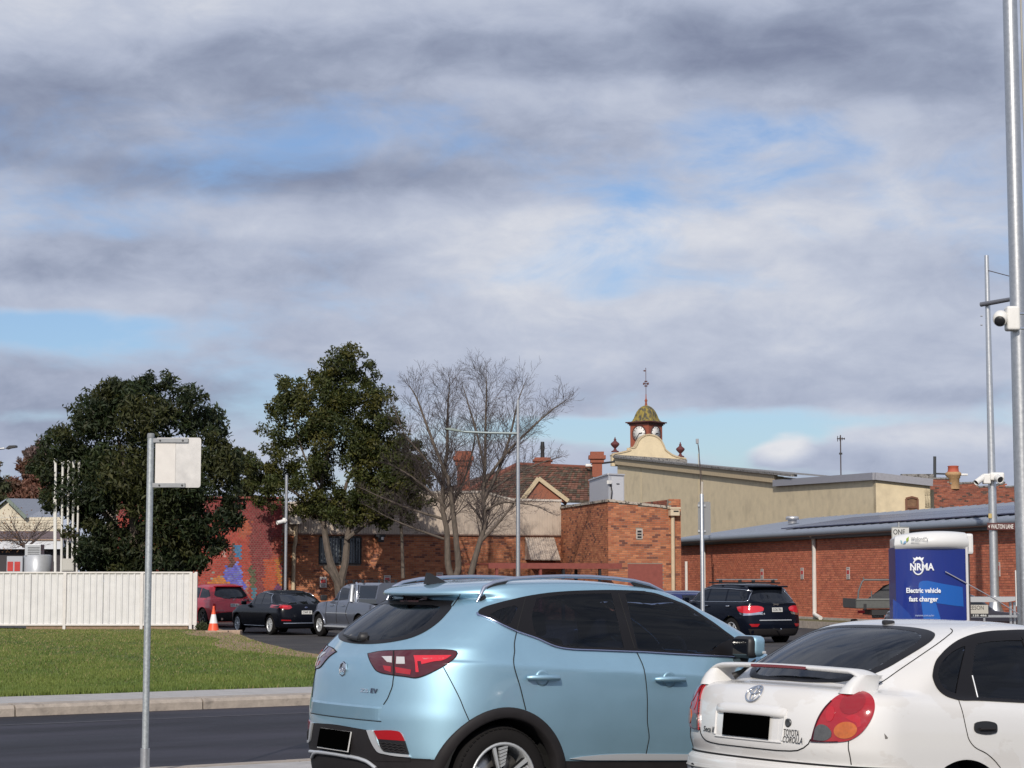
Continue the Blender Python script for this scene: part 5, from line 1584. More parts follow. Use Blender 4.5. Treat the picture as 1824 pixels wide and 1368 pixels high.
# brake light in the spoiler, wiper, aerial, rails, mirrors
mg.patch('spoiler_underside', [(-.46, 1.385), (.46, 1.385), (.42, 1.418), (-.42, 1.418)], m_surround, mode='rear', off=.003, thick=.004)
mg.patch('brake_light', [(-.15, 1.433), (.15, 1.433), (.12, 1.405), (-.12, 1.405)], mat('brake_smoke', (.10, .05, .055), rough=.2, coat=.5), mode='rear', off=.010, thick=.02)
q = mg.hit(Vector((-4, 0, 1.165)), Vector((1, 0, 0)))[0]
MB().tube([q + Vector((-.025, .02, -.012)), q + Vector((-.028, .12, -.006)), q + Vector((-.012, .26, .010))], [.018, .014, .006], 8).build('rear_wiper', m_black, mg.root, True)
MB().lathe([(.036, -.03), (.032, .015), (.012, .024)], 12, Matrix.Translation(q + Vector((-.02, 0, 0))) @ Matrix.Rotation(-math.pi / 2, 4, 'Y')).build('wiper_hub', m_black, mg.root, True)
az = mg.hit(Vector((-.015, 0, 3)), Vector((0, 0, -1)))[0]
MB().add([az + Vector(v) for v in ((-.085, -.028, -.01), (.11, -.02, -.01), (.11, .02, -.01), (-.085, .028, -.01), (-.082, -.006, .066), (-.06, -.006, .064), (-.06, .006, .064), (-.082, .006, .066))],
         [(0, 1, 5, 4), (1, 2, 6, 5), (2, 3, 7, 6), (3, 0, 4, 7), (4, 5, 6, 7)]).build('shark_fin_aerial', m_black, mg.root, True)
for sg in (-1, 1):
    def rp(x, up):
        p = mg.hit(Vector((x, sg * .575, 3)), Vector((0, 0, -1)))[0]; return p + Vector((0, 0, up))
    rail = [rp(-.06, .0), rp(-.01, .010), rp(.06, .018), rp(.2, .027), rp(.4, .032), rp(.6, .035), rp(.8, .036), rp(1.0, .036), rp(1.15, .034), rp(1.28, .024), rp(1.40, .004)]
    r_ = MB().tube(rail, [.008] + [.0135] * 9 + [.008], 10).build('roof_rail', mat('rail_silver', (.50, .53, .62), rough=.3, metal=.9), mg.root, True)
    for xs in ((-.04, .02, .13, .17), (1.36, 1.28, 1.18, 1.13)):
        MB().add([rp(xs[0], -.004) + Vector((0, o, 0)) for o in (-.012, .012)] + [rp(xs[2], -.01) + Vector((0, o, 0)) for o in (-.012, .012)] + [rp(xs[3], .024) + Vector((0, o, 0)) for o in (-.012, .012)] + [rp(xs[1], .012) + Vector((0, o, 0)) for o in (-.012, .012)],
                 [(0, 2, 4, 6), (1, 7, 5, 3), (2, 3, 5, 4), (0, 6, 7, 1), (4, 5, 7, 6)]).build('rail_foot', m_black, r_, True)
    # door mirror: black shell base, painted cap, glass
    c = Vector((1.80, sg * .965, 1.205))
    mb = MB().box(c, (.10, .19, .145), None, .048); h1 = mb.build('wing_mirror', m_black, mg.root, True)
    MB().box(c + Vector((.04, sg * .004, .008)), (.11, .195, .14), None, .045).build('mirror_cap', p_blue, h1, True)
    MB().box(c + Vector((-.046, 0, 0)), (.012, .15, .105), None, .005).build('mirror_glass', m_cglass, h1, True)
    MB().box(c + Vector((.075, sg * .06, -.03)), (.03, .09, .018), None, .006).build('indicator', m_clear, h1, True)
    MB().tube([Vector((1.84, sg * .82, 1.11)), Vector((1.82, sg * .93, 1.13))], .035, 8).build('mirror_arm', m_black, h1, True)
# front lamps and windscreen for other views
mg.patch('headlight', [(2.98, .92), (3.30, .80), (3.36, .70), (3.05, .74), (2.86, .83)], m_clear, mode='side', off=.004, mirror=True)
ws_ = [(2.30, -.56), (2.44, 0), (2.30, .56), (1.66, .50), (1.74, 0), (1.66, -.50)]
mg.patch('windscreen', ws_, m_paneclear, mode='top', off=.003)
mg.cut(mg_side, [mg.rear_hole], [shrink(ws_, .97)])
mg.cabin(1.10, .22, 1.10, 1.5, .72, 1.62)

# ------------------------------------------------------------------ white liftback
p_white = mat('worn_white_paint', (.72, .705, .675), rough=.26, coat=.7, var=.03, scale=3)
def worn_paint():
    """old white enamel: clear coat gone in patches with a hard edge, slightly pinker and duller underneath"""
    nt = p_white.node_tree; N, L = nt.nodes, nt.links; b = N['Principled BSDF']
    tc = N.new('ShaderNodeTexCoord')
    n = N.new('ShaderNodeTexNoise'); n.inputs['Scale'].default_value = 1.5; n.inputs['Detail'].default_value = 6; n.inputs['Roughness'].default_value = .55
    mp = N.new('ShaderNodeMapping'); mp.inputs['Location'].default_value = (.37, .1, .52); mp.inputs['Scale'].default_value = (1, 1, 1.6)
    L.new(tc.outputs['Object'], mp.inputs[0]); L.new(mp.outputs[0], n.inputs['Vector'])
    r = N.new('ShaderNodeMapRange'); r.inputs[1].default_value = .535; r.inputs[2].default_value = .545
    L.new(n.outputs[0], r.inputs[0])
    x = N.new('ShaderNodeMix'); x.data_type = 'RGBA'; L.new(r.outputs[0], x.inputs[0])
    x.inputs[6].default_value = (.72, .71, .69, 1); x.inputs[7].default_value = (.665, .648, .622, 1)
    L.new(x.outputs[2], b.inputs['Base Color'])
    c = N.new('ShaderNodeMapRange'); c.inputs[3].default_value = .8; c.inputs[4].default_value = .15
    L.new(r.outputs[0], c.inputs[0]); L.new(c.outputs[0], b.inputs['Coat Weight'])
    bp = N.new('ShaderNodeBump'); bp.inputs['Strength'].default_value = .15; bp.inputs['Distance'].default_value = .002; bp.invert = True
    L.new(r.outputs[0], bp.inputs['Height']); L.new(bp.outputs[0], b.inputs['Normal'])
worn_paint()
p_white2 = mat('white_bumper_paint', (.69, .685, .67), rough=.38, coat=.3, var=.06, scale=5)
co = Car('liftback', 'white worn liftback with a rear wing and peeling paint, nearest at the right', (1.9902, 11.4983, -.0571), HD, tilt=TILT, paint=p_white)
WC = [(0, .295), (2.465, .295)]
CW = ([-.95, -.4, .3, 1.2, 2.2, 3.0, 3.4], [.955, .985, 1, 1, .99, .97, .93])
co.body([
    (-.35, 2.95, .55, .19, .3, .4),
    (-.68, 3.10, .73, .20, .35, .5),
    (-.80, 3.20, .800, .30, .40, .55),
    (-.865, 3.24, .832, .43, .42, .6),
    (-.885, 3.25, .838, .50, .42, .6),
    (-.880, 3.25, .838, K((-.9, .555), (-.3, .548), (0, .545), (3.2, .53)), .42, .6),
    (-.852, 3.24, .836, K((-.9, .578), (-.3, .575), (0, .57), (3.2, .55)), .42, .6),
    (-.845, 3.24, .836, K((-.9, .60), (-.3, .60), (0, .60), (3.2, .56)), .42, .6),
    (-.862, 3.22, .838, K((-.9, .68), (0, .68), (3.2, .62)), .40, .65),
    (-.856, 3.18, .836, K((-.9, .78), (0, .775), (3.2, .68)), .38, .7),
    (-.836, 3.08, .828, K((-.9, .88), (0, .865), (2.2, .84), (3.1, .73)), .37, .7),
    (-.795, 2.80, .812, K((-.8, .955), (-.2, .925), (2.2, .88), (2.8, .78)), .36, .65),
    (-.735, 2.35, .795, K((-.75, .992), (-.2, .950), (2.2, .905)), .36, .5),
    (-.610, 1.98, .770, K((-.65, 1.012), (-.3, .985), (.3, .968), (1.9, .955)), .37, .45),
    (-.430, 1.70, .728, K((-.45, 1.105), (.2, 1.10), (1.7, 1.08)), .37, .42),
    (-.210, 1.42, .680, K((-.25, 1.222), (.3, 1.225), (1.4, 1.20)), .35, .4),
    (-.030, 1.24, .640, K((-.1, 1.302), (.4, 1.315), (1.2, 1.29)), .34, .38),
    (.090, 1.15, .605, K((0, 1.345), (.6, 1.358), (1.1, 1.335)), .34, .36),
    (.20, 1.08, .53, K((.1, 1.368), (.65, 1.386), (1.05, 1.368)), .34, .34),
    (.34, .98, .36, K((.2, 1.386), (.65, 1.402), (1.0, 1.39)), .28, .28),
    (.50, .85, .0, K((.3, 1.398), (.65, 1.408), (.9, 1.405)), .15, .15),
], wheels=WC, arch_r=.345, width=CW, nround=2.35)
co.wells(WC, .345, .80)
for wx in (0, 2.465):
    for sg in (-1, 1): co.wheel(wx, sg * .80, .291, .185, .185, 'multi')
dl = sm(co.side_xz(zI((530, 775), (480, 762), (430, 745), (370, 705), (325, 645), (300, 575), (303, 520), (325, 440), (370, 380), (430, 320), (520, 255), (640, 205), (780, 175), (950, 165), (1100, 162))) + [(1.00, 1.352), (1.20, 1.325), (1.42, 1.22), (1.62, 1.10), (1.80, .97), (1.60, .945)] + co.side_xz(zI((1100, 800), (900, 790), (700, 780))))
qw_ = sm(co.side_xz(zI((510, 750), (440, 725), (385, 690), (345, 630), (328, 570), (335, 500), (370, 430), (430, 365), (500, 315), (575, 280), (600, 275), (540, 560))), 3)
rw = co.side_xz(zI((705, 765), (690, 690), (632, 530), (660, 300), (690, 275), (800, 256), (950, 247), (1098, 245))) + [(.62, 1.325), (.66, .975)] + co.side_xz(zI((1100, 785), (900, 772)))
fw_ = [(.74, .975), (.70, 1.325), (1.0, 1.325), (1.17, 1.30), (1.40, 1.18), (1.66, .99)]
co_side = [shrink(qw_, .87), shrink(rw, .97), shrink(fw_, .97)]
co_cut = [shrink(qw_, .95), shrink(rw, .995), shrink(fw_, .99)]
co.patch('window_surround', dl, m_surround, mode='side', off=.007, thick=.008, step=.02, mirror=True, holes=co_side)
for nm, pl in zip(('quarter_window', 'rear_door_window', 'front_door_window'), co_side): co.patch(nm, shrink(pl, 1.01), m_pane, mode='side', off=.0022, thick=.003, mirror=True)
MB().tube(co.skin_pts(zI((640, 560), (665, 660), (688, 755)), .008), .005, 5).build('window_divider', m_satin, co.root, True)
dg = zI((530, 778), (560, 870), (600, 1050), (620, 1120), (670, 1185), (770, 1240), (840, 1300), (895, 1366))
co.line('panel_gap', dg, .0026, m_gap, off=.0012)
dpoly = co.side_xz(zI((540, 785), (568, 870), (608, 1050), (628, 1118), (676, 1180), (774, 1234), (846, 1295), (890, 1345))) + [(.30, .50), (.36, .36), (.95, .34), (.97, .60), (.95, .85), (.92, .94)] + co.side_xz(zI((1090, 812), (800, 796)))
c1, c2 = co.patch('rear_door', dpoly, p_white, mode='side', off=.0008, thick=.0006, mirror=True)
co.patch('front_door', [(.985, .34), (1.95, .34), (2.0, .6), (1.95, .90), (.94, .935), (.975, .60)], p_white, mode='side', off=.0008, thick=.0006, mirror=True)
hp = zI((662, 1010), (665, 980), (690, 965), (830, 968), (855, 985), (862, 1020), (858, 1050), (840, 1063), (690, 1060), (668, 1045))
a_, b_ = co.patch('door_handle', hp, m_black, off=.008, thick=.01, mirror=True, step=3, parent=c1)
b_.parent = c2
for prt, mm in ((a_, False), (b_, True)):
    pts = co.skin_pts(zI((700, 1028), (830, 1026)), .016)
    if mm: pts = [Vector((p.x, -p.y, p.z)) for p in pts]
    MB().tube(pts, .008, 8).build('handle_flap', m_plastic, prt, True)
# rear glass, hatch seams
co.sympatch('rear_window', zJ((1303, 106), (1500, 114), (1650, 131), (1735, 153), (1762, 182), (1732, 225), (1640, 288), (1500, 372), (1390, 435), (1280, 483), (1160, 515), (1025, 541), (850, 547), (608, 533)), m_surround, off=.003, inner=(.90, m_paneclear))
co.line('panel_gap', zI((458, 148), (472, 158), (474, 172), (440, 205), (350, 275), (230, 358), (110, 440), (0, 515)) + zH((1300, 75), (1080, 215), (985, 275)), .0032, m_gap, off=.0005)
co.line('panel_gap', zH((745, 980), (743, 1080), (765, 1190), (785, 1320)), .003, m_gap, off=.001)
bs = [co.at(*q)[0] for q in zG((1000, 1130), (1200, 1150), (1350, 1156), (1440, 1150), (1510, 1120), (1565, 1075), (1595, 1010))]
bs = [Vector((p.x, min(p.y, 0), p.z)) for p in bs]
bl = [Vector((bs[0].x, 0, bs[0].z))] + bs[1:]
seam = [Vector((p.x, -p.y, p.z)) for p in reversed(bl[1:])] + bl
dense = []
for a, b in zip(seam[:-1], seam[1:]):
    for i in range(6):
        q = a.lerp(b, i / 6); h_, nn = co.hit(Vector((-4, q.y, q.z)), Vector((1, 0, 0))); dense.append(h_ + nn * .001)
MB().tube(dense, .0035, 6).build('panel_gap', m_gap, co.root, True)
cr = []                                                       # seam between bumper and body all round the tail
for k in range(61):
    y = -.78 + 1.56 * k / 60
    h_, nn = co.hit(Vector((-4, y * .99, .588)), Vector((1, 0, 0))); cr.append(h_ + nn * .001)
x_ = [co.hit(Vector((x, -3, .588)), Vector((0, 1, 0))) for x in np.linspace(-.30, -.62, 12)]
x_ = [p + nn * .001 for p, nn in x_]
cr = x_ + [q for q in cr if q.x < -.60] + [Vector((p.x, -p.y, p.z)) for p in reversed(x_)]
MB().tube(cr, .006, 6).build('bumper_seam', m_gap, co.root, True)
# bumper as its own part, just proud of the skin
co.patch('bumper', [(-.80, .40), (-.80, .575), (0, .568), (.80, .575), (.80, .40), (.70, .26), (-.70, .26)], p_white2, mode='rear', off=.003, step=.04)
for k in (0,):
    ln = [co.hit(Vector((-4, y, .505)), Vector((1, 0, 0)))[0] + Vector((-.004, 0, 0)) for y in np.linspace(-.72, .72, 50)]
    MB().tube(ln, .005, 6).build('bumper_crease', mat('crease', (.40, .39, .37), rough=.5), co.root, True)
# lamps
CL = zH((205, 985), (245, 830), (280, 720), (330, 610), (400, 505), (500, 400), (600, 330), (700, 290), (790, 272), (870, 270), (950, 276), (1020, 296), (1080, 340), (1115, 400), (1125, 470), (1118, 540), (1080, 650), (1000, 780), (920, 868), (820, 938), (740, 973), (600, 990), (400, 993))
t1, t2 = co.patch('tail_light', CL, m_red, off=.010, thick=.012, mirror=True, step=4)
def ell(cx, cy, rx, ry, rot=0, n=28): return [(cx + rx * math.cos(a) * math.cos(rot) - ry * math.sin(a) * math.sin(rot), cy + rx * math.cos(a) * math.sin(rot) + ry * math.sin(a) * math.cos(rot)) for a in [2 * math.pi * i / n for i in range(n)]]
co.patch('brake_lens', zH(*ell(810, 440, 195, 140, -.5)), mat('lens_mid_red', (.27, .009, .014), rough=.08, coat=.8), off=.013, thick=.004, mirror=True, step=4)
co.patch('lamp_panel', zH(*ell(490, 590, 60, 110, .2)), mat('lens_soft_red', (.44, .012, .02), rough=.1, coat=.8), off=.013, thick=.004, mirror=True, step=4)
co.patch('lamp_panel', zH((700, 640), (850, 600), (920, 640), (930, 760), (880, 790), (860, 720), (760, 680)), MATS['lens_soft_red'], off=.0125, thick=.004, mirror=True, step=4)
co.patch('indicator', zH(*ell(708, 822, 165, 118, -.15)), m_amber, off=.014, thick=.005, mirror=True, step=4)
co.patch('reverse_lamp', zH((250, 955), (262, 870), (290, 775), (345, 740), (430, 755), (480, 800), (510, 850), (505, 915), (440, 962), (330, 970)), m_greylens, off=.014, thick=.005, mirror=True, step=4)
co.patch('lamp_edge', zH((205, 985), (245, 830), (280, 720), (330, 610), (400, 505), (500, 400), (515, 412), (420, 515), (350, 620), (300, 725), (265, 835), (240, 960), (400, 980), (600, 978), (600, 990), (400, 993)), mat('lens_edge', (.05, .004, .008), rough=.15), off=.0125, thick=.004, mirror=True, step=4)
# plate recess: lip with the handle, sunken panel and plate
co.sympatch('plate_recess', zG((900, 720), (1232, 752), (1205, 1045), (900, 1010)), p_white, off=.0012)
def rearpt(y, z, o=0.0):
    h_, nn = co.hit(Vector((-4, y, z)), Vector((1, 0, 0))); return h_ + nn * o
zl0 = co.at(*zG((918, 665))[0])[0].z
lip = MB(); vs = []; ny = 28
sec = [(0.0, -.040), (-.020, -.034), (-.027, -.018), (-.022, .002), (-.010, .018), (.002, .026)]
ymax = .30
for k in range(ny + 1):
    y = -ymax + 2 * ymax * k / ny; e = 1 - abs(y / ymax) ** 10 * .75
    b = rearpt(y, zl0 - .008 * (y / ymax) ** 2)
    vs += [b + Vector((dx * e, 0, dz * (.6 + .4 * e))) for dx, dz in sec]
m_ = len(sec)
lip.add(vs, [(i * m_ + j, (i + 1) * m_ + j, (i + 1) * m_ + j + 1, i * m_ + j + 1) for i in range(ny) for j in range(m_ - 1)], True)
lip.add(vs[:m_], [tuple(range(m_))]); lip.add(vs[-m_:], [tuple(range(m_))[::-1]])
lip.build('handle_lip', p_white, co.root, True)
for sg in (-1, 1):
    MB().tube([rearpt(sg * .295, zl0 - .03, .002), rearpt(sg * .288, .70, .002)], .008, 8).build('recess_edge', p_white, co.root, True)
MB().tube([rearpt(y, .690, .002) for y in np.linspace(-.285, .285, 20)], .006, 8).build('recess_edge', p_white, co.root, True)
plate(co, .763, 4, .395, .125, m_platedark, .008)
# emblem of three ovals, lock and lettering
def oval(y, z, ry, rz, r=.006, n=36):
    pts = []
    for k in range(n + 1):
        a = 2 * math.pi * k / n; pts.append(rearpt(y + ry * math.cos(a), z + rz * math.sin(a), .005))
    return pts
ez = co.at(*zG((918, 497))[0])[0].z
em = MB(); em.tube(oval(0, ez, .060, .042), .0055, 8); em.tube(oval(0, ez + .016, .040, .0165), .0045, 8); em.tube(oval(0, ez + .001, .0165, .038), .0045, 8)
em.build('emblem', m_chrome, co.root, True)
p_ = co.at(*zG((1328, 832))[0])[0]
MB().lathe([(.024, -.01), (.024, .004), (.019, .006), (.010, .002), (.001, .003)], 18, basis((0, -1, 0), (0, 0, 1), (-1, 0, 0), p_)).build('boot_lock', mat('lock', (.14, .14, .14), rough=.4, metal=.8), co.root, True)
mk = mat('badge_grey', (.10, .10, .10), rough=.4, metal=.5)
for s_, q0, q1, hh, shr in (('TOYOTA', (1278, 948), (1470, 970), .036, 0), ('COROLLA', (1262, 1026), (1508, 1050), .034, .3)):
    a, b = co.at(*zG(q0)[0])[0], co.at(*zG(q1)[0])[0]
    co.rtext('model_lettering', s_, a.y, (a.z + b.z) / 2 - .012, hh, mk, width=abs(b.y - a.y) * .98, shear=shr, align='LEFT', bold=.0, off=.003)
a, b = co.at(*zG((348, 900))[0])[0], co.at(*zG((498, 905))[0])[0]
co.rtext('model_lettering', 'Seca II', a.y, a.z - .012, .030, mk, width=abs(b.y - a.y) * .95, shear=.2, align='LEFT', bold=.0, off=.003)
# rear wing
def wing_section(y, n=14):
    t = abs(y) / .66
    zc_ = 1.096 - .014 * t ** 2 - (.048 * max(0, (t - .82) / .18) ** 2)
    xc_ = -.572 + .045 * t ** 3
    ch = .130 + .02 * t + .04 * max(0, (t - .8) / .2); th = .030 + .006 * t
    pts = []
    for k in range(n):
        a = 2 * math.pi * k / n
        px_ = math.cos(a); pz_ = math.sin(a)
        pts.append(Vector((xc_ + ch / 2 * px_, y, zc_ + th / 2 * (abs(pz_) ** .8 * (1 if pz_ > 0 else -1)) * (1.0 if pz_ > 0 else .8) - .012 * px_ * .0)))
    return pts
ys = [-.635 + 1.27 * k / 44 for k in range(45)]
wv = []; n_ = 14
for y in ys: wv += wing_section(y, n_)
wg = MB(); wg.add(wv, [(i * n_ + k, (i + 1) * n_ + k, (i + 1) * n_ + (k + 1) % n_, i * n_ + (k + 1) % n_) for i in range(44) for k in range(n_)], True)
wg.add(wv[:n_], [tuple(range(n_))]); wg.add(wv[-n_:], [tuple(range(n_))[::-1]])
wgo = wg.build('rear_wing', p_white2, co.root, True)
for sg in (-1, 1):                                            # feet curving into the deck
    secs = []
    for t, x0, x1, y0, y1, z in ((0, -.70, -.46, .53, .655, .970), (.2, -.685, -.465, .55, .652, 1.00), (.5, -.655, -.465, .572, .650, 1.035), (.8, -.625, -.455, .578, .648, 1.06), (1, -.60, -.44, .57, .655, 1.074)):
        ring = []
        for k in range(16):
            a = 2 * math.pi * k / 16
            cx_, cy_ = math.cos(a), math.sin(a)
            ring.append(Vector(((x0 + x1) / 2 + (x1 - x0) / 2 * abs(cx_) ** .6 * (1 if cx_ > 0 else -1), sg * ((y0 + y1) / 2 + (y1 - y0) / 2 * abs(cy_) ** .6 * (1 if cy_ > 0 else -1)), z)))
        secs.append(ring)
    mb = MB(); vv = [p for r in secs for p in r]
    mb.add(vv, [(i * 16 + k, i * 16 + (k + 1) % 16, (i + 1) * 16 + (k + 1) % 16, (i + 1) * 16 + k) for i in range(4) for k in range(16)], True)
    mb.build('wing_foot', p_white2, wgo, True)
lb_ = MB(); vs = []
for y in np.linspace(-.235, .235, 15):
    s_ = wing_section(y); xr_ = min(p.x for p in s_); zc_ = 1.098 - .018 * (abs(y) / .66) ** 2
    vs += [(xr_ - .003, y, zc_ + .006), (xr_ - .004, y, zc_ - .009), (xr_ + .02, y, zc_ - .013)]
lb_.add(vs, [(i * 3 + j, (i + 1) * 3 + j, (i + 1) * 3 + j + 1, i * 3 + j + 1) for i in range(14) for j in range(2)])
lb_.build('brake_light', mat('brake_dark', (.16, .012, .012), rough=.2, coat=.6), wgo, True)
# aerial stub on the roof, wiper under the wing, dent scuffs
a_ = co.at(*zJ((1380, 98))[0])[0]
MB().box(a_ + Vector((.02, 0, .012)), (.08, .035, .03), None, .012).build('roof_aerial', m_black, co.root, True)
w0 = co.at(*zJ((215, 488))[0])[0]
MB().tube([w0 + Vector((-.02, 0, .02)), w0 + Vector((.02, -.03, .05)), w0 + Vector((.16, .02, .12))], [.022, .012, .006], 8).build('rear_wiper', m_black, co.root, True)
co.patch('paint_chip', zH((1262, 865), (1315, 925), (1310, 945), (1275, 948)), mat('chip', (.16, .15, .14), rough=.8), off=.0012, thick=.001, step=2)
co.patch('bumper_hole', zG(*ell(225, 1322, 15, 26)), m_gap, off=.006, thick=.002, step=3)
co.patch('headlight', [(2.75, .70), (3.08, .62), (3.12, .54), (2.8, .58)], m_clear, mode='side', off=.004, mirror=True)
ws_ = [(1.90, -.54), (2.02, 0), (1.90, .54), (1.30, .44), (1.38, 0), (1.30, -.44)]
co.patch('windscreen', ws_, m_paneclear, mode='top', off=.003)
co.cut(co_cut, [co.rear_hole], [shrink(ws_, .97)], .004)
co.cabin(.92, .10, .93, 1.3, .66, 1.42)
# ------------------------------------------------------------------ vehicles parked further away
def far_car(name, label, origin, b, pt, d, group='cars parked in the far lot'):
    """b = heading angle left of straight away; d = dimensions"""
    h = (-math.sin(b), math.cos(b))
    c = Car(name, label, origin, h, group=group, paint=pt)
    r, f, Wd, zb, zr = -d['ohr'], d['wb'] + d['ohf'], d['w'] / 2, d['zb'], d['zr']
    gb, gt, wb_, wt, zh, zt = d['gb'], d['gt'], d['wsb'], d['wst'], d['zh'], d.get('ztail', d['zb'])
    mid = (gt + wt) / 2
    L = [
        (r + .5, f - .4, Wd * .6, .21, .3, .4),
        (r + .10, f - .12, Wd * .90, .25, .35, .5),
        (r + .02, f - .02, Wd * .965, .42, .35, .6),
        (r, f, Wd * .99, .58, .34, .65),
        (r + .02, f - .03, Wd, .74, .34, .7),
        (r + .05, f - .14, Wd * .985, [(r, (zt + .74) / 2), (0, (zb + .74) / 2), (d['wb'] * .7, (zb + .72) / 2), (f, min(zh, .82) - .04)], .34, .75),
        (r + .09, f - .34, Wd * .955, [(r, zt - .05), (gb + .3, zb - .05), (d['wb'] * .75, zb - .06), (f, zh - .06)], .34, .7),
        ((r + gb) / 2 if d.get('deck') else gb - .05, (f + wb_) / 2, Wd * .93, [(r, zt + .01), (gb + .2, zb), (d['wb'] * .75, zb - .01), (f, zh + .0)], .34, .6),
        (gb, wb_, Wd * .905, [(r, zt + .04), (gb + .25, zb + .03), (wb_, zb + .03)], .34, .45),
        (gb + (gt - gb) * .5, wb_ + (wt - wb_) * .5, Wd * .83, zb + (zr - zb) * .52, .34, .42),
        (gb + (gt - gb) * .85, wb_ + (wt - wb_) * .85, Wd * .765, zb + (zr - zb) * .80, .34, .4),
        (gt, wt, Wd * .715, [(gt, zr - .095), (mid, zr - .075), (wt, zr - .085)], .34, .38),
        (gt + .08, wt - .08, Wd * .64, [(gt, zr - .05), (mid, zr - .03), (wt, zr - .045)], .34, .34),
        (gt + .25, wt - .25, Wd * .4, [(gt, zr - .02), (mid, zr - .005), (wt, zr - .02)], .3, .3),
        (gt + .5, wt - .5, 0, [(gt, zr - .01), (mid, zr), (wt, zr - .01)], .1, .1)]
    wz = d['R']; WHs = [(0, wz), (d['wb'], wz)]
    c.body(L, nu=(12, 40, 12), sub=4, wheels=WHs, arch_r=d['R'] + .055, nround=2.6, split=d.get('split'))
    c.wells(WHs, d['R'] + .055, Wd * .95, Wd * .5)
    for wx, _ in WHs:
        for sg in (-1, 1): c.wheel(wx, sg * (Wd - .03), d['R'], d['rim'], .21, d.get('spokes', 'five'), rimmat=d.get('rimmat'))
    c.L = d
    return c
def side_glass(c, polys, chrome=None):
    for nm, p in polys: c.patch(nm, p, m_cglass, mode='side', off=.004, thick=.008, mirror=True, step=.06)
    if chrome: c.sideline('window_trim', chrome, .012, m_chrome, off=.004)
def origin_from(px, Y, b, x, y, z):
    """ground point under the rear axle so that the car's (x, y) lies at column px and depth Y"""
    h = np.array([-math.sin(b), math.cos(b)]); l = np.array([-h[1], h[0]])
    q = np.array([Xat(px, Y), Y]) - h * x - l * y
    return (q[0], q[1], z)
def zl(Y): return zlot(0, Y)
# --- red SUV
b = math.radians(36)
p_red = paint('soul_red_paint', (.46, .012, .025), .35, .32)
cx = far_car('red_suv', 'shiny red SUV parked behind the orange cone and the white fence end', origin_from(384, 74.5, b, -.85, .85, zl(75)), b, p_red,
             dict(ohr=.93, ohf=.92, wb=2.70, w=1.84, zb=1.07, zr=1.66, gb=-.78, gt=-.30, wsb=2.25, wst=1.35, zh=1.02, R=.362, rim=.235, rimmat=m_rimdark))
cx.patch('lower_cladding', [(-.85, .26), (.85, .26), (.85, .50), (.6, .56), (-.6, .56), (-.85, .50)], m_plastic, mode='rear', off=.006, step=.1)
side_glass(cx, [('side_window', [(-.45, 1.18), (-.25, 1.40), (.35, 1.50), (.38, 1.12), (-.1, 1.12)]), ('side_window', [(.45, 1.12), (.42, 1.50), (1.05, 1.52), (1.15, 1.12)]), ('side_window', [(1.22, 1.12), (1.12, 1.52), (1.45, 1.46), (2.05, 1.14)])])
cx.patch('rear_window', [(-.62, 1.16), (.62, 1.16), (.70, 1.22), (.54, 1.50), (-.54, 1.50), (-.70, 1.22)], m_cglass, mode='rear', off=.004, step=.08)
cx.patch('tail_light', [(.42, 1.04), (.46, 1.10), (.86, 1.11), (.90, 1.04), (.80, .98), (.55, 1.0)], m_redlit, mode='rear', off=.008, step=.05)  # left lamp catches the sun: light put into a brighter lens colour
cx.patch('tail_light', [(-.42, 1.04), (-.46, 1.10), (-.86, 1.11), (-.90, 1.04), (-.80, .98), (-.55, 1.0)], m_reddark, mode='rear', off=.008, step=.05)
cx.patch('reflector', [(.45, .62), (.75, .63), (.74, .68), (.46, .67)], m_red, mode='rear', off=.008, step=.05)
plate(cx, .84, 4, .372, .12, m_plate, .02, 'FJT 87')
MB().lathe([(.05, 0), (.05, .012), (.042, .012)], 16, basis((0, -1, 0), (0, 0, 1), (-1, 0, 0), cx.hit(Vector((-4, 0, 1.03)), Vector((1, 0, 0)))[0]), caps=False).build('badge', m_chrome, cx.root, True)
cx.box('roof_spoiler', (-.36, 0, 1.56), (.26, 1.16, .05), p_red, None, .02)
for sg in (-1, 1): MB().tube([Vector((-.93, sg * .55, .33)), Vector((-.80, sg * .55, .33))], .045, 10).build('exhaust', m_chrome, cx.root, True)
# --- black liftback
b = math.radians(30)
p_black = mat('black_paint_car', (.005, .006, .010), rough=.2, coat=.05, spec=.18, var=.03)
mo = far_car('black_liftback', 'black liftback with a chrome bumper strip between the red SUV and the grey ute', origin_from(487, 66.5, b, 0, .82, zl(66)), b, p_black,
             dict(ohr=1.02, ohf=.90, wb=2.85, w=1.886, zb=.99, zr=1.50, gb=-.72, gt=.35, wsb=2.35, wst=1.45, zh=.98, ztail=1.05, R=.335, rim=.225, spokes='multi', deck=True))
side_glass(mo, [('side_window', [(.02, 1.07), (.26, 1.33), (.75, 1.38), (.80, 1.03), (.2, 1.03)]), ('side_window', [(.86, 1.03), (.81, 1.38), (1.35, 1.39), (1.45, 1.03)]), ('side_window', [(1.52, 1.03), (1.42, 1.39), (1.60, 1.36), (2.15, 1.05)])],
           [(-.05, 1.05), (.22, 1.36), (.75, 1.42), (1.4, 1.43), (1.7, 1.36), (2.2, 1.06)])
mo.patch('rear_window', [(-.60, 1.09), (.60, 1.09), (.66, 1.13), (.50, 1.39), (-.50, 1.39), (-.66, 1.13)], m_cglass, mode='rear', off=.004, step=.08)
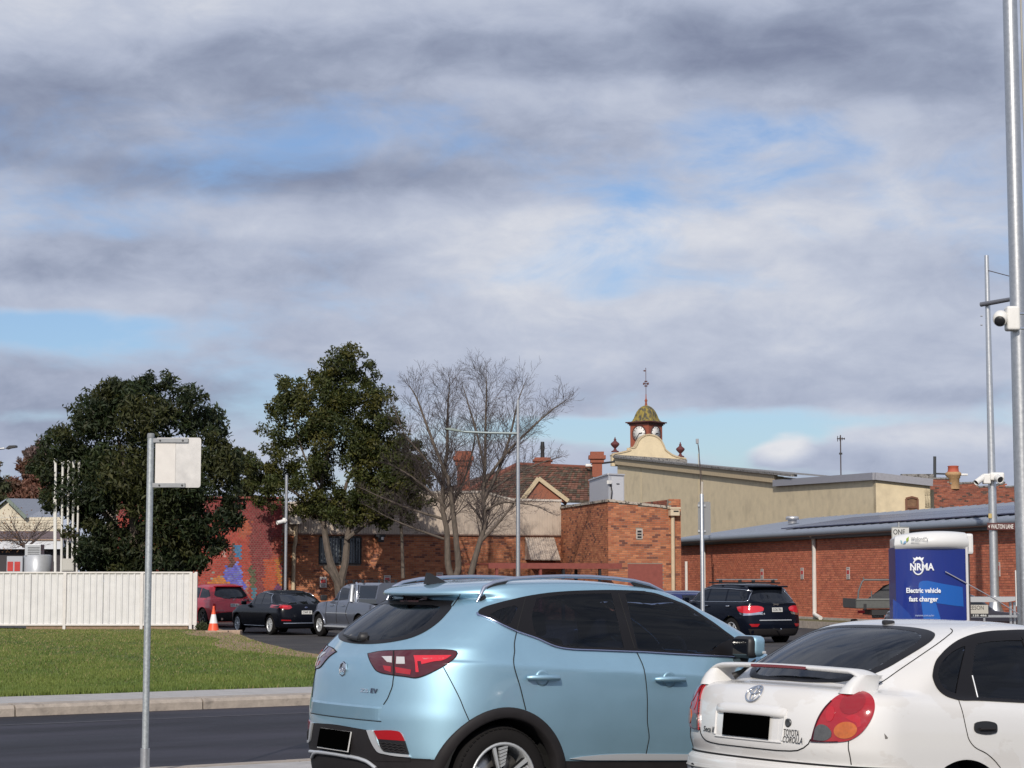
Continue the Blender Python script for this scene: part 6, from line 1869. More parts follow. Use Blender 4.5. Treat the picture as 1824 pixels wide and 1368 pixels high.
for sg in (-1, 1):
    mo.patch('tail_light', [(sg * .50, .92), (sg * .54, .99), (sg * .88, 1.03), (sg * .93, .98), (sg * .92, .90), (sg * .60, .87)], m_red, mode='rear', off=.008, step=.05)
    mo.patch('lamp_panel', [(sg * .62, .93), (sg * .66, .97), (sg * .80, .98), (sg * .80, .92)], m_redlit, mode='rear', off=.012, step=.05)
    mo.patch('reflector', [(sg * .55, .48), (sg * .85, .49), (sg * .85, .525), (sg * .56, .515)], m_red, mode='rear', off=.008, step=.05)
MB().tube([mo.hit(Vector((-4, y, .40)), Vector((1, 0, 0)))[0] + Vector((-.01, 0, 0)) for y in np.linspace(-.78, .78, 14)], .022, 8).build('bumper_strip', m_chrome, mo.root, True)
plate(mo, .76, 6, .372, .12, m_plate, .02, 'CWF 39')
MB().lathe([(.06, 0), (.055, .012), (.001, .014)], 16, mo.M.inverted() @ mo.M @ basis((0, -1, 0), (0, 0, .5), (-1, 0, 0), mo.hit(Vector((-4, 0, .92)), Vector((1, 0, 0)))[0])).build('badge', mat('badge_blue', (.06, .08, .16), rough=.3), mo.root, True)
for sg in (-1, 1):
    MB().box((2.05, sg * 1.0, 1.06), (.12, .18, .13), None, .04).build('wing_mirror', p_black, mo.root, True)
mo.sideline('sill_strip', [(.5, .30), (2.3, .30)], .012, m_satin, off=.004)
# --- grey dual cab ute with canopy
p_gunm = paint('gunmetal_paint', (.16, .175, .215), .6, .34)
tr = far_car('dual_cab_ute', 'blue grey dual cab ute with roof rack half hidden behind the small blue SUV', origin_from(574, 64.6, b, 3.0, .80, zl(65)), b, p_gunm,
             dict(ohr=1.15, ohf=.95, wb=3.0, w=1.80, zb=1.14, zr=1.74, gb=.52, gt=.78, wsb=2.45, wst=1.75, zh=1.12, ztail=1.10, R=.375, rim=.215, spokes='six', deck=True))
side_glass(tr, [('side_window', [(.98, 1.22), (1.02, 1.56), (1.62, 1.60), (1.62, 1.18)]), ('side_window', [(1.70, 1.18), (1.70, 1.60), (1.85, 1.58), (2.38, 1.20)])])
cpv = MB(); sec = [(-.80, 1.10), (-.80, 1.24), (-.70, 1.68), (-.60, 1.745), (.60, 1.745), (.70, 1.68), (.80, 1.24), (.80, 1.10)]
m_ = len(sec); cpv.add([(x, y, z) for x in (-1.08, .60) for y, z in sec], [(i, i + 1, m_ + i + 1, m_ + i) for i in range(m_ - 1)] + [tuple(range(m_))[::-1], tuple(range(m_, 2 * m_))])
cpo = cpv.build('canopy', p_gunm, tr.root, True)
for sg in (-1, 1):
    MB().add([(x, sg * (y + .006), z) for x, y, z in ((-.98, .795, 1.26), (.22, .795, 1.26), (.22, .71, 1.65), (-.98, .71, 1.65))], [(0, 1, 2, 3)]).build('canopy_window', m_cglass, cpo, True)
    MB().tube([(.30, sg * .83, 1.12), (.34, sg * .79, 1.45), (.42, sg * .74, 1.66), (.56, sg * .70, 1.74)], .035, 8).build('sports_bar', m_chrome, tr.root, True)
    MB().tube([(.62, sg * .85, 1.14), (.70, sg * .79, 1.45), (.80, sg * .72, 1.66)], .06, 8).build('pillar_trim', m_satin, tr.root, True)
    MB().box((2.38, sg * 1.0, 1.26), (.10, .22, .18), None, .04).build('wing_mirror', m_black, tr.root, True)
    for x in (1.15, 2.0):
        MB().box((x, sg * .915, 1.02), (.16, .03, .03), None, .01).build('door_handle', m_chrome, tr.root, True)
    ring = []
    MB().tube([tr.hit(Vector((3.0 + .46 * math.cos(a), 3 * sg, .375 + .46 * math.sin(a))), Vector((0, -sg, 0)))[0] for a in np.linspace(.1, 3.04, 18)], .035, 8).build('arch_flare', p_gunm, tr.root, True)
    MB().box2((.55, sg * .88, .36), (2.45, sg * .88, .36), .16, .05).build('side_step', m_satin, tr.root, True)
tr.sideline('panel_gap', [(1.64, 1.16), (1.62, .45)], .008, m_gap, off=.002)
tr.sideline('panel_gap', [(.80, 1.14), (.95, .80), (.72, .45)], .008, m_gap, off=.002)
tr.sideline('panel_gap', [(2.46, 1.16), (2.40, .45)], .008, m_gap, off=.002)
tr.sideline('side_moulding', [(.85, .78), (2.4, .78)], .012, m_satin, off=.002)
rk = MB()
for x in (.35, 1.0, 1.55): rk.box2((x, -.66, 1.83), (x, .66, 1.83), .05, .025)
rko = rk.build('roof_rack', m_black, tr.root, True)
for x in (.35, 1.0, 1.55):
    for sg in (-1, 1): MB().box((x, sg * .58, 1.785), (.07, .06, .09), None, .01).build('rack_foot', m_black, rko, True)
# --- dark blue large SUV
b = math.radians(30)
p_navy = mat('navy_paint', (.004, .006, .013), rough=.2, coat=.05, spec=.18, var=.03)
je = far_car('navy_suv', 'very dark navy large SUV with silver roof bars parked below the long brick wall', origin_from(1337, 56.5, b, -.93, .88, zl(57) - .05), b, p_navy,
             dict(ohr=1.0, ohf=.92, wb=2.915, w=1.94, zb=1.18, zr=1.75, gb=-.86, gt=-.45, wsb=2.45, wst=1.6, zh=1.10, R=.385, rim=.25))
side_glass(je, [('side_window', [(-.62, 1.27), (-.50, 1.52), (.28, 1.575), (.30, 1.235), (-.5, 1.235)]), ('side_window', [(.37, 1.235), (.35, 1.575), (1.15, 1.585), (1.22, 1.235)]), ('side_window', [(1.29, 1.235), (1.22, 1.585), (1.60, 1.54), (2.20, 1.25)])],
           [(-.55, 1.222), (-.66, 1.26), (-.55, 1.53), (-.40, 1.565), (.3, 1.60), (1.2, 1.61), (1.65, 1.55), (2.28, 1.225), (1.2, 1.215), (-.55, 1.222)])
je.patch('rear_window', [(-.66, 1.25), (.66, 1.25), (.73, 1.30), (.60, 1.56), (-.60, 1.56), (-.73, 1.30)], m_cglass, mode='rear', off=.004, step=.08)
for sg in (-1, 1):
    je.patch('reflector', [(sg * .62, .60), (sg * .90, .60), (sg * .84, .52), (sg * .68, .52)], m_red, mode='rear', off=.008, step=.05)
    MB().box2((-.30, sg * .62, 1.765), (1.5, sg * .60, 1.775), .05, .045).build('roof_rail', m_black, je.root, True)
    MB().box((2.1, sg * 1.05, 1.26), (.12, .2, .18), None, .05).build('wing_mirror', p_navy, je.root, True)
    MB().box((.10, sg * .975, 1.10), (.18, .03, .035), None, .01).build('door_handle', m_chrome, je.root, True)
    MB().box((1.15, sg * .985, 1.10), (.18, .03, .035), None, .01).build('door_handle', m_chrome, je.root, True)
def zL(*p): return zc(1190, 1010, 7.015, p)

je.patch('tail_light', zL((862, 500), (900, 492), (1000, 488), (1165, 495), (1195, 515), (1188, 548), (1100, 570), (920, 572), (878, 545)), m_redlit, off=.012, step=2, mirror=True)
je.patch('reverse_lamp', zL((890, 573), (1000, 573), (1185, 560), (1170, 592), (1090, 600), (1000, 606), (912, 600)), m_chrome, off=.010, step=2, mirror=True)
for x in (.0, .95):
    br = MB().box2((x, -.74, 1.865), (x, .74, 1.865), .07, .03).build('roof_bar', m_alu, je.root, True)
    for sg in (-1, 1): MB().box((x, sg * .60, 1.815), (.10, .07, .10), None, .02).build('bar_foot', m_black, br, True)
je.box('roof_spoiler', (-.54, 0, 1.66), (.30, 1.24, .05), p_navy, None, .02)
plate(je, 1.00, 2, .372, .125, m_plate, .03, 'COS 781')
je.rtext('badge_lettering', 'Jeep', 0, 1.135, .055, m_chrome, width=.20, off=.01, bold=.02)
je.rtext('badge_lettering', '4x4', .52, .86, .05, m_satin, width=.18, off=.01)
MB().tube([je.hit(Vector((-4, y, .70)), Vector((1, 0, 0)))[0] + Vector((-.008, 0, 0)) for y in np.linspace(-.50, .62, 10)], .016, 8).build('bumper_strip', m_satin, je.root, True)
MB().tube([(-1.0, .05, .42), (-1.16, .05, .42), (-1.20, .05, .46)], .022, 8).build('tow_ball', m_chrome, je.root, True)
je.patch('lower_cladding', [(-.9, .26), (.9, .26), (.9, .46), (-.9, .46)], m_plastic, mode='rear', off=.006, step=.12)
# --- dark blue car beyond it
bl = far_car('blue_hatchback', 'dark blue car of which only the roof shows left of the navy SUV', origin_from(1200, 63, b, .9, .0, zl(63)), b, paint('royal_blue_paint', (.012, .02, .11), .3, .25),
             dict(ohr=.75, ohf=.85, wb=2.6, w=1.78, zb=1.0, zr=1.50, gb=-.6, gt=-.15, wsb=2.2, wst=1.3, zh=1.0, R=.32, rim=.2))
side_glass(bl, [('side_window', [(-.3, 1.09), (-.1, 1.33), (.9, 1.38), (.95, 1.05), (0, 1.05)]), ('side_window', [(1.02, 1.05), (.98, 1.38), (1.35, 1.35), (2.0, 1.07)])])
bl.patch('rear_window', [(-.58, 1.1), (.58, 1.1), (.5, 1.35), (-.5, 1.35)], m_cglass, mode='rear', off=.004, step=.1)
# --- dark hatchback behind the charger, seen as a sloping front
bb = math.radians(-58)
dh_ = far_car('dark_hatchback', 'dark purple brown hatchback mostly hidden behind the blue charger', origin_from(1735, 50, bb, 1.9, 0, zl(52) + .02), bb, paint('plum_paint', (.022, .012, .016), .3, .25),
              dict(ohr=.7, ohf=.82, wb=2.5, w=1.72, zb=.96, zr=1.50, gb=-.55, gt=.0, wsb=2.1, wst=1.2, zh=.92, R=.30, rim=.19))
side_glass(dh_, [('side_window', [(-.2, 1.06), (.1, 1.32), (.8, 1.36), (.85, 1.02)]), ('side_window', [(.92, 1.02), (.88, 1.36), (1.2, 1.33), (1.9, 1.04)])])
dh_.patch('windscreen', [(2.12, -.60), (2.2, 0), (2.12, .60), (1.24, .48), (1.3, 0), (1.24, -.48)], m_cglass, mode='top', off=.004, step=.1)

# --- tray trailer with a rack
m_tray = mat('tray_grey', (.09, .095, .09), rough=.6, var=.2)
Yt = 61.0
tx0, tx1 = Xat(1523, Yt), Xat(1523, Yt) + 1.75
zt0, zt1 = Zat(1084, Yt), Zat(1067.5, Yt)
tl = thing('tray_trailer', 'dark grey tray trailer with a bent pipe rack beside the blue charger', 'trailer', (tx0, Yt, zl(Yt)), 'things on wheels in the far lot')
cxm = (tx0 + tx1) / 2
MB().box((cxm, Yt + 1.2, zt0 + .04), (tx1 - tx0, 2.4, .08)).build('tray_floor', m_tray, tl)
tg = MB().box((cxm, Yt, (zt0 + zt1) / 2 + .02), (tx1 - tx0, .05, zt1 - zt0)).build('tailboard', m_tray, tl)
for k in range(2): MB().box((tx0 + .25 + k * .95, Yt - .035, zt0 + .06), (.09, .03, .18), None, .01).build('latch', m_black, tg)
MB().box((cxm, Yt - .03, zt1 + .0), (tx1 - tx0 + .02, .04, .05)).build('top_rail', mat('rail_grey', (.16, .165, .16), rough=.5), tg)
for xx in (tx0, tx1): MB().box((xx, Yt + 1.2, (zt0 + zt1) / 2 + .02), (.05, 2.4, zt1 - zt0)).build('side_board', m_tray, tl)
zr_ = Zat(1033, Yt)
pts = [(tx0 + .06, Yt + .1, zt1), (tx0 + .08, Yt + .1, zt1 + .25), (tx0 + .20, Yt + .1, zr_ - .05), (tx0 + .26, Yt + .1, zr_)]
MB().tube(pts + [(tx0 + 1.05, Yt + .1, zr_), (tx0 + 1.11, Yt + .1, zr_ - .05), (tx0 + 1.25, Yt + .1, zt1 + .25), (tx0 + 1.28, Yt + .1, zt1)], .028, 8).build('rack', mat('rack_grey', (.12, .125, .125), rough=.5), tl)
for xx in (.24, 1.07): MB().tube([(tx0 + xx, Yt + .1, zr_ - .02), (tx0 + xx, Yt + .1, zr_ + .08)], .022, 6).build('rack_pin', MATS['rack_grey'], tl)
MB().tube([(tx0 + .5, Yt + .2, zt1 - .1), (tx0 + .5, Yt + .2, zt1 + .25)], .02, 6).build('stake', MATS['rack_grey'], tl)
tp = MB(); ring = []
tp.add([(tx0 + .50, Yt + .3, zt1 - .05), (tx0 + 1.60, Yt + .3, zt1 - .05), (tx0 + 1.62, Yt + 1.6, zt1 - .05), (tx0 + .55, Yt + 1.6, zt1 - .05), (tx0 + .62, Yt + .5, zt1 + .14), (tx0 + .95, Yt + .6, zt1 + .42), (tx0 + 1.25, Yt + .8, zt1 + .50), (tx0 + 1.5, Yt + .7, zt1 + .40), (tx0 + 1.0, Yt + 1.5, zt1 + .3)],
       [(0, 1, 7, 6, 5, 4), (1, 2, 7), (2, 8, 6, 7), (2, 3, 8), (3, 0, 4, 8), (4, 5, 6, 8)])
tp.build('tarpaulin', mat('tarp', (.045, .045, .047), rough=.8, var=.3, scale=6, bump=.8, bscale=9), tl)
for xx in (tx0 + .12, tx1 - .12): MB().box((xx, Yt - .04, zt0 - .10), (.22, .05, .09), None, .01).build('tail_light', m_reddark, tl)
MB().box((tx0 + .64, Yt - .04, zt0 - .22), (.38, .02, .13), None, .004).build('number_plate', mat('plate_yellowish', (.10, .10, .09), rough=.5), tl)
text('plate_lettering', 'AGGM01', basis((1, 0, 0), (0, 0, 1), (0, -1, 0), (tx0 + .47, Yt - .052, zt0 - .255)), .07, m_plate, tl, False, .33)
MB().box((cxm, Yt + .6, zt0 - .12), (.9, 1.6, .16)).build('chassis', m_black, tl)
for xx in (tx0 + .12, tx1 - .12):
    MB().lathe([(.29, -.09), (.30, -.05), (.30, .05), (.29, .09)], 20, Matrix.Translation((xx, Yt + 1.2, zl(Yt) + .30)) @ Matrix.Rotation(math.pi / 2, 4, 'Y')).build('wheel', m_rubber, tl)
# ================================================================== TREES
m_bark = mat('bark', (.120, .096, .078), rough=.95, var=.35, scale=8, bump=.8, bscale=22, stretch=(1, 1, .3), col2=(.09, .075, .06), lo=.45, hi=.65)
m_twig = mat('twig', (.075, .058, .055), rough=.9)
m_leaf = leafmat('leaf', None)
def tube_soup(chains, ns=5):
    """many tapering branches as arrays: chains of (points, radii)"""
    Vs, Fs = [], []; base = 0
    for pts, rs in chains:
        pts = np.asarray(pts, float); m = len(pts)
        k = ns if rs[0] > .03 else 4 if rs[0] > .012 else 3
        t = np.gradient(pts, axis=0); t /= np.linalg.norm(t, axis=1)[:, None] + 1e-9
        ref = np.array([0.3, 1.0, .2]) if abs(t[0][1]) < .8 else np.array([1.0, .1, .2])
        a = np.cross(t, ref); a /= np.linalg.norm(a, axis=1)[:, None] + 1e-9
        b = np.cross(t, a)
        w = 2 * np.pi * np.arange(k) / k
        ring = pts[:, None, :] + (a[:, None, :] * np.cos(w)[None, :, None] + b[:, None, :] * np.sin(w)[None, :, None]) * np.asarray(rs)[:, None, None]
        Vs.append(ring.reshape(-1, 3))
        i = np.arange(m - 1)[:, None] * k; q = np.arange(k)[None]; q2 = (np.arange(k)[None] + 1) % k
        Fs.append(np.stack([base + i + q, base + i + q2, base + i + k + q2, base + i + k + q], -1).reshape(-1, 4))
        base += m * k
    return np.concatenate(Vs), np.concatenate(Fs)
def leaves(name, centers, n, size, cols, parent, spread=None, droop=.3, lens=2.0):
    """leaf-sized folded faces through clumps; centers = (x, y, z, r)"""
    c = np.asarray(centers, float)
    wt = c[:, 3] ** 2.0; wt /= wt.sum()
    pick = RNG.choice(len(c), n, p=wt)
    d = RNG.normal(size=(n, 3)); d /= np.linalg.norm(d, axis=1)[:, None]
    rr = RNG.random(n) ** .42
    p = c[pick, :3] + d * (rr * c[pick, 3])[:, None] * np.array([1, 1, .85])
    # twigs: leaves come in tufts
    tuft = RNG.normal(size=(n // 7 + 1, 3))
    p += (RNG.random((n, 3)) - .5) * size * 2
    a = RNG.normal(size=(n, 3)); a[:, 2] -= droop; a /= np.linalg.norm(a, axis=1)[:, None]
    b = np.cross(a, RNG.normal(size=(n, 3))); b /= np.linalg.norm(b, axis=1)[:, None]
    nn = np.cross(a, b)
    s = size * (.6 + .8 * RNG.random(n))[:, None]
    V = np.stack([p - a * s * lens * .5, p + b * s * .42 + nn * s * .12, p + a * s * lens * .5, p - b * s * .42 + nn * s * .12], 1).reshape(-1, 3)
    cols = np.array(cols)
    cc = cols[RNG.integers(0, len(cols), len(c))][pick]
    C = .55 * cc + .45 * cols[RNG.integers(0, len(cols), n)]
    C = C * (.65 + .7 * RNG.random((n, 1)))
    me = np_mesh(name, V, np.arange(n * 4).reshape(n, 4), C)
    return link(name, me, m_leaf, parent)
def sub_clumps(pcs, Y, depth, k, shrink=.55, jitter=.8):
    """pixel clumps (px, py, r px) -> many smaller clumps in depth"""
    out = []
    for px, py, r in pcs:
        R = r * Y / FPX
        for _ in range(k):
            dy = random.uniform(-1, 1) * min(depth, R * 1.3)
            a, q = random.uniform(0, 2 * math.pi), math.sqrt(random.random()) * R * jitter
            c = P(px, py, Y + dy)
            out.append((c[0] + math.cos(a) * q, c[1], c[2] + math.sin(a) * q, R * shrink * random.uniform(.6, 1.15)))
    for _ in range(len(pcs) * 3):                              # small sprays sticking out of the outline
        px, py, r = random.choice(pcs); R = r * Y / FPX; a = random.uniform(0, 2 * math.pi); c = P(px, py, Y + random.uniform(-.6, .6) * R)
        q = R * random.uniform(.9, 1.22); out.append((c[0] + math.cos(a) * q, c[1], c[2] + math.sin(a) * q * .95, R * random.uniform(.10, .22)))
    return out
def px_chain(pts, Y, r0, r1, dy=0.0, wob=.03):
    n = len(pts); out = []
    for i, (x, y) in enumerate(pts):
        q = P(x, y, Y + dy * i / max(1, n - 1)); out.append(q + RNG.normal(size=3) * wob * (i > 0) * .3)
    # finer
    t = np.linspace(0, n - 1, (n - 1) * 4 + 1)
    o = pchip(np.arange(n), np.array(out), t)
    return o, np.linspace(r0, r1, len(o))

# --- dense dark tree overhanging the white fence
Yd = 63.0
td = thing('dark_evergreen_tree', 'broad dark evergreen tree overhanging the white metal fence', 'tree', (*P(250, 1040, Yd)[:2], .1))
pcs = [(250, 728, 52), (310, 726, 48), (205, 735, 55), (350, 760, 50), (165, 755, 52), (130, 785, 46), (185, 715, 40), (105, 800, 36), (75, 835, 24), (385, 800, 40), (105, 830, 40), (405, 845, 34), (270, 790, 80), (190, 830, 75), (340, 850, 75),
       (95, 880, 32), (410, 890, 28), (250, 890, 90), (160, 900, 60), (345, 930, 65), (400, 935, 30), (200, 960, 65), (280, 975, 60), (360, 985, 40), (150, 965, 42), (385, 975, 22), (220, 1000, 34), (195, 1010, 22), (265, 684, 20), (300, 686, 20), (205, 702, 26), (232, 700, 20), (215, 1025, 22), (330, 1000, 30), (150, 990, 34), (250, 1018, 28), (300, 1012, 28), (120, 905, 24), (330, 1005, 26), (250, 1010, 22)]
cl = sub_clumps(pcs, Yd, 2.2, 9)
leaves('crown', cl, 66000, .075, [(.020, .034, .012), (.028, .044, .014), (.016, .028, .012), (.036, .046, .014), (.030, .038, .016), (.055, .055, .014)], td, droop=.6, lens=2.6)
ch = [px_chain([(235, 1045), (240, 960), (225, 860), (210, 780)], Yd, .22, .05), px_chain([(238, 1000), (300, 900), (330, 800)], Yd, .14, .03, -.6), px_chain([(238, 980), (170, 890), (140, 820)], Yd, .13, .03, .5), px_chain([(236, 940), (262, 840), (265, 740)], Yd, .12, .03, .3)]
link('trunk', np_mesh('trunk', *tube_soup(ch)), m_bark, td)

# --- tall evergreen with a forked trunk
Ye = 80.5
te = thing('forked_evergreen_tree', 'tall olive green tree with a pale forked trunk in front of the barred window', 'tree', (*P(605, 1040, Ye)[:2], -.3))
pcs = [(612, 664, 42), (585, 680, 42), (640, 690, 42), (560, 715, 36), (665, 735, 40), (600, 735, 58), (510, 690, 26), (500, 725, 34), (530, 740, 34), (690, 780, 38), (640, 790, 48), (555, 785, 40), (490, 775, 30), (515, 800, 30),
       (590, 830, 40), (700, 830, 40), (730, 850, 32), (480, 845, 36), (455, 850, 26), (500, 870, 34), (545, 850, 30), (640, 850, 40), (670, 890, 38), (470, 895, 22), (560, 890, 34), (600, 895, 34), (720, 890, 26), (640, 915, 22), (680, 850, 40), (705, 870, 36), (650, 820, 42), (600, 780, 50), (630, 720, 46), (560, 760, 40), (735, 800, 26), (742, 850, 30), (748, 882, 24), (722, 908, 24), (690, 900, 36), (655, 900, 32), (668, 770, 30), (620, 905, 30), (580, 880, 34), (465, 870, 26), (500, 830, 30), (700, 800, 30), (720, 850, 34), (555, 915, 20), (525, 905, 16), (745, 830, 20), (615, 640, 14), (575, 660, 22), (650, 665, 22), (440, 825, 18)]
cl = sub_clumps(pcs, Ye, 1.6, 10, shrink=.50, jitter=1.0)
leaves('crown', cl, 76000, .072, [(.058, .066, .014), (.042, .056, .014), (.070, .074, .016), (.095, .086, .018), (.032, .046, .013), (.050, .066, .016)], te, droop=.3, lens=2.1)
ch = [px_chain([(608, 1116), (606, 1075), (602, 1040), (588, 1000), (580, 960), (575, 915), (572, 860), (590, 780), (600, 700)], Ye, .23, .03), px_chain([(606, 1110), (606, 1045), (614, 1000), (618, 960), (622, 930), (612, 880), (640, 800), (630, 720)], Ye, .20, .03, .5),
      px_chain([(617, 960), (650, 935), (690, 905), (705, 880), (715, 840)], Ye, .10, .02, -.5), px_chain([(608, 1112), (604, 1056), (590, 1020), (578, 1010)], Ye, .13, .10, -.4), px_chain([(576, 930), (540, 890), (500, 850), (485, 790)], Ye, .09, .02), px_chain([(574, 880), (545, 820), (520, 740)], Ye, .07, .02, .4), px_chain([(624, 850), (665, 800), (680, 760)], Ye, .07, .02),
      px_chain([(578, 950), (570, 905), (555, 880)], Ye, .06, .02)]
link('trunk', np_mesh('trunk', *tube_soup(ch, 8)), m_bark, te)

# --- bare trees
def grow(chains, p, d, L_, r, lvl, up=.55, spread=.58):
    """one branch and its side shoots"""
    n = max(4, int(L_ / .16)); pts = [np.array(p)]; d = np.array(d, float); d /= np.linalg.norm(d)
    for i in range(n):
        d = d + RNG.normal(size=3) * .10 + np.array([0, 0, up * .06]); d /= np.linalg.norm(d)
        pts.append(pts[-1] + d * L_ / n)
    rs = np.linspace(r, max(r * .30, .0038), n + 1)
    chains.append((pts, rs))
    if lvl <= 0: return
    k = max(2, int(L_ / (.15 if lvl == 1 else .22)))
    for j in range(k):
        i = int(1 + (n - 1) * (j + random.random() * .8) / k)
        if i < 1 or i >= n: continue
        t = np.array(pts[i + 1]) - np.array(pts[i]); t /= np.linalg.norm(t)
        s = RNG.normal(size=3); s[1] *= .8; s -= t * (s @ t); s /= np.linalg.norm(s)
        nd = t * (1 - spread * .5) + s * spread
        grow(chains, pts[i], nd, L_ * random.uniform(.42, .70) * (1 - .35 * i / n), max(rs[i] * .45, .0040), lvl - 1, up, spread)
def bare_tree(label, Y, stems, base_px):
    t = thing('bare_tree', label, 'tree', (*P(*base_px, Y)[:2], -.3), 'bare trees before the brick building')
    trunk, twigs = [], []
    for pts, r0, r1, dy, every, L0, rng in stems:
        o, rs = px_chain(pts, Y, r0, r1, dy, .05)
        trunk.append((o, rs))
        n = len(o); cnt = int(np.linalg.norm(np.diff(o, axis=0), axis=1).sum() / every * 1.5)
        for j in range(cnt):
            f = rng[0] + (rng[1] - rng[0]) * (j + random.random()) / cnt
            i = min(n - 2, int(f * (n - 1)))
            tg = o[i + 1] - o[i]; tg /= np.linalg.norm(tg)
            a = random.uniform(0, 2 * math.pi)
            s = np.array([math.cos(a), .8 * math.sin(a), .25])
            nd = tg * .75 + s * .72
            grow(twigs, o[i], nd, L0 * 1.12 * (1.15 - .65 * f) * random.uniform(.7, 1.15), max(.007, rs[i] * .24), 2)
        grow(twigs, o[-1], o[-1] - o[-3], L0 * .28, r1, 2)
    link('trunk', np_mesh('trunk', *tube_soup(trunk, 8), smooth=True), m_bark, t)
    link('branches', np_mesh('branches', *tube_soup(twigs)), m_twig, t)
    return t
Yb = 78.5
bare_tree('left of the two bare trees, two grey stems rising from one foot', Yb,
          [([(808, 1116), (806, 1045), (797, 1000), (795, 950), (788, 900), (790, 850), (795, 800), (797, 750), (799, 710), (801, 682)], .17, .014, 0, .26, 2.1, (.36, 1)),
           ([(810, 1116), (808, 1045), (816, 1010), (812, 960), (806, 900), (800, 860), (775, 800), (756, 745), (740, 705), (730, 685)], .17, .014, -.5, .30, 1.8, (.42, 1)),
           ([(795, 905), (760, 870), (720, 840), (690, 825)], .07, .012, -1.0, .22, 1.3, (.15, 1)),
           ([(790, 960), (750, 945), (700, 925), (650, 900)], .06, .010, -1.2, .22, 1.2, (.2, 1)),
           ([(792, 925), (740, 910), (690, 890), (640, 868)], .06, .010, -.3, .22, 1.2, (.2, 1)),
           ([(806, 900), (830, 840), (845, 780), (850, 735)], .06, .012, .5, .25, 1.3, (.2, 1)),
           ([(790, 870), (760, 820), (720, 770), (700, 720)], .06, .011, .6, .24, 1.4, (.2, 1))], (806, 1045))
bare_tree('right of the two bare trees, a leaning grey stem with fine spreading twigs', Yb - .8,
          [([(826, 1116), (836, 1045), (842, 1010), (853, 970), (862, 930), (862, 880), (864, 820), (866, 750), (866, 700), (866, 668)], .16, .014, 0, .25, 2.1, (.36, 1)),
           ([(856, 965), (885, 935), (912, 900), (930, 870)], .07, .02, -.4, .24, 1.3, (.35, 1)),
           ([(863, 890), (890, 830), (910, 770), (925, 715), (935, 680)], .08, .012, .4, .24, 1.6, (.2, 1)),
           ([(863, 860), (900, 810), (945, 765), (985, 730), (1010, 712)], .07, .010, -.6, .22, 1.5, (.2, 1)),
           ([(864, 880), (910, 850), (960, 825), (1000, 815)], .06, .010, .5, .22, 1.3, (.2, 1)),
           ([(864, 840), (850, 780), (835, 720), (825, 690)], .06, .011, -.3, .24, 1.3, (.2, 1)),
           ([(862, 910), (900, 895), (950, 900), (985, 915)], .05, .010, -.8, .22, 1.1, (.25, 1))], (836, 1045))
# --- small reddish shrub-like tree seen through the twigs
Yr = 81.0
rt = thing('russet_tree', 'small russet leaved tree showing between the evergreen and the bare trees', 'tree', (*P(715, 1000, Yr)[:2], -.3))
leaves('crown', sub_clumps([(705, 845, 34), (690, 880, 28), (735, 825, 24), (720, 870, 26), (665, 870, 22)], Yr, 1.0, 5, .5), 2200, .06, [(.16, .055, .04), (.12, .05, .04), (.10, .07, .03)], rt)
link('trunk', np_mesh('trunk', *tube_soup([px_chain([(718, 1030), (716, 950), (708, 880), (700, 840)], Yr, .09, .02)])), m_bark, rt)
# --- trees far off at the left
def far_tree(label, Y, pcs, n, size, cols, base):
    t = thing('distant_tree', label, 'tree', (*P(*base, Y)[:2], 0), 'distant trees at the left')
    leaves('crown', sub_clumps(pcs, Y, 4, 6, .5), n, size, cols, t, droop=.1)
    link('trunk', np_mesh('trunk', *tube_soup([px_chain([base, (base[0], base[1] - 60)], Y, .3, .1)])), m_bark, t)
far_tree('rust red autumn tree beyond the grey roofed house at the left edge', 190, [(45, 865, 34), (20, 880, 30), (65, 860, 26), (85, 880, 26), (0, 890, 25), (55, 835, 18)], 9000, .26, [(.17, .075, .05), (.14, .06, .045), (.20, .10, .07), (.10, .06, .04)], (40, 960))
far_tree('green brown tree cut by the left edge of the picture', 175, [(-8, 850, 20), (-12, 880, 22), (6, 870, 10)], 2500, .24, [(.07, .08, .04), (.10, .085, .05)], (-8, 950))
far_tree('dull purple twiggy tree rising behind the dark evergreen', 200, [(60, 815, 22), (75, 800, 18), (90, 825, 20)], 2200, .22, [(.13, .085, .075), (.10, .07, .06)], (75, 950))
far_tree('olive tree filling the gap between the dark evergreen and the forked tree', 110, [(432, 850, 26), (440, 880, 26), (425, 815, 18), (450, 905, 20)], 6000, .12, [(.05, .055, .016), (.07, .065, .02), (.04, .05, .015)], (440, 990))
# --- bare shrub by the house at the left
bs = thing('bare_shrub', 'bare twiggy shrub in front of the cream house at the left', 'shrub', (*P(42, 1020, 90)[:2], 0))
tw_ = []
for k in range(9):
    grow(tw_, P(44 + random.uniform(-4, 4), 975, 90), (random.uniform(-1.2, 1.2), random.uniform(-.4, .4), random.uniform(.3, 1)), 1.7, .035, 2)
link('branches', np_mesh('branches', *tube_soup([px_chain([(48, 985), (44, 968)], 90, .08, .05)] + tw_)), m_twig, bs)
leaves('dead_leaves', [(*P(30, 945, 90), 1.3), (*P(20, 960, 90), 1.0), (*P(60, 935, 90), .6)], 350, .05, [(.25, .13, .05), (.22, .10, .05)], bs)
# weeds at the fence end
wd = thing('weed_clump', 'low green weeds at the foot of the white fence end', 'plant', tuple(P(362, 1122, 59)))
leaves('leaves', [(*P(360, 1118, 58.6), .22), (*P(367, 1123, 58.4), .16)], 700, .035, [(.035, .05, .018), (.05, .06, .02)], wd)
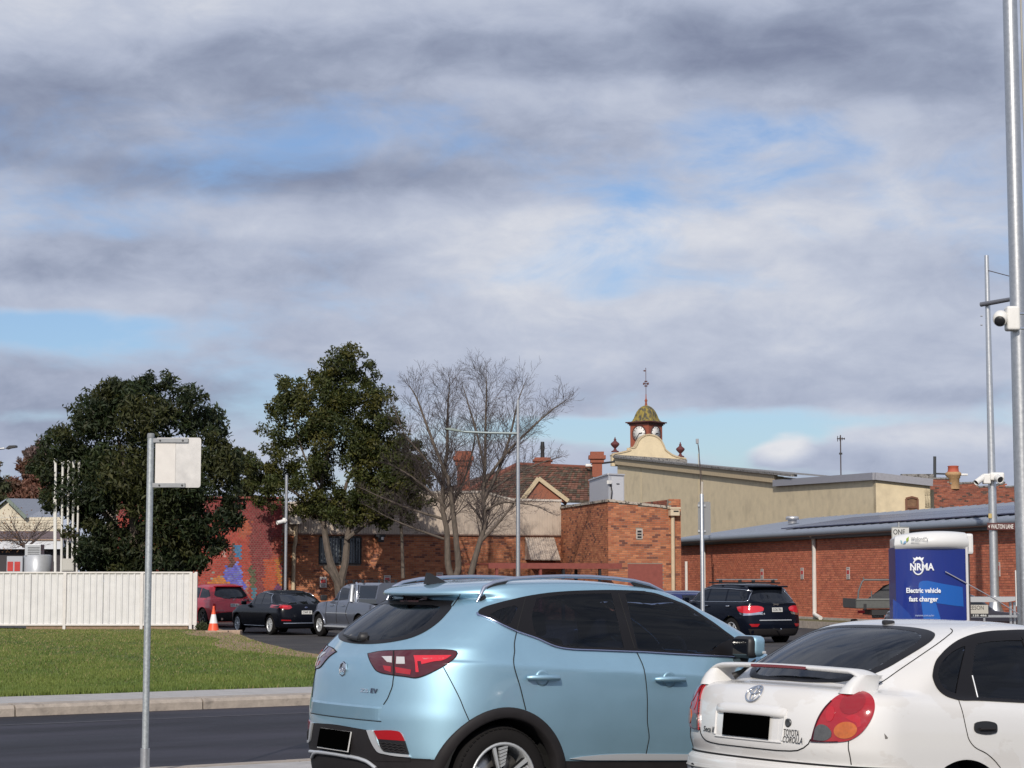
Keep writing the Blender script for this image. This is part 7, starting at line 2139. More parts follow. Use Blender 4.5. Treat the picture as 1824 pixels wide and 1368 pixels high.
# ================================================================== FENCE, POLES, SIGNS AND SMALL THINGS
m_fence = mat('fence_sheet', (.655, .648, .64), rough=.45, var=.09, scale=1.5)
m_fpost = mat('fence_post', (.66, .63, .60), rough=.5, var=.10, scale=5)
Yf = 60.0
fL, fR = P(-60, 1070, Yf), P(352, 1070, Yf)
fx0, fx1 = fL[0], fR[0]
ztp, zbt = Zat(1020.5, Yf), Zat(1113, Yf)
fen = thing('metal_fence', 'long white ribbed metal fence along the back of the lawn', 'fence', (fx0, Yf, zbt))
posts = [-60, 119.5, 256, 343]
for i, (a, b) in enumerate(zip(posts[:-1], posts[1:])):
    xa, xb = Xat(a, Yf), Xat(b, Yf)
    n = max(1, round((xb - xa) / 1.2))
    for k in range(n):
        x0, x1 = xa + (xb - xa) * k / n + .004, xa + (xb - xa) * (k + 1) / n - .004
        mb = MB(); pr = []; m = max(4, round((x1 - x0) / .20)); w = (x1 - x0) / m
        for j in range(m): pr += [(x0 + w * j, .0), (x0 + w * (j + .60), .0), (x0 + w * (j + .70), -.03), (x0 + w * (j + .90), -.03)]
        pr.append((x1, 0))
        mb.add([(x, Yf + o, z) for x, o in pr for z in (zbt, ztp)], [(2 * q, 2 * q + 2, 2 * q + 3, 2 * q + 1) for q in range(len(pr) - 1)])
        mb.build('sheet_panel', m_fence, fen)
    MB().box(((xa + xb) / 2, Yf - .012, ztp + .01), (xb - xa, .075, .05), None, .008).build('top_rail', m_fpost, fen)
    MB().box(((xa + xb) / 2, Yf - .012, zbt), (xb - xa, .075, .05), None, .008).build('bottom_rail', m_fpost, fen)
for p_ in posts[1:] + [351.5]:
    x = Xat(p_, Yf); MB().box((x, Yf - .015, (ztp + zbt) / 2 - .12), (.09, .10, ztp - zbt + .30), None, .01).build('fence_post', m_fpost, fen)
for a, b, c_ in ((52, 118, 0), (121, 255, 0), (258, 338, 0)):
    x0, x1 = Xat(a, Yf), Xat(b, Yf); MB().box(((x0 + x1) / 2, Yf + .03, zbt - .10), (x1 - x0, .06, .17)).build('gravel_board', mat('old_board', (.27, .19, .13), rough=.95, var=.3, scale=5), fen)
MB().box((Xat(347.5, Yf), Yf + .0, (ztp + zbt) / 2), (.10, .02, ztp - zbt)).build('end_sheet', m_fence, fen)
# broken kerb stones and cone at the fence end
kz = zgrass(-8.3, 57.5)
for i, (px_, py_, w, lab) in enumerate(((411, 1133, .62, 'largest pale broken kerb stone right of the orange cone'), (396, 1129, .34, 'small broken kerb stone just behind the cone'), (375, 1131, .30, 'small flat kerb stone at the left of the cone'))):
    q = P(px_, py_, 57.0 - .3 * i)
    ks = MB().box((q[0], q[1], .03), (w, .3, .20), Matrix.Rotation(.15 * i - .1, 3, 'Z'), .03).build('kerb_stone', mat('stone_pinkish', (.36, .26, .19), rough=.95, var=.3, scale=6, bump=.6, bscale=25))
    tag(ks, lab, 'stone', 'broken kerb stones by the cone')
cq = P(380, 1126, 57.6); cz = .05
cn = thing('traffic_cone', 'orange traffic cone with a white reflective band at the fence corner', 'traffic cone', (cq[0], cq[1], cz))
m_cone = mat('cone_orange', (.78, .10, .035), rough=.45); hC_ = .76
T = Matrix.Translation((cq[0], cq[1], cz))
MB().box((cq[0], cq[1], cz + .02), (.40, .40, .04), None, .012).build('base', m_cone, cn)
MB().lathe([(.165, .04), (.118, .26)], 24, T, caps=False).build('lower_body', m_cone, cn)
MB().lathe([(.119, .26), (.065, .52)], 24, T, caps=False).build('reflective_band', mat('cone_white', (.75, .74, .72), rough=.35), cn)
MB().lathe([(.064, .52), (.028, .72), (.03, .76), (.02, .76)], 24, T).build('upper_body', m_cone, cn)

# --- sign seen from behind, at the left
Ys = 16.0
xs_ = Xat(266.5, Ys)
zt_ = Zat(774, Ys); k_ = Ys / FPX
sg = thing('sign_post', 'galvanised post with the bare metal back of a square road sign, beside the road', 'sign', (xs_, Ys, 0))
MB().tube([(xs_, Ys, -.05), (xs_, Ys, Zat(1333, Ys))], .0385, 16).build('sleeve', m_galv, sg)
MB().tube([(xs_, Ys, Zat(1336, Ys)), (xs_, Ys, zt_ - .012), (xs_, Ys, zt_)], [.0275, .0275, .027], 16).build('post', mat('post_galv', (.42, .45, .46), rough=.5, metal=.55, var=.25, scale=30), sg)
MB().lathe([(.030, -.03), (.030, .002), (.024, .010), (.001, .012)], 16, Matrix.Translation((xs_, Ys, zt_))).build('post_cap', mat('cap_grey', (.20, .215, .22), rough=.6), sg)
x0, x1 = Xat(275, Ys), Xat(356.5, Ys); z0, z1 = Zat(868.5, Ys), Zat(779.5, Ys)
Rt = Matrix.Rotation(math.radians(-3), 4, 'Z')
def rrect(w, h, r, n=5):
    pts = []
    for cx_, cy_, a0 in ((w / 2 - r, h / 2 - r, 0), (-w / 2 + r, h / 2 - r, 90), (-w / 2 + r, -h / 2 + r, 180), (w / 2 - r, -h / 2 + r, 270)):
        for k in range(n + 1):
            a = math.radians(a0 + 90 * k / n); pts.append((cx_ + r * math.cos(a), cy_ + r * math.sin(a)))
    return pts
MS_ = basis((1, 0, 0), (0, 0, 1), (0, -1, 0), ((x0 + x1) / 2, Ys + .0, (z0 + z1) / 2))
pl_ = MB().prism(rrect(x1 - x0, z1 - z0, .022), MS_ @ Matrix.Translation((0, 0, -.002)), .002).build('sign_plate', mat('sign_back', (.62, .60, .57), rough=.34, metal=.7, var=.12, scale=5), sg)
w2 = Xat(311, Ys) - x0
MB().box((x0 + w2 / 2 + .003, Ys - .003, (z0 + z1) / 2), (w2 - .004, .002, z1 - z0 - .03)).build('overlay_sheet', mat('sheet_white', (.66, .63, .59), rough=.5, var=.06, scale=9), pl_)
for zb_, w3 in ((z1 - .024, .29), (z0 + .018, .27)):
    br = MB().box((x0 - .006 + w3 / 2 - .015, Ys - .010, zb_), (w3, .012, .036), None, .003).build('bracket', mat('bracket_dull', (.30, .31, .32), rough=.65, metal=.3, var=.2, scale=20), sg)
    for xx in (x0 + .04, x0 + .225):
        MB().lathe([(.008, 0), (.008, .006), (.001, .007)], 8, basis((1, 0, 0), (0, 0, 1), (0, -1, 0), (xx, Ys - .016, zb_))).build('bolt', mat('bolt_dark', (.12, .12, .12), rough=.5, metal=.6), br)

# --- flue pipes and plant behind the white fence
Yp = 62.5
rack = 0
def vpipe(x_top, y_top, x_bot, y_bot, rpx, label, cap, m=m_pipe):
    a, b_ = P(x_bot, y_bot, Yp), P(x_top, y_top, Yp)
    t = thing('vent_pipe', label, 'pipe', tuple(a), 'white vent pipes behind the fence')
    MB().tube([a, b_], rpx * Yp / FPX, 12).build('pipe', m, t)
    if cap: MB().lathe([(rpx * 1.05 * Yp / FPX, -.10), (rpx * 1.5 * Yp / FPX, -.02), (rpx * 1.5 * Yp / FPX, .06), (rpx * .9 * Yp / FPX, .065)], 12, Matrix.Translation(b_)).build('cap', m, t)
    return t
v0 = vpipe(99, 820, 98.5, 1030, 2.5, 'leftmost white vent pipe, topped by a dark fork with two white knobs', True, m_white)
q = P(99, 819, Yp)
for s_ in (-1, 1):
    MB().tube([q + np.array([0, 0, -.02]), q + np.array([s_ * .07, 0, .08]), q + np.array([s_ * .085, 0, .30])], .022, 6).build('fork', m_black, v0)
    MB().lathe([(.03, 0), (.035, .04), (.03, .09)], 8, Matrix.Translation(q + np.array([s_ * .085, 0, .30]))).build('knob', m_white, v0)
vpipe(112, 823, 109, 1030, 2.3, 'white vent pipe second from the left in the row', True)
vpipe(122.5, 823.5, 120, 1000, 2.2, 'white vent pipe ending on the left top of the grey box', True)
vpipe(131.5, 823, 129, 1000, 2.2, 'white vent pipe ending on the right top of the grey box', True)
vpipe(141, 824, 136.5, 1030, 2.0, 'rightmost leaning white vent pipe next to the dark tree', True)
vpipe(95.8, 886, 96.5, 1000, 1.1, 'thin white tube beside the leftmost vent pipe', False)
bx = thing('meter_box', 'pale grey box under the vent pipes behind the fence', 'box', tuple(P(125, 1016, Yp)))
x0, x1 = Xat(114.5, Yp), Xat(135, Yp)
MB().box(((x0 + x1) / 2, Yp, (Zat(995, Yp) + Zat(1017, Yp)) / 2), (x1 - x0, .2, Zat(995, Yp) - Zat(1017, Yp)), None, .01).build('body', mat('box_grey', (.44, .43, .39), rough=.6), bx)
MB().box(((x0 + x1) / 2, Yp - .105, (Zat(995, Yp) + Zat(1017, Yp)) / 2), (x1 - x0 - .05, .01, Zat(997, Yp) - Zat(1015, Yp))).build('lid', mat('box_lid', (.48, .47, .43), rough=.6), bx)
MB().box2(P(114, 1020, Yp), P(136, 1020, Yp), .05, .05).build('support_rail', m_galv, bx)
m_tank = mat('tank_grey', (.46, .48, .51), rough=.4, metal=.2, var=.05)
tk = thing('cooling_unit', 'light grey cooling tank with a vented box on top behind the fence', 'cooling unit', tuple(P(70, 1025, 64)))
Yk = 64.0
MB().lathe([(.44, 0), (.44, Zat(990, Yk) - Zat(1025, Yk)), (.38, Zat(988, Yk) - Zat(1025, Yk))], 28, Matrix.Translation((Xat(70, Yk), Yk, Zat(1025, Yk)))).build('tank', m_tank, tk)
x0, x1 = Xat(51, Yk), Xat(79, Yk)
vb = MB().box(((x0 + x1) / 2, Yk - .1, (Zat(970, Yk) + Zat(990, Yk)) / 2), (x1 - x0, .5, Zat(970, Yk) - Zat(990, Yk)), None, .01).build('vent_box', m_tank, tk)
for k in range(5):
    zz = Zat(975 + k * 3, Yk); MB().box((Xat(66.5, Yk), Yk - .36, zz), (.38, .012, .02)).build('louvre', mat('louvre_dark', (.16, .165, .17), rough=.6), vb)
rb = thing('red_panel_box', 'grey cabinet with two red panels behind the fence', 'cabinet', tuple(P(32, 1025, Yk)))
x0, x1 = Xat(18, Yk), Xat(46, Yk)
MB().box(((x0 + x1) / 2, Yk, (Zat(991, Yk) + Zat(1025, Yk)) / 2), (x1 - x0, .5, Zat(991, Yk) - Zat(1025, Yk)), None, .01).build('body', mat('cab_grey', (.40, .42, .46), rough=.5), rb)
for a in (19.5, 32):
    xa, xb = Xat(a, Yk), Xat(a + 10, Yk); MB().box(((xa + xb) / 2, Yk - .255, Zat(1009, Yk)), (xb - xa, .01, Zat(1001, Yk) - Zat(1018, Yk))).build('red_panel', mat('panel_red', (.45, .03, .025), rough=.5, var=.2, scale=3), rb)
# cream house and white flat building far left
Yh = 120.0
hs2 = thing('cream_house', 'cream house with a grey hip roof at the far left', 'house', tuple(P(30, 960, Yh)))
m_hw = mat('house_cream', (.64, .58, .46), rough=.8, var=.05)
gl, ga, gr_ = P(-22, 922, Yh), P(16, 891, Yh), P(46, 921, Yh)
MB().add([gl, gr_, ga], [(0, 1, 2)]).build('gable', m_hw, hs2)
MB().add([gr_ + np.array([.1, -.3, -.05]), P(112, 921, Yh + 3), P(112, 889, Yh + 8), ga + np.array([0, -.3, .1])], [(0, 1, 2, 3)]).build('roof', mat('roof_steel', (.27, .29, .33), rough=.5, var=.06), hs2)
MB().add([gl + np.array([-.1, -.3, 0]), ga + np.array([0, -.3, .1]), P(10, 889, Yh + 8), P(-40, 921, Yh + 8)], [(0, 1, 2, 3)]).build('roof', MATS['roof_steel'], hs2)
MB().box2(ga + np.array([0, -.35, .03]), gr_ + np.array([.1, -.35, -.05]), .1, .2).build('bargeboard', mat('barge_green', (.16, .20, .17), rough=.6), hs2)
MB().add([P(-22, 922, Yh), P(-22, 1010, Yh), P(112, 1010, Yh), P(112, 921, Yh)], [(0, 1, 2, 3)]).build('wall', m_hw, hs2)
for k in range(9):
    z_ = Zat(900 + k * 5, Yh - .05); MB().box((Xat(45, Yh), Yh - .02, Zat(926 + k * 5.2, Yh)), (Xat(112, Yh) - Xat(-22, Yh), .03, .02)).build('weatherboard', m_hw, hs2)
Yw = 100.0
wb2 = thing('flat_shop', 'low white flat roofed building with dark openings at the far left', 'building', tuple(P(30, 1010, Yw)))
x0, x1 = Xat(-60, Yw), Xat(112, Yw)
MB().box(((x0 + x1) / 2, Yw + 2, (Zat(962, Yw) + Zat(978, Yw)) / 2), (x1 - x0, 4, Zat(962, Yw) - Zat(978, Yw))).build('fascia', mat('shop_white', (.62, .64, .68), rough=.6, var=.05), wb2)
MB().box(((x0 + x1) / 2, Yw + 2.2, (Zat(978, Yw) - .5) / 2), (x1 - x0, 3.4, Zat(978, Yw) + .5)).build('wall', mat('shop_dark', (.05, .045, .05), rough=.8), wb2)
MB().box(((x0 + x1) / 2, Yw + 3.2, (Zat(944, Yw) + Zat(962, Yw)) / 2), (x1 - x0, 2.0, Zat(944, Yw) - Zat(962, Yw))).build('clerestory', mat('shop_band', (.10, .075, .085), rough=.7, var=.3, scale=2), wb2)
MB().box2(P(-60, 961.5, Yw - .02), P(112, 961.5, Yw - .02), .1, .06).build('roof_edge', mat('edge_rust', (.35, .24, .17), rough=.8), wb2)
sl1 = thing('street_light', 'dark street light head at the left edge of the sky', 'street light', tuple(P(-30, 1000, 90)))
MB().tube([P(-30, 1000, 90), P(-30, 812, 90), P(-12, 800, 90), P(8, 798.5, 90)], .05, 8).build('arm', m_galv, sl1)
MB().add([P(9, 799, 90), P(16, 793.5, 90), P(27.5, 793, 90), P(27.5, 796.5, 90), P(17, 798, 90), P(11, 799.8, 90)] + [p + np.array([0, .4, 0]) for p in (P(9, 799, 90), P(16, 793.5, 90), P(27.5, 793, 90), P(27.5, 796.5, 90), P(17, 798, 90), P(11, 799.8, 90))],
         [tuple(range(6))[::-1], tuple(range(6, 12))] + [(i, (i + 1) % 6, 6 + (i + 1) % 6, 6 + i) for i in range(6)]).build('lamp_head', m_black, sl1)

# --- poles
def bullet_camera(parent, c, d, r=.06, L_=.22):
    d = Vector(d).normalized(); x = d.orthogonal().normalized()
    M = basis(x, d.cross(x), d, c)
    o = MB().lathe([(r * .9, -L_ * .6), (r, -L_ * .5), (r, L_ * .45), (r * 1.05, L_ * .5), (r * .9, L_ * .5), (r * .8, L_ * .42)], 16, M).build('security_camera', m_white, parent)
    MB().lathe([(r * .8, L_ * .42), (.001, L_ * .44)], 16, M).build('lens', m_black, o)
    return o
Yl = 58.0
lp_ = thing('light_pole', 'slim silver light pole with a long lamp arm among the bare trees', 'light pole', (Xat(923, Yl), Yl, zl(Yl)))
xl = Xat(922.8, Yl)
MB().tube([(xl, Yl, zl(Yl)), (xl, Yl, Zat(712, Yl))], [.075, .045], 14).build('pole', m_galv, lp_)
MB().tube([P(921.5, 772, Yl), P(870, 771, Yl), P(826, 769, Yl)], .038, 8).build('lamp_arm', mat('arm_galv', (.28, .33, .34), rough=.5, metal=.5), lp_)
hd_ = [P(828, 770.5, Yl), P(815, 768.5, Yl), P(795, 765.5, Yl), P(792, 763.5, Yl), P(803, 762.5, Yl), P(818, 766, Yl)]
MB().add([p + np.array([0, -.13, 0]) for p in hd_] + [p + np.array([0, .13, 0]) for p in hd_], [tuple(range(6)), tuple(range(6, 12))[::-1]] + [(i, 6 + i, 6 + (i + 1) % 6, (i + 1) % 6) for i in range(6)]).build('lamp_head', mat('lamp_green_grey', (.22, .27, .25), rough=.5), lp_)
MB().box(P(801, 760.5, Yl), (.08, .08, .06)).build('photo_cell', m_black, lp_)
Yq = 75.0
cp_ = thing('camera_pole', 'thin silver pole with a white security camera before the mural', 'pole', (Xat(509, Yq), Yq, zl(Yq)))
xq = Xat(510, Yq)
MB().tube([(xq, Yq, zl(Yq)), (xq, Yq, Zat(846, Yq))], .058, 12).build('pole', m_galv, cp_)
q = P(505, 927, Yq); MB().box((xq - .06, Yq - .08, q[2]), (.12, .14, .18), None, .02).build('mount', m_white, cp_)
bullet_camera(cp_, P(501, 929.5, Yq - .15), (-.85, -.5, -.25), .075, .36)
# sign pole before the navy SUV
Yg = 30.0
gp = thing('parking_sign_pole', 'silver pole with the grey back of a parking sign in front of the navy SUV', 'sign', (Xat(1250, Yg), Yg, zl(Yg)))
xg = Xat(1250, Yg)
MB().tube([(xg, Yg, zl(Yg)), (xg, Yg, Zat(882, Yg)), (xg, Yg, Zat(880, Yg))], [.030, .030, .024], 14).build('pole', m_galv, gp)
x0, x1 = Xat(1243.5, Yg), Xat(1266, Yg); z0, z1 = Zat(953, Yg), Zat(893.5, Yg)
MB().prism(rrect(x1 - x0, z1 - z0, .025), basis((1, 0, 0), (0, 0, 1), (0, -1, 0), ((x0 + x1) / 2, Yg + .04, (z0 + z1) / 2)), .003).build('sign_plate', mat('sign_grey', (.24, .245, .25), rough=.5, metal=.4), gp)
for zz in (z0 + .06, z1 - .06): MB().box((xg, Yg + .03, zz), (.12, .03, .03)).build('bracket', m_galv, gp)
# radio mast on the roof behind
am = thing('radio_mast', 'thin guyed radio mast on the low roof behind the sign pole', 'antenna', tuple(P(1250, 920, 84)))
MB().tube([P(1250, 930, 84), P(1250.5, 858, 84)], .05, 8).build('mast', mat('mast_cream', (.50, .46, .40), rough=.6), am)
MB().tube([P(1249, 880, 84), P(1245, 800, 84), P(1242, 785, 84)], .02, 6).build('whip', m_twig, am)
MB().tube([P(1252, 868, 84), P(1243, 790, 84)], .014, 5).build('guy_wire', m_twig, am)
MB().box(P(1242, 786, 84), (.12, .12, .22), None, .03).build('antenna_head', m_grey, am)
tv = thing('tv_aerial', 'thin television aerial above the cream wing roof', 'antenna', tuple(P(1497, 850, 108)))
MB().tube([P(1498, 852, 108), P(1497, 775, 108)], .035, 6).build('mast', m_twig, tv)
MB().tube([P(1491, 781.5, 108), P(1505, 781.5, 108)], .03, 5).build('boom', m_twig, tv)
for k, xx in enumerate((1492, 1496, 1500, 1504)): MB().tube([P(xx, 777 + k, 107.6), P(xx, 786 - k, 108.4)], .02, 5).build('element', m_twig, tv)
MB().box(P(1497.5, 808, 108), (.16, .12, .10)).build('amplifier', m_black, tv)

# --- big near pole with camera, at the right
Yn = 21.0
xn = Xat(1822, Yn)
np_ = thing('steel_pole', 'thick galvanised steel pole with a white dome camera at the right edge', 'pole', (xn, Yn, 0))
MB().tube([(xn, Yn, -.3), (xn, Yn, 3.0), (xn, Yn, 6.0), (xn, Yn, 10.5)], [.091, .085, .080, .073], 24).build('pole', m_galv, np_)
MB().tube([(xn + .14, Yn + .05, 3.2), (xn + .13, Yn + .05, 10.2)], .012, 6).build('cable', mat('cable_grey', (.42, .41, .38), rough=.6), np_)
cz_ = Zat(570, Yn)
hs3 = MB().box((xn - .09, Yn - .10, cz_ + .0), (.14, .16, .26), None, .03).build('camera_mount', m_white, np_)
for zz in (cz_ + .06, cz_ - .10): MB().lathe([(.086, -.012), (.089, 0), (.086, .012)], 20, Matrix.Translation((xn, Yn, zz)), caps=False).build('strap', m_chrome, np_)
cd_ = MB(); cc = P(1788, 568, Yn - .12)
cd_.tube([Vector((xn - .14, Yn - .11, cz_ + .02)), Vector(cc) + Vector((.05, 0, .01))], [.055, .065], 14)
hC3 = cd_.build('camera_arm', m_white, np_)
DM_ = Matrix.Translation(Vector(cc) + Vector((-.035, 0, .01))) @ Vector((.30, .75, .55)).to_track_quat('Z', 'Y').to_matrix().to_4x4()
dcm = MB().lathe([(.001, .085), (.045, .076), (.072, .045), (.082, .0), (.078, -.035), (.066, -.075), (.060, -.075)], 24, DM_).build('dome_camera', m_white, np_)
MB().lathe([(.060, -.072), (.052, -.088), (.03, -.098), (.001, -.10)], 24, DM_).build('dome_glass', m_black, dcm)
# --- second pole with street name sign
Y2 = 58.0
x2 = Xat(1768, Y2); zb2 = Zat(1093, Y2)
p2 = thing('tall_pole', 'tall tapering silver pole carrying the street name sign and cameras', 'pole', (x2, Y2, zb2))
m_gal2 = mat('galv_bright', (.60, .61, .62), rough=.34, metal=.8, var=.12, scale=8)
MB().tube([(x2, Y2, zb2), (x2, Y2, Zat(900, Y2)), (x2, Y2, Zat(455, Y2))], [.135, .12, .065], 20).build('pole', m_gal2, p2)
MB().lathe([(.27, .0), (.25, .06), (.17, .28), (.14, .52)], 20, Matrix.Translation((x2, Y2, zb2))).build('base_flange', m_galv, p2)
MB().box((x2, Y2, (zb2 + zl(Y2)) / 2 - .02), (.9, .9, zb2 - zl(Y2)), None, .02).build('footing', m_conc, p2)
MB().tube([P(1747, 542.5, Y2), P(1762, 540, Y2 - .2), P(1812, 531, Y2 - 1.2)], [.07, .07, .06], 10).build('outreach_arm', mat('arm_dark', (.16, .165, .19), rough=.5, metal=.3), p2)
MB().tube([P(1757, 481, Y2), P(1806, 494, Y2 - .8)], .013, 5).build('stay_wire', m_twig, p2)
for yy in (563, 579): MB().tube([P(1750, yy, Y2 - .1), P(1746.5, yy, Y2 - .1)], .02, 5).build('step_bolt', m_galv, p2)
cb = MB().box(P(1757, 853, Y2 - .2), (.22, .24, .30), None, .04).build('camera_mount', m_white, p2)
MB().box(P(1775, 849, Y2 - .25), (.42, .26, .24), None, .06).build('camera_housing', m_white, p2)
bullet_camera(p2, P(1779, 853, Y2 - .45), (.25, -.9, -.35), .11, .22)
bullet_camera(p2, P(1745, 855, Y2 - .3), (-.75, -.4, -.5), .09, .34)
MB().box(P(1763.5, 919, Y2 - .14), (.10, .04, .14), None, .01).build('tag_label', mat('tag_yellow', (.50, .38, .15), rough=.6), p2)
x0, x1 = Xat(1755, Y2), Xat(1755, Y2) + .98
z0, z1 = Zat(944.5, Y2), Zat(931.5, Y2)
sn = MB().box(((x0 + x1) / 2, Y2 - .17, (z0 + z1) / 2), (x1 - x0, .02, z1 - z0), None, .004).build('street_sign', mat('sign_brown', (.085, .022, .020), rough=.5), p2)
text('sign_lettering', 'WALTON LANE', basis((1, 0, 0), (0, 0, 1), (0, -1, 0), (Xat(1761.5, Y2), Y2 - .181, Zat(941.8, Y2))), .125, mat('letter_white', (.72, .70, .66), rough=.5), sn, False, .66, bold=.012)
ar = MB(); xa = Xat(1756.5, Y2)
ar.prism([(0, 0), (.045, .05), (.045, -.05)], basis((1, 0, 0), (0, 0, 1), (0, -1, 0), (xa, Y2 - .181, (z0 + z1) / 2)), .003); ar.build('arrow_mark', MATS['letter_white'], sn)
cr_ = MB(); cx0 = Xat(1806, Y2)
for o_ in (0, .03): cr_.tube([(cx0, Y2 - .182, (z0 + z1) / 2 - .02 + o_), (cx0 + .05, Y2 - .182, (z0 + z1) / 2 - .045 + o_), (cx0 + .11, Y2 - .182, (z0 + z1) / 2 + .01 + o_)], .012, 5)
cr_.build('crest_mark', MATS['letter_white'], sn)
MB().box((x2, Y2 - .13, (z0 + z1) / 2), (.28, .06, .05)).build('sign_clamp', m_galv, sn)
# ONE WAY sign
Yo = 45.0
ow = thing('one_way_sign', 'white ONE way sign on a thin pole behind the blue charger', 'sign', (Xat(1601, Yo), Yo, zl(Yo)))
MB().tube([(Xat(1601, Yo), Yo + .04, zl(Yo)), (Xat(1601, Yo), Yo + .04, Zat(930, Yo))], .028, 10).build('pole', m_galv, ow)
x0, x1 = Xat(1587, Yo), Xat(1587, Yo) + .40; z0, z1 = Zat(985, Yo), Zat(938.5, Yo)
sp_ = MB().prism(rrect(x1 - x0, z1 - z0, .02), basis((1, 0, 0), (0, 0, 1), (0, -1, 0), ((x0 + x1) / 2, Yo, (z0 + z1) / 2)), .004).build('sign_plate', mat('sign_white', (.55, .55, .53), rough=.5), ow)
text('sign_lettering', 'ONE', basis((1, 0, 0), (0, 0, 1), (0, -1, 0), (x0 + .035, Yo - .0045, Zat(952, Yo))), .115, m_ink, sp_, False, .27, bold=.015)
MB().tube([(x0 + .01, Yo - .006, z0 + .01), (x0 + .01, Yo - .006, z1 - .01), (x1 - .01, Yo - .006, z1 - .01)], .006, 4).build('border', m_ink, sp_)
# parking signs on the walls
def wall_sign(A, B, px_, py_, label):
    t, z = wp(A, B, px_, py_); Mw, _ = wframe(A, B)
    c = Mw @ Vector((t, z, .03))
    s_ = thing('parking_sign', label, 'sign', c, 'small white and red parking signs on the walls')
    MB().box(Mw @ Vector((t, z, .03)), (.30, .46, .012), Mw.to_3x3()).build('sign_plate', mat('sign_pale', (.58, .53, .50), rough=.5), s_)
    MB().box(Mw @ Vector((t, z + .04, .038)), (.21, .15, .008), Mw.to_3x3()).build('red_panel', mat('sign_red', (.50, .06, .06), rough=.5), s_)
    for k, o_ in enumerate((.18, -.09, -.14, -.19)):
        MB().box(Mw @ Vector((t, z + o_, .038)), (.20 - .03 * (k % 2), .022, .006), Mw.to_3x3()).build('text_line', mat('sign_text', (.20, .17, .17), rough=.6), s_)
wall_sign(lA, lB, 1358.5, 1023, 'parking sign on the long brick wall just above the navy SUV')
wall_sign(lA, lB, 1430, 1021.5, 'parking sign on the long brick wall left of the full height white downpipe')
wall_sign(lA, lB, 1512, 1021, 'parking sign on the long brick wall between downpipe and tray trailer')
wall_sign(lA, lB, 1779, 1014, 'parking sign on the long brick wall just right of the tall pole')
wall_sign(bA, bB, 575.5, 1037, 'parking sign left of the forked trunk on the orange brick wall')
wall_sign(bA, bB, 689.5, 1034, 'parking sign just above the roof rack of the grey ute')
wall_sign(bA, bB, 783, 1029, 'parking sign almost hidden behind the blue SUV roof aerial')
wall_sign(bA, bB, 681, 951 + 46, 'small pale plaque on the orange brick wall right of the barred window') if False else None
nb_ = thing('notice_board', 'tall narrow white board with a red edge beside the steel pole', 'sign', tuple(P(1810, 1090, 40)))
x0 = Xat(1805, 40)
MB().box((x0 + .09, 40, (Zat(1016, 40) + Zat(1080, 40)) / 2), (.18, .04, Zat(1016, 40) - Zat(1080, 40)), None, .005).build('board', m_white, nb_)
MB().box((x0 + .155, 39.975, (Zat(1028, 40) + Zat(1050, 40)) / 2), (.05, .01, .25)).build('red_mark', MATS['sign_red'], nb_)
MB().tube([(x0 + .09, 40.04, zl(40)), (x0 + .09, 40.04, Zat(1005, 40))], .02, 8).build('post', m_galv, nb_)
# table-like metal awning with agent sign
Ya = 44.0
tb = thing('metal_bench_shelter', 'pale grey metal table behind the charger near the tall pole', 'table', (Xat(1770, Ya), Ya, zl(Ya)))
x0, x1 = Xat(1700, Ya), Xat(1816, Ya)
za_, zb_ = Zat(1063, Ya), Zat(1072, Ya)
MB().add([(x0, Ya - .5, za_), (x1, Ya - .5, za_), (x1 - .02, Ya - .5, za_ - .03), (x1 - .45, Ya - .5, zb_), (x0, Ya - .5, zb_), (x0, Ya + .5, za_), (x1, Ya + .5, za_), (x1 - .02, Ya + .5, za_ - .03), (x1 - .45, Ya + .5, zb_), (x0, Ya + .5, zb_)],
         [(0, 4, 3, 2, 1), (5, 6, 7, 8, 9), (0, 1, 6, 5), (1, 2, 7, 6), (2, 3, 8, 7), (3, 4, 9, 8)]).build('table_top', mat('table_grey', (.46, .47, .48), rough=.45, metal=.3), tb)
for xx in (1789, 1796): MB().box((Xat(xx, Ya), Ya - .3, (zb_ + zl(Ya)) / 2), (.05, .06, zb_ - zl(Ya))).build('leg', m_galv, tb)
MB().box((Xat(1710, Ya), Ya - .3, (zb_ + zl(Ya)) / 2), (.05, .06, zb_ - zl(Ya))).build('leg', m_galv, tb)
MB().box2((x0, Ya - .45, Zat(1097, Ya)), (x1, Ya - .45, Zat(1097, Ya)), .06, .05).build('lower_rail', m_galv, tb)
ag = thing('agent_board', 'pale agent board reading EESON beside the charger', 'sign', tuple(P(1738, 1088, 42)))
Yv = 42.0; x0, x1 = Xat(1716, Yv), Xat(1755.5, Yv); z0, z1 = Zat(1093, Yv), Zat(1077.5, Yv)
ab = MB().box(((x0 + x1) / 2, Yv, (z0 + z1) / 2), (x1 - x0, .03, z1 - z0)).build('board', mat('board_pale', (.44, .42, .37), rough=.6), ag)
text('board_lettering', 'EESON', basis((1, 0, 0), (0, 0, 1), (0, -1, 0), (Xat(1722.5, Yv), Yv - .017, Zat(1086, Yv))), .085, m_ink, ab, False, Xat(1747, Yv) - Xat(1722.5, Yv))
st = MB().box(((x0 + x1) / 2, Yv, Zat(1096.2, Yv)), (x1 - x0, .03, .065)).build('phone_strip', m_black, ag)
text('phone_lettering', '135 486', basis((1, 0, 0), (0, 0, 1), (0, -1, 0), (Xat(1727, Yv), Yv - .017, Zat(1097.8, Yv))), .036, m_plate, st, False, Xat(1751, Yv) - Xat(1727, Yv), bold=.02)
for xx in (x0 + .08, x1 - .08): MB().box((xx, Yv + .03, (z1 + zl(Yv)) / 2), (.04, .03, z1 - zl(Yv))).build('leg', m_galv, ag)

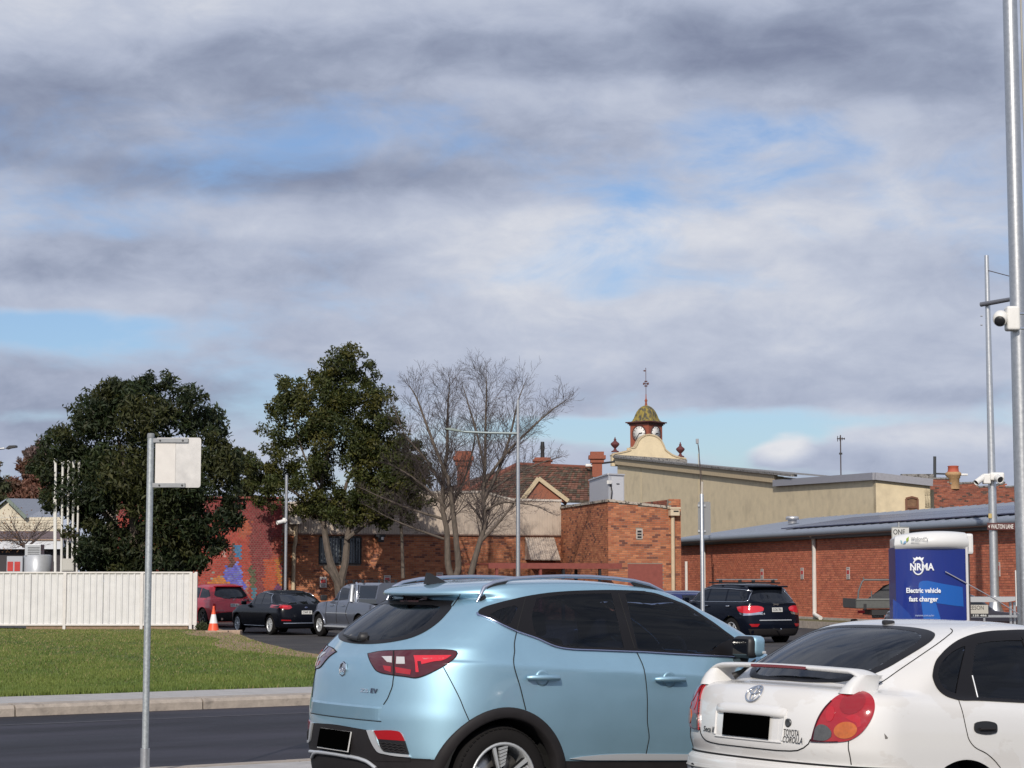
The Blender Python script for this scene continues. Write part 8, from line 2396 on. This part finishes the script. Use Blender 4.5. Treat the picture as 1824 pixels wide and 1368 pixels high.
# --- electric vehicle charger
Yc = 20.5
kpx = Yc / FPX
cxc = Xat(1657, Yc)
chg = thing('vehicle_charger', 'blue and white electric vehicle fast charger behind the white liftback', 'charger', (cxc, Yc, .0))
m_navy = mat('charger_blue', (.005, .020, .19), rough=.28, coat=.5)
m_mid = mat('charger_mid_blue', (.005, .095, .40), rough=.28, coat=.5)
m_pale = mat('charger_soft_blue', (.012, .045, .25), rough=.28, coat=.5)
m_cap = mat('charger_white', (.70, .70, .69), rough=.35, coat=.3)
Wc = 128 * kpx; hw = Wc / 2; dep = .36
def face(u):
    """bowed front: u -1..1 across, returns x, y"""
    return cxc + u * hw, Yc - .10 * (1 - u * u)
zbot, ztop = .0 + .04, Zat(976, Yc)
nseg = 24; mb = MB(); vs = []
for k in range(nseg + 1):
    u = -1 + 2 * k / nseg; x, y = face(u); vs += [(x, y, zbot), (x, y, ztop)]
mb.add(vs, [(2 * k, 2 * k + 2, 2 * k + 3, 2 * k + 1) for k in range(nseg)], True)
mb.add([(cxc - hw, Yc, zbot), (cxc - hw, Yc, ztop), (cxc - hw, Yc + dep, ztop), (cxc - hw, Yc + dep, zbot), (cxc + hw, Yc, zbot), (cxc + hw, Yc, ztop), (cxc + hw, Yc + dep, ztop), (cxc + hw, Yc + dep, zbot)],
       [(0, 1, 2, 3), (4, 7, 6, 5), (3, 2, 6, 7)])
bdy = mb.build('body', m_navy, chg)
def face_poly(name, pxs, material, off=.004):
    """flat print on the bowed front from photo pixels"""
    def fp(px_, py_):
        q = P(px_, py_, Yc - .06); u = max(-1, min(1, (q[0] - cxc) / hw)); x, y = face(u); return Vector((q[0], y - off, q[2]))
    out = []
    for a, b_ in zip(pxs, pxs[1:] + pxs[:1]):
        k = max(1, int(math.hypot(b_[0] - a[0], b_[1] - a[1]) / 4)); out += [Vector((a[0] + (b_[0] - a[0]) * i / k, a[1] + (b_[1] - a[1]) * i / k)) for i in range(k)]
    n = len(out); x0, x1 = min(p.x for p in out), max(p.x for p in out); y0, y1 = min(p.y for p in out), max(p.y for p in out)
    X, Y = np.meshgrid(np.arange(x0 + 2, x1, 5), np.arange(y0 + 2, y1, 5)); X, Y = X.ravel(), Y.ravel()
    ins = inside(X, Y, [(p.x, p.y) for p in out])
    v, e, f, *_ = delaunay_2d_cdt(out + [Vector((a, b_)) for a, b_ in zip(X[ins], Y[ins])], [(i, (i + 1) % n) for i in range(n)], [], 1, 1e-4)
    mb = MB(); mb.add([fp(q.x, q.y) for q in v], [tuple(t)[::-1] if (v[t[1]] - v[t[0]]).cross(v[t[2]] - v[t[0]]) > 0 else tuple(t) for t in f], True)
    return mb.build(name, material, bdy)
def zK(*p): return zc(1580, 930, 7.6, p)
face_poly('stripe', zK((420, 870), (425, 830), (445, 805), (480, 795), (540, 793), (760, 838), (1030, 880), (1045, 1145), (900, 1130), (650, 1095), (712, 1300), (712, 1345), (490, 1345), (470, 1200), (455, 1080)), m_mid)
face_poly('stripe', zK((95, 1040), (180, 1110), (290, 1225), (340, 1300), (350, 1345), (95, 1345)), m_pale)
def face_text(name, body, px0, px1, pbase, pheight, material, bold=.01):
    u = ((Xat((px0 + px1) / 2, Yc) - cxc) / hw); x, y = face(u); xa, xb = Xat(px0, Yc - .1), Xat(px1, Yc - .1)
    ang = math.atan(.10 * 2 * u / hw)
    X = Vector((math.cos(ang), math.sin(ang), 0)); q = Vector((x, y - .008, Zat(pbase, Yc - .1)))
    M = basis(X, (0, 0, 1), X.cross(Vector((0, 0, 1))), q - X * (xb - xa) / 2)
    return text(name, body, M, pheight * kpx, material, bdy, False, xb - xa, bold=bold)
m_let = mat('charger_lettering', (.74, .76, .80), rough=.4)
def kx(x): return 1580 + x / 7.6
def ky(y): return 930 + y / 7.6
face_text('logo_lettering', 'NRMA', kx(268), kx(585), ky(650), 90 / 7.6, m_let, .03)
face_text('print', 'Electric vehicle', kx(212), kx(668), ky(955), 62 / 7.6, m_let, .03)
face_text('print', 'fast charger', kx(250), kx(635), ky(1072), 62 / 7.6, m_let, .03)
face_text('print', 'mynrma.com.au/ev', kx(325), kx(575), ky(1275), 26 / 7.6, mat('print_dim', (.35, .42, .62), rough=.4), .01)
# ring and crown of the emblem
def fpt(X_, Y_, off=.007):
    px_, py_ = kx(X_), ky(Y_); q = P(px_, py_, Yc - .08); u = max(-1, min(1, (q[0] - cxc) / hw)); x, y = face(u); return Vector((q[0], y - off, q[2]))
rg = MB()
for a0, a1 in ((15, 165), (205, 335)):
    rg.tube([fpt(420 + 68 * math.cos(math.radians(a)), 605 + 105 * math.sin(math.radians(a))) for a in np.linspace(a0, a1, 18)], .0085, 6)
rg.build('emblem_ring', m_let, bdy)
face_poly('emblem_crown', zK((345, 478), (375, 490), (395, 468), (415, 482), (435, 466), (455, 488), (490, 475), (470, 520), (440, 512), (400, 512), (365, 522)), m_let, .006)
# white hood
mb = MB(); vs = []
prof_ = [(1.00, Zat(976, Yc), .0), (1.03, Zat(974, Yc), .05), (1.03, Zat(962, Yc), .055), (1.02, Zat(952, Yc), .02), (.90, 0, -.08)]
nS = 28
def hood_ring(zf, ex, scale):
    r = []
    for k in range(nS + 1):
        u = (-1 + 2 * k / nS) * scale; x = cxc + u * hw; y = Yc - (.10 + ex) * (1 - (u / scale) ** 2) - ex * .6; r.append((x, y, zf(u)))
    return r
crown = lambda u: Zat(955.5 - 9.5 * max(0, 1 - ((u - .25) / 1.25) ** 2) ** .8, Yc)
rings = [hood_ring(lambda u: Zat(978, Yc), .0, 1.0), hood_ring(lambda u: Zat(972.5, Yc), .045, 1.03), hood_ring(lambda u: crown(u) - .09 * 1.0, .05, 1.035), hood_ring(lambda u: crown(u) - .02, .015, 1.01), hood_ring(lambda u: crown(u), -.06, .96)]
back = []
for k in range(nS + 1):
    u = -1 + 2 * k / nS; back.append((cxc + u * hw * .96, Yc + dep, crown(u) - .03))
rings.append(back); rings.append([(x, y, Zat(976, Yc)) for x, y, z in back])
for r in rings: vs += r
m_ = nS + 1
mb.add(vs, [(i * m_ + k, i * m_ + k + 1, (i + 1) * m_ + k + 1, (i + 1) * m_ + k) for i in range(len(rings) - 1) for k in range(nS)], True)
for s_ in (0, nS): mb.add([r[s_] for r in rings], [tuple(range(len(rings)))])
hood = mb.build('hood', m_cap, chg)
hx = cxc + hw
sbx = MB().box((hx + .042, Yc + .20, Zat(968.5, Yc)), (.085, .26, Zat(950, Yc) - Zat(987, Yc)), None, .025).build('side_housing', m_cap, chg)
MB().box((hx - .012, Yc - .012, (zbot + Zat(955, Yc)) / 2), (.028, .04, Zat(955, Yc) - zbot), None, .01).build('edge_trim', mat('trim_pale', (.58, .57, .58), rough=.35), chg)
MB().box((hx + .028, Yc + .22, (zbot + Zat(987, Yc)) / 2), (.045, .20, Zat(987, Yc) - zbot)).build('side_panel', mat('side_dark', (.035, .025, .03), rough=.5), chg)
# hood lettering and leaf mark
def htxt(name, body, x0_, x1_, base, h, material):
    xa, xb = Xat(kx(x0_), Yc - .15), Xat(kx(x1_), Yc - .15); u = ((xa + xb) / 2 - cxc) / hw
    yy = Yc - .15 * (1 - (u / 1.03) ** 2) - .050
    ang = math.atan(.15 * 2 * u / hw); X = Vector((math.cos(ang), math.sin(ang), 0))
    q = Vector(((xa + xb) / 2, yy, Zat(ky(base), Yc - .15)))
    return text(name, body, basis(X, (0, 0, 1), X.cross(Vector((0, 0, 1))), q - X * (xb - xa) / 2), h / 7.6 * kpx, material, hood, False, xb - xa, bold=.005)
htxt('hood_lettering', 'Wollondilly', 310, 542, 248, 44, mat('letter_grey', (.12, .13, .13), rough=.5))
htxt('hood_lettering', 'SHIRE COUNCIL', 312, 425, 280, 16, mat('letter_soft', (.35, .36, .36), rough=.5))
for pts_, mm in (([(272, 270), (268, 225), (300, 192), (298, 235)], mat('leaf_green', (.30, .42, .04), rough=.5)), ([(195, 240), (215, 250), (222, 290), (205, 275)], mat('leaf_teal', (.25, .48, .50), rough=.5)), ([(230, 292), (240, 262), (266, 250), (262, 282)], mat('leaf_blue', (.20, .38, .60), rough=.5))):
    lf = MB(); vv = []
    for X_, Y_ in pts_:
        q = P(kx(X_), ky(Y_), Yc - .15); u = (q[0] - cxc) / hw; vv.append((q[0], Yc - .15 * (1 - (u / 1.03) ** 2) - .050, q[2]))
    lf.add(vv + [(x, y + .004, z) for x, y, z in vv], [(0, 1, 2, 3), (7, 6, 5, 4)] + [(i, 4 + i, 4 + (i + 1) % 4, (i + 1) % 4) for i in range(4)]); lf.build('leaf_mark', mm, hood)
MB().lathe([(.012, 0), (.012, .006), (.001, .007)], 10, basis((1, 0, 0), (0, 0, 1), (0, -1, 0), Vector(P(kx(968), ky(270), Yc - .06)))).build('key_lock', m_grey, hood)
MB().tube([P(kx(790), ky(672), Yc - .12), P(1718, 1037, Yc - .05), P(1770, 1066, Yc + .2), P(1815, 1094, Yc + .4)], .006, 6).build('cable_stay', mat('stay_grey', (.34, .34, .38), rough=.5), chg)
MB().box((cxc, Yc + dep / 2, .0 + .02), (Wc + .14, dep + .16, .10)).build('plinth', m_conc, chg)
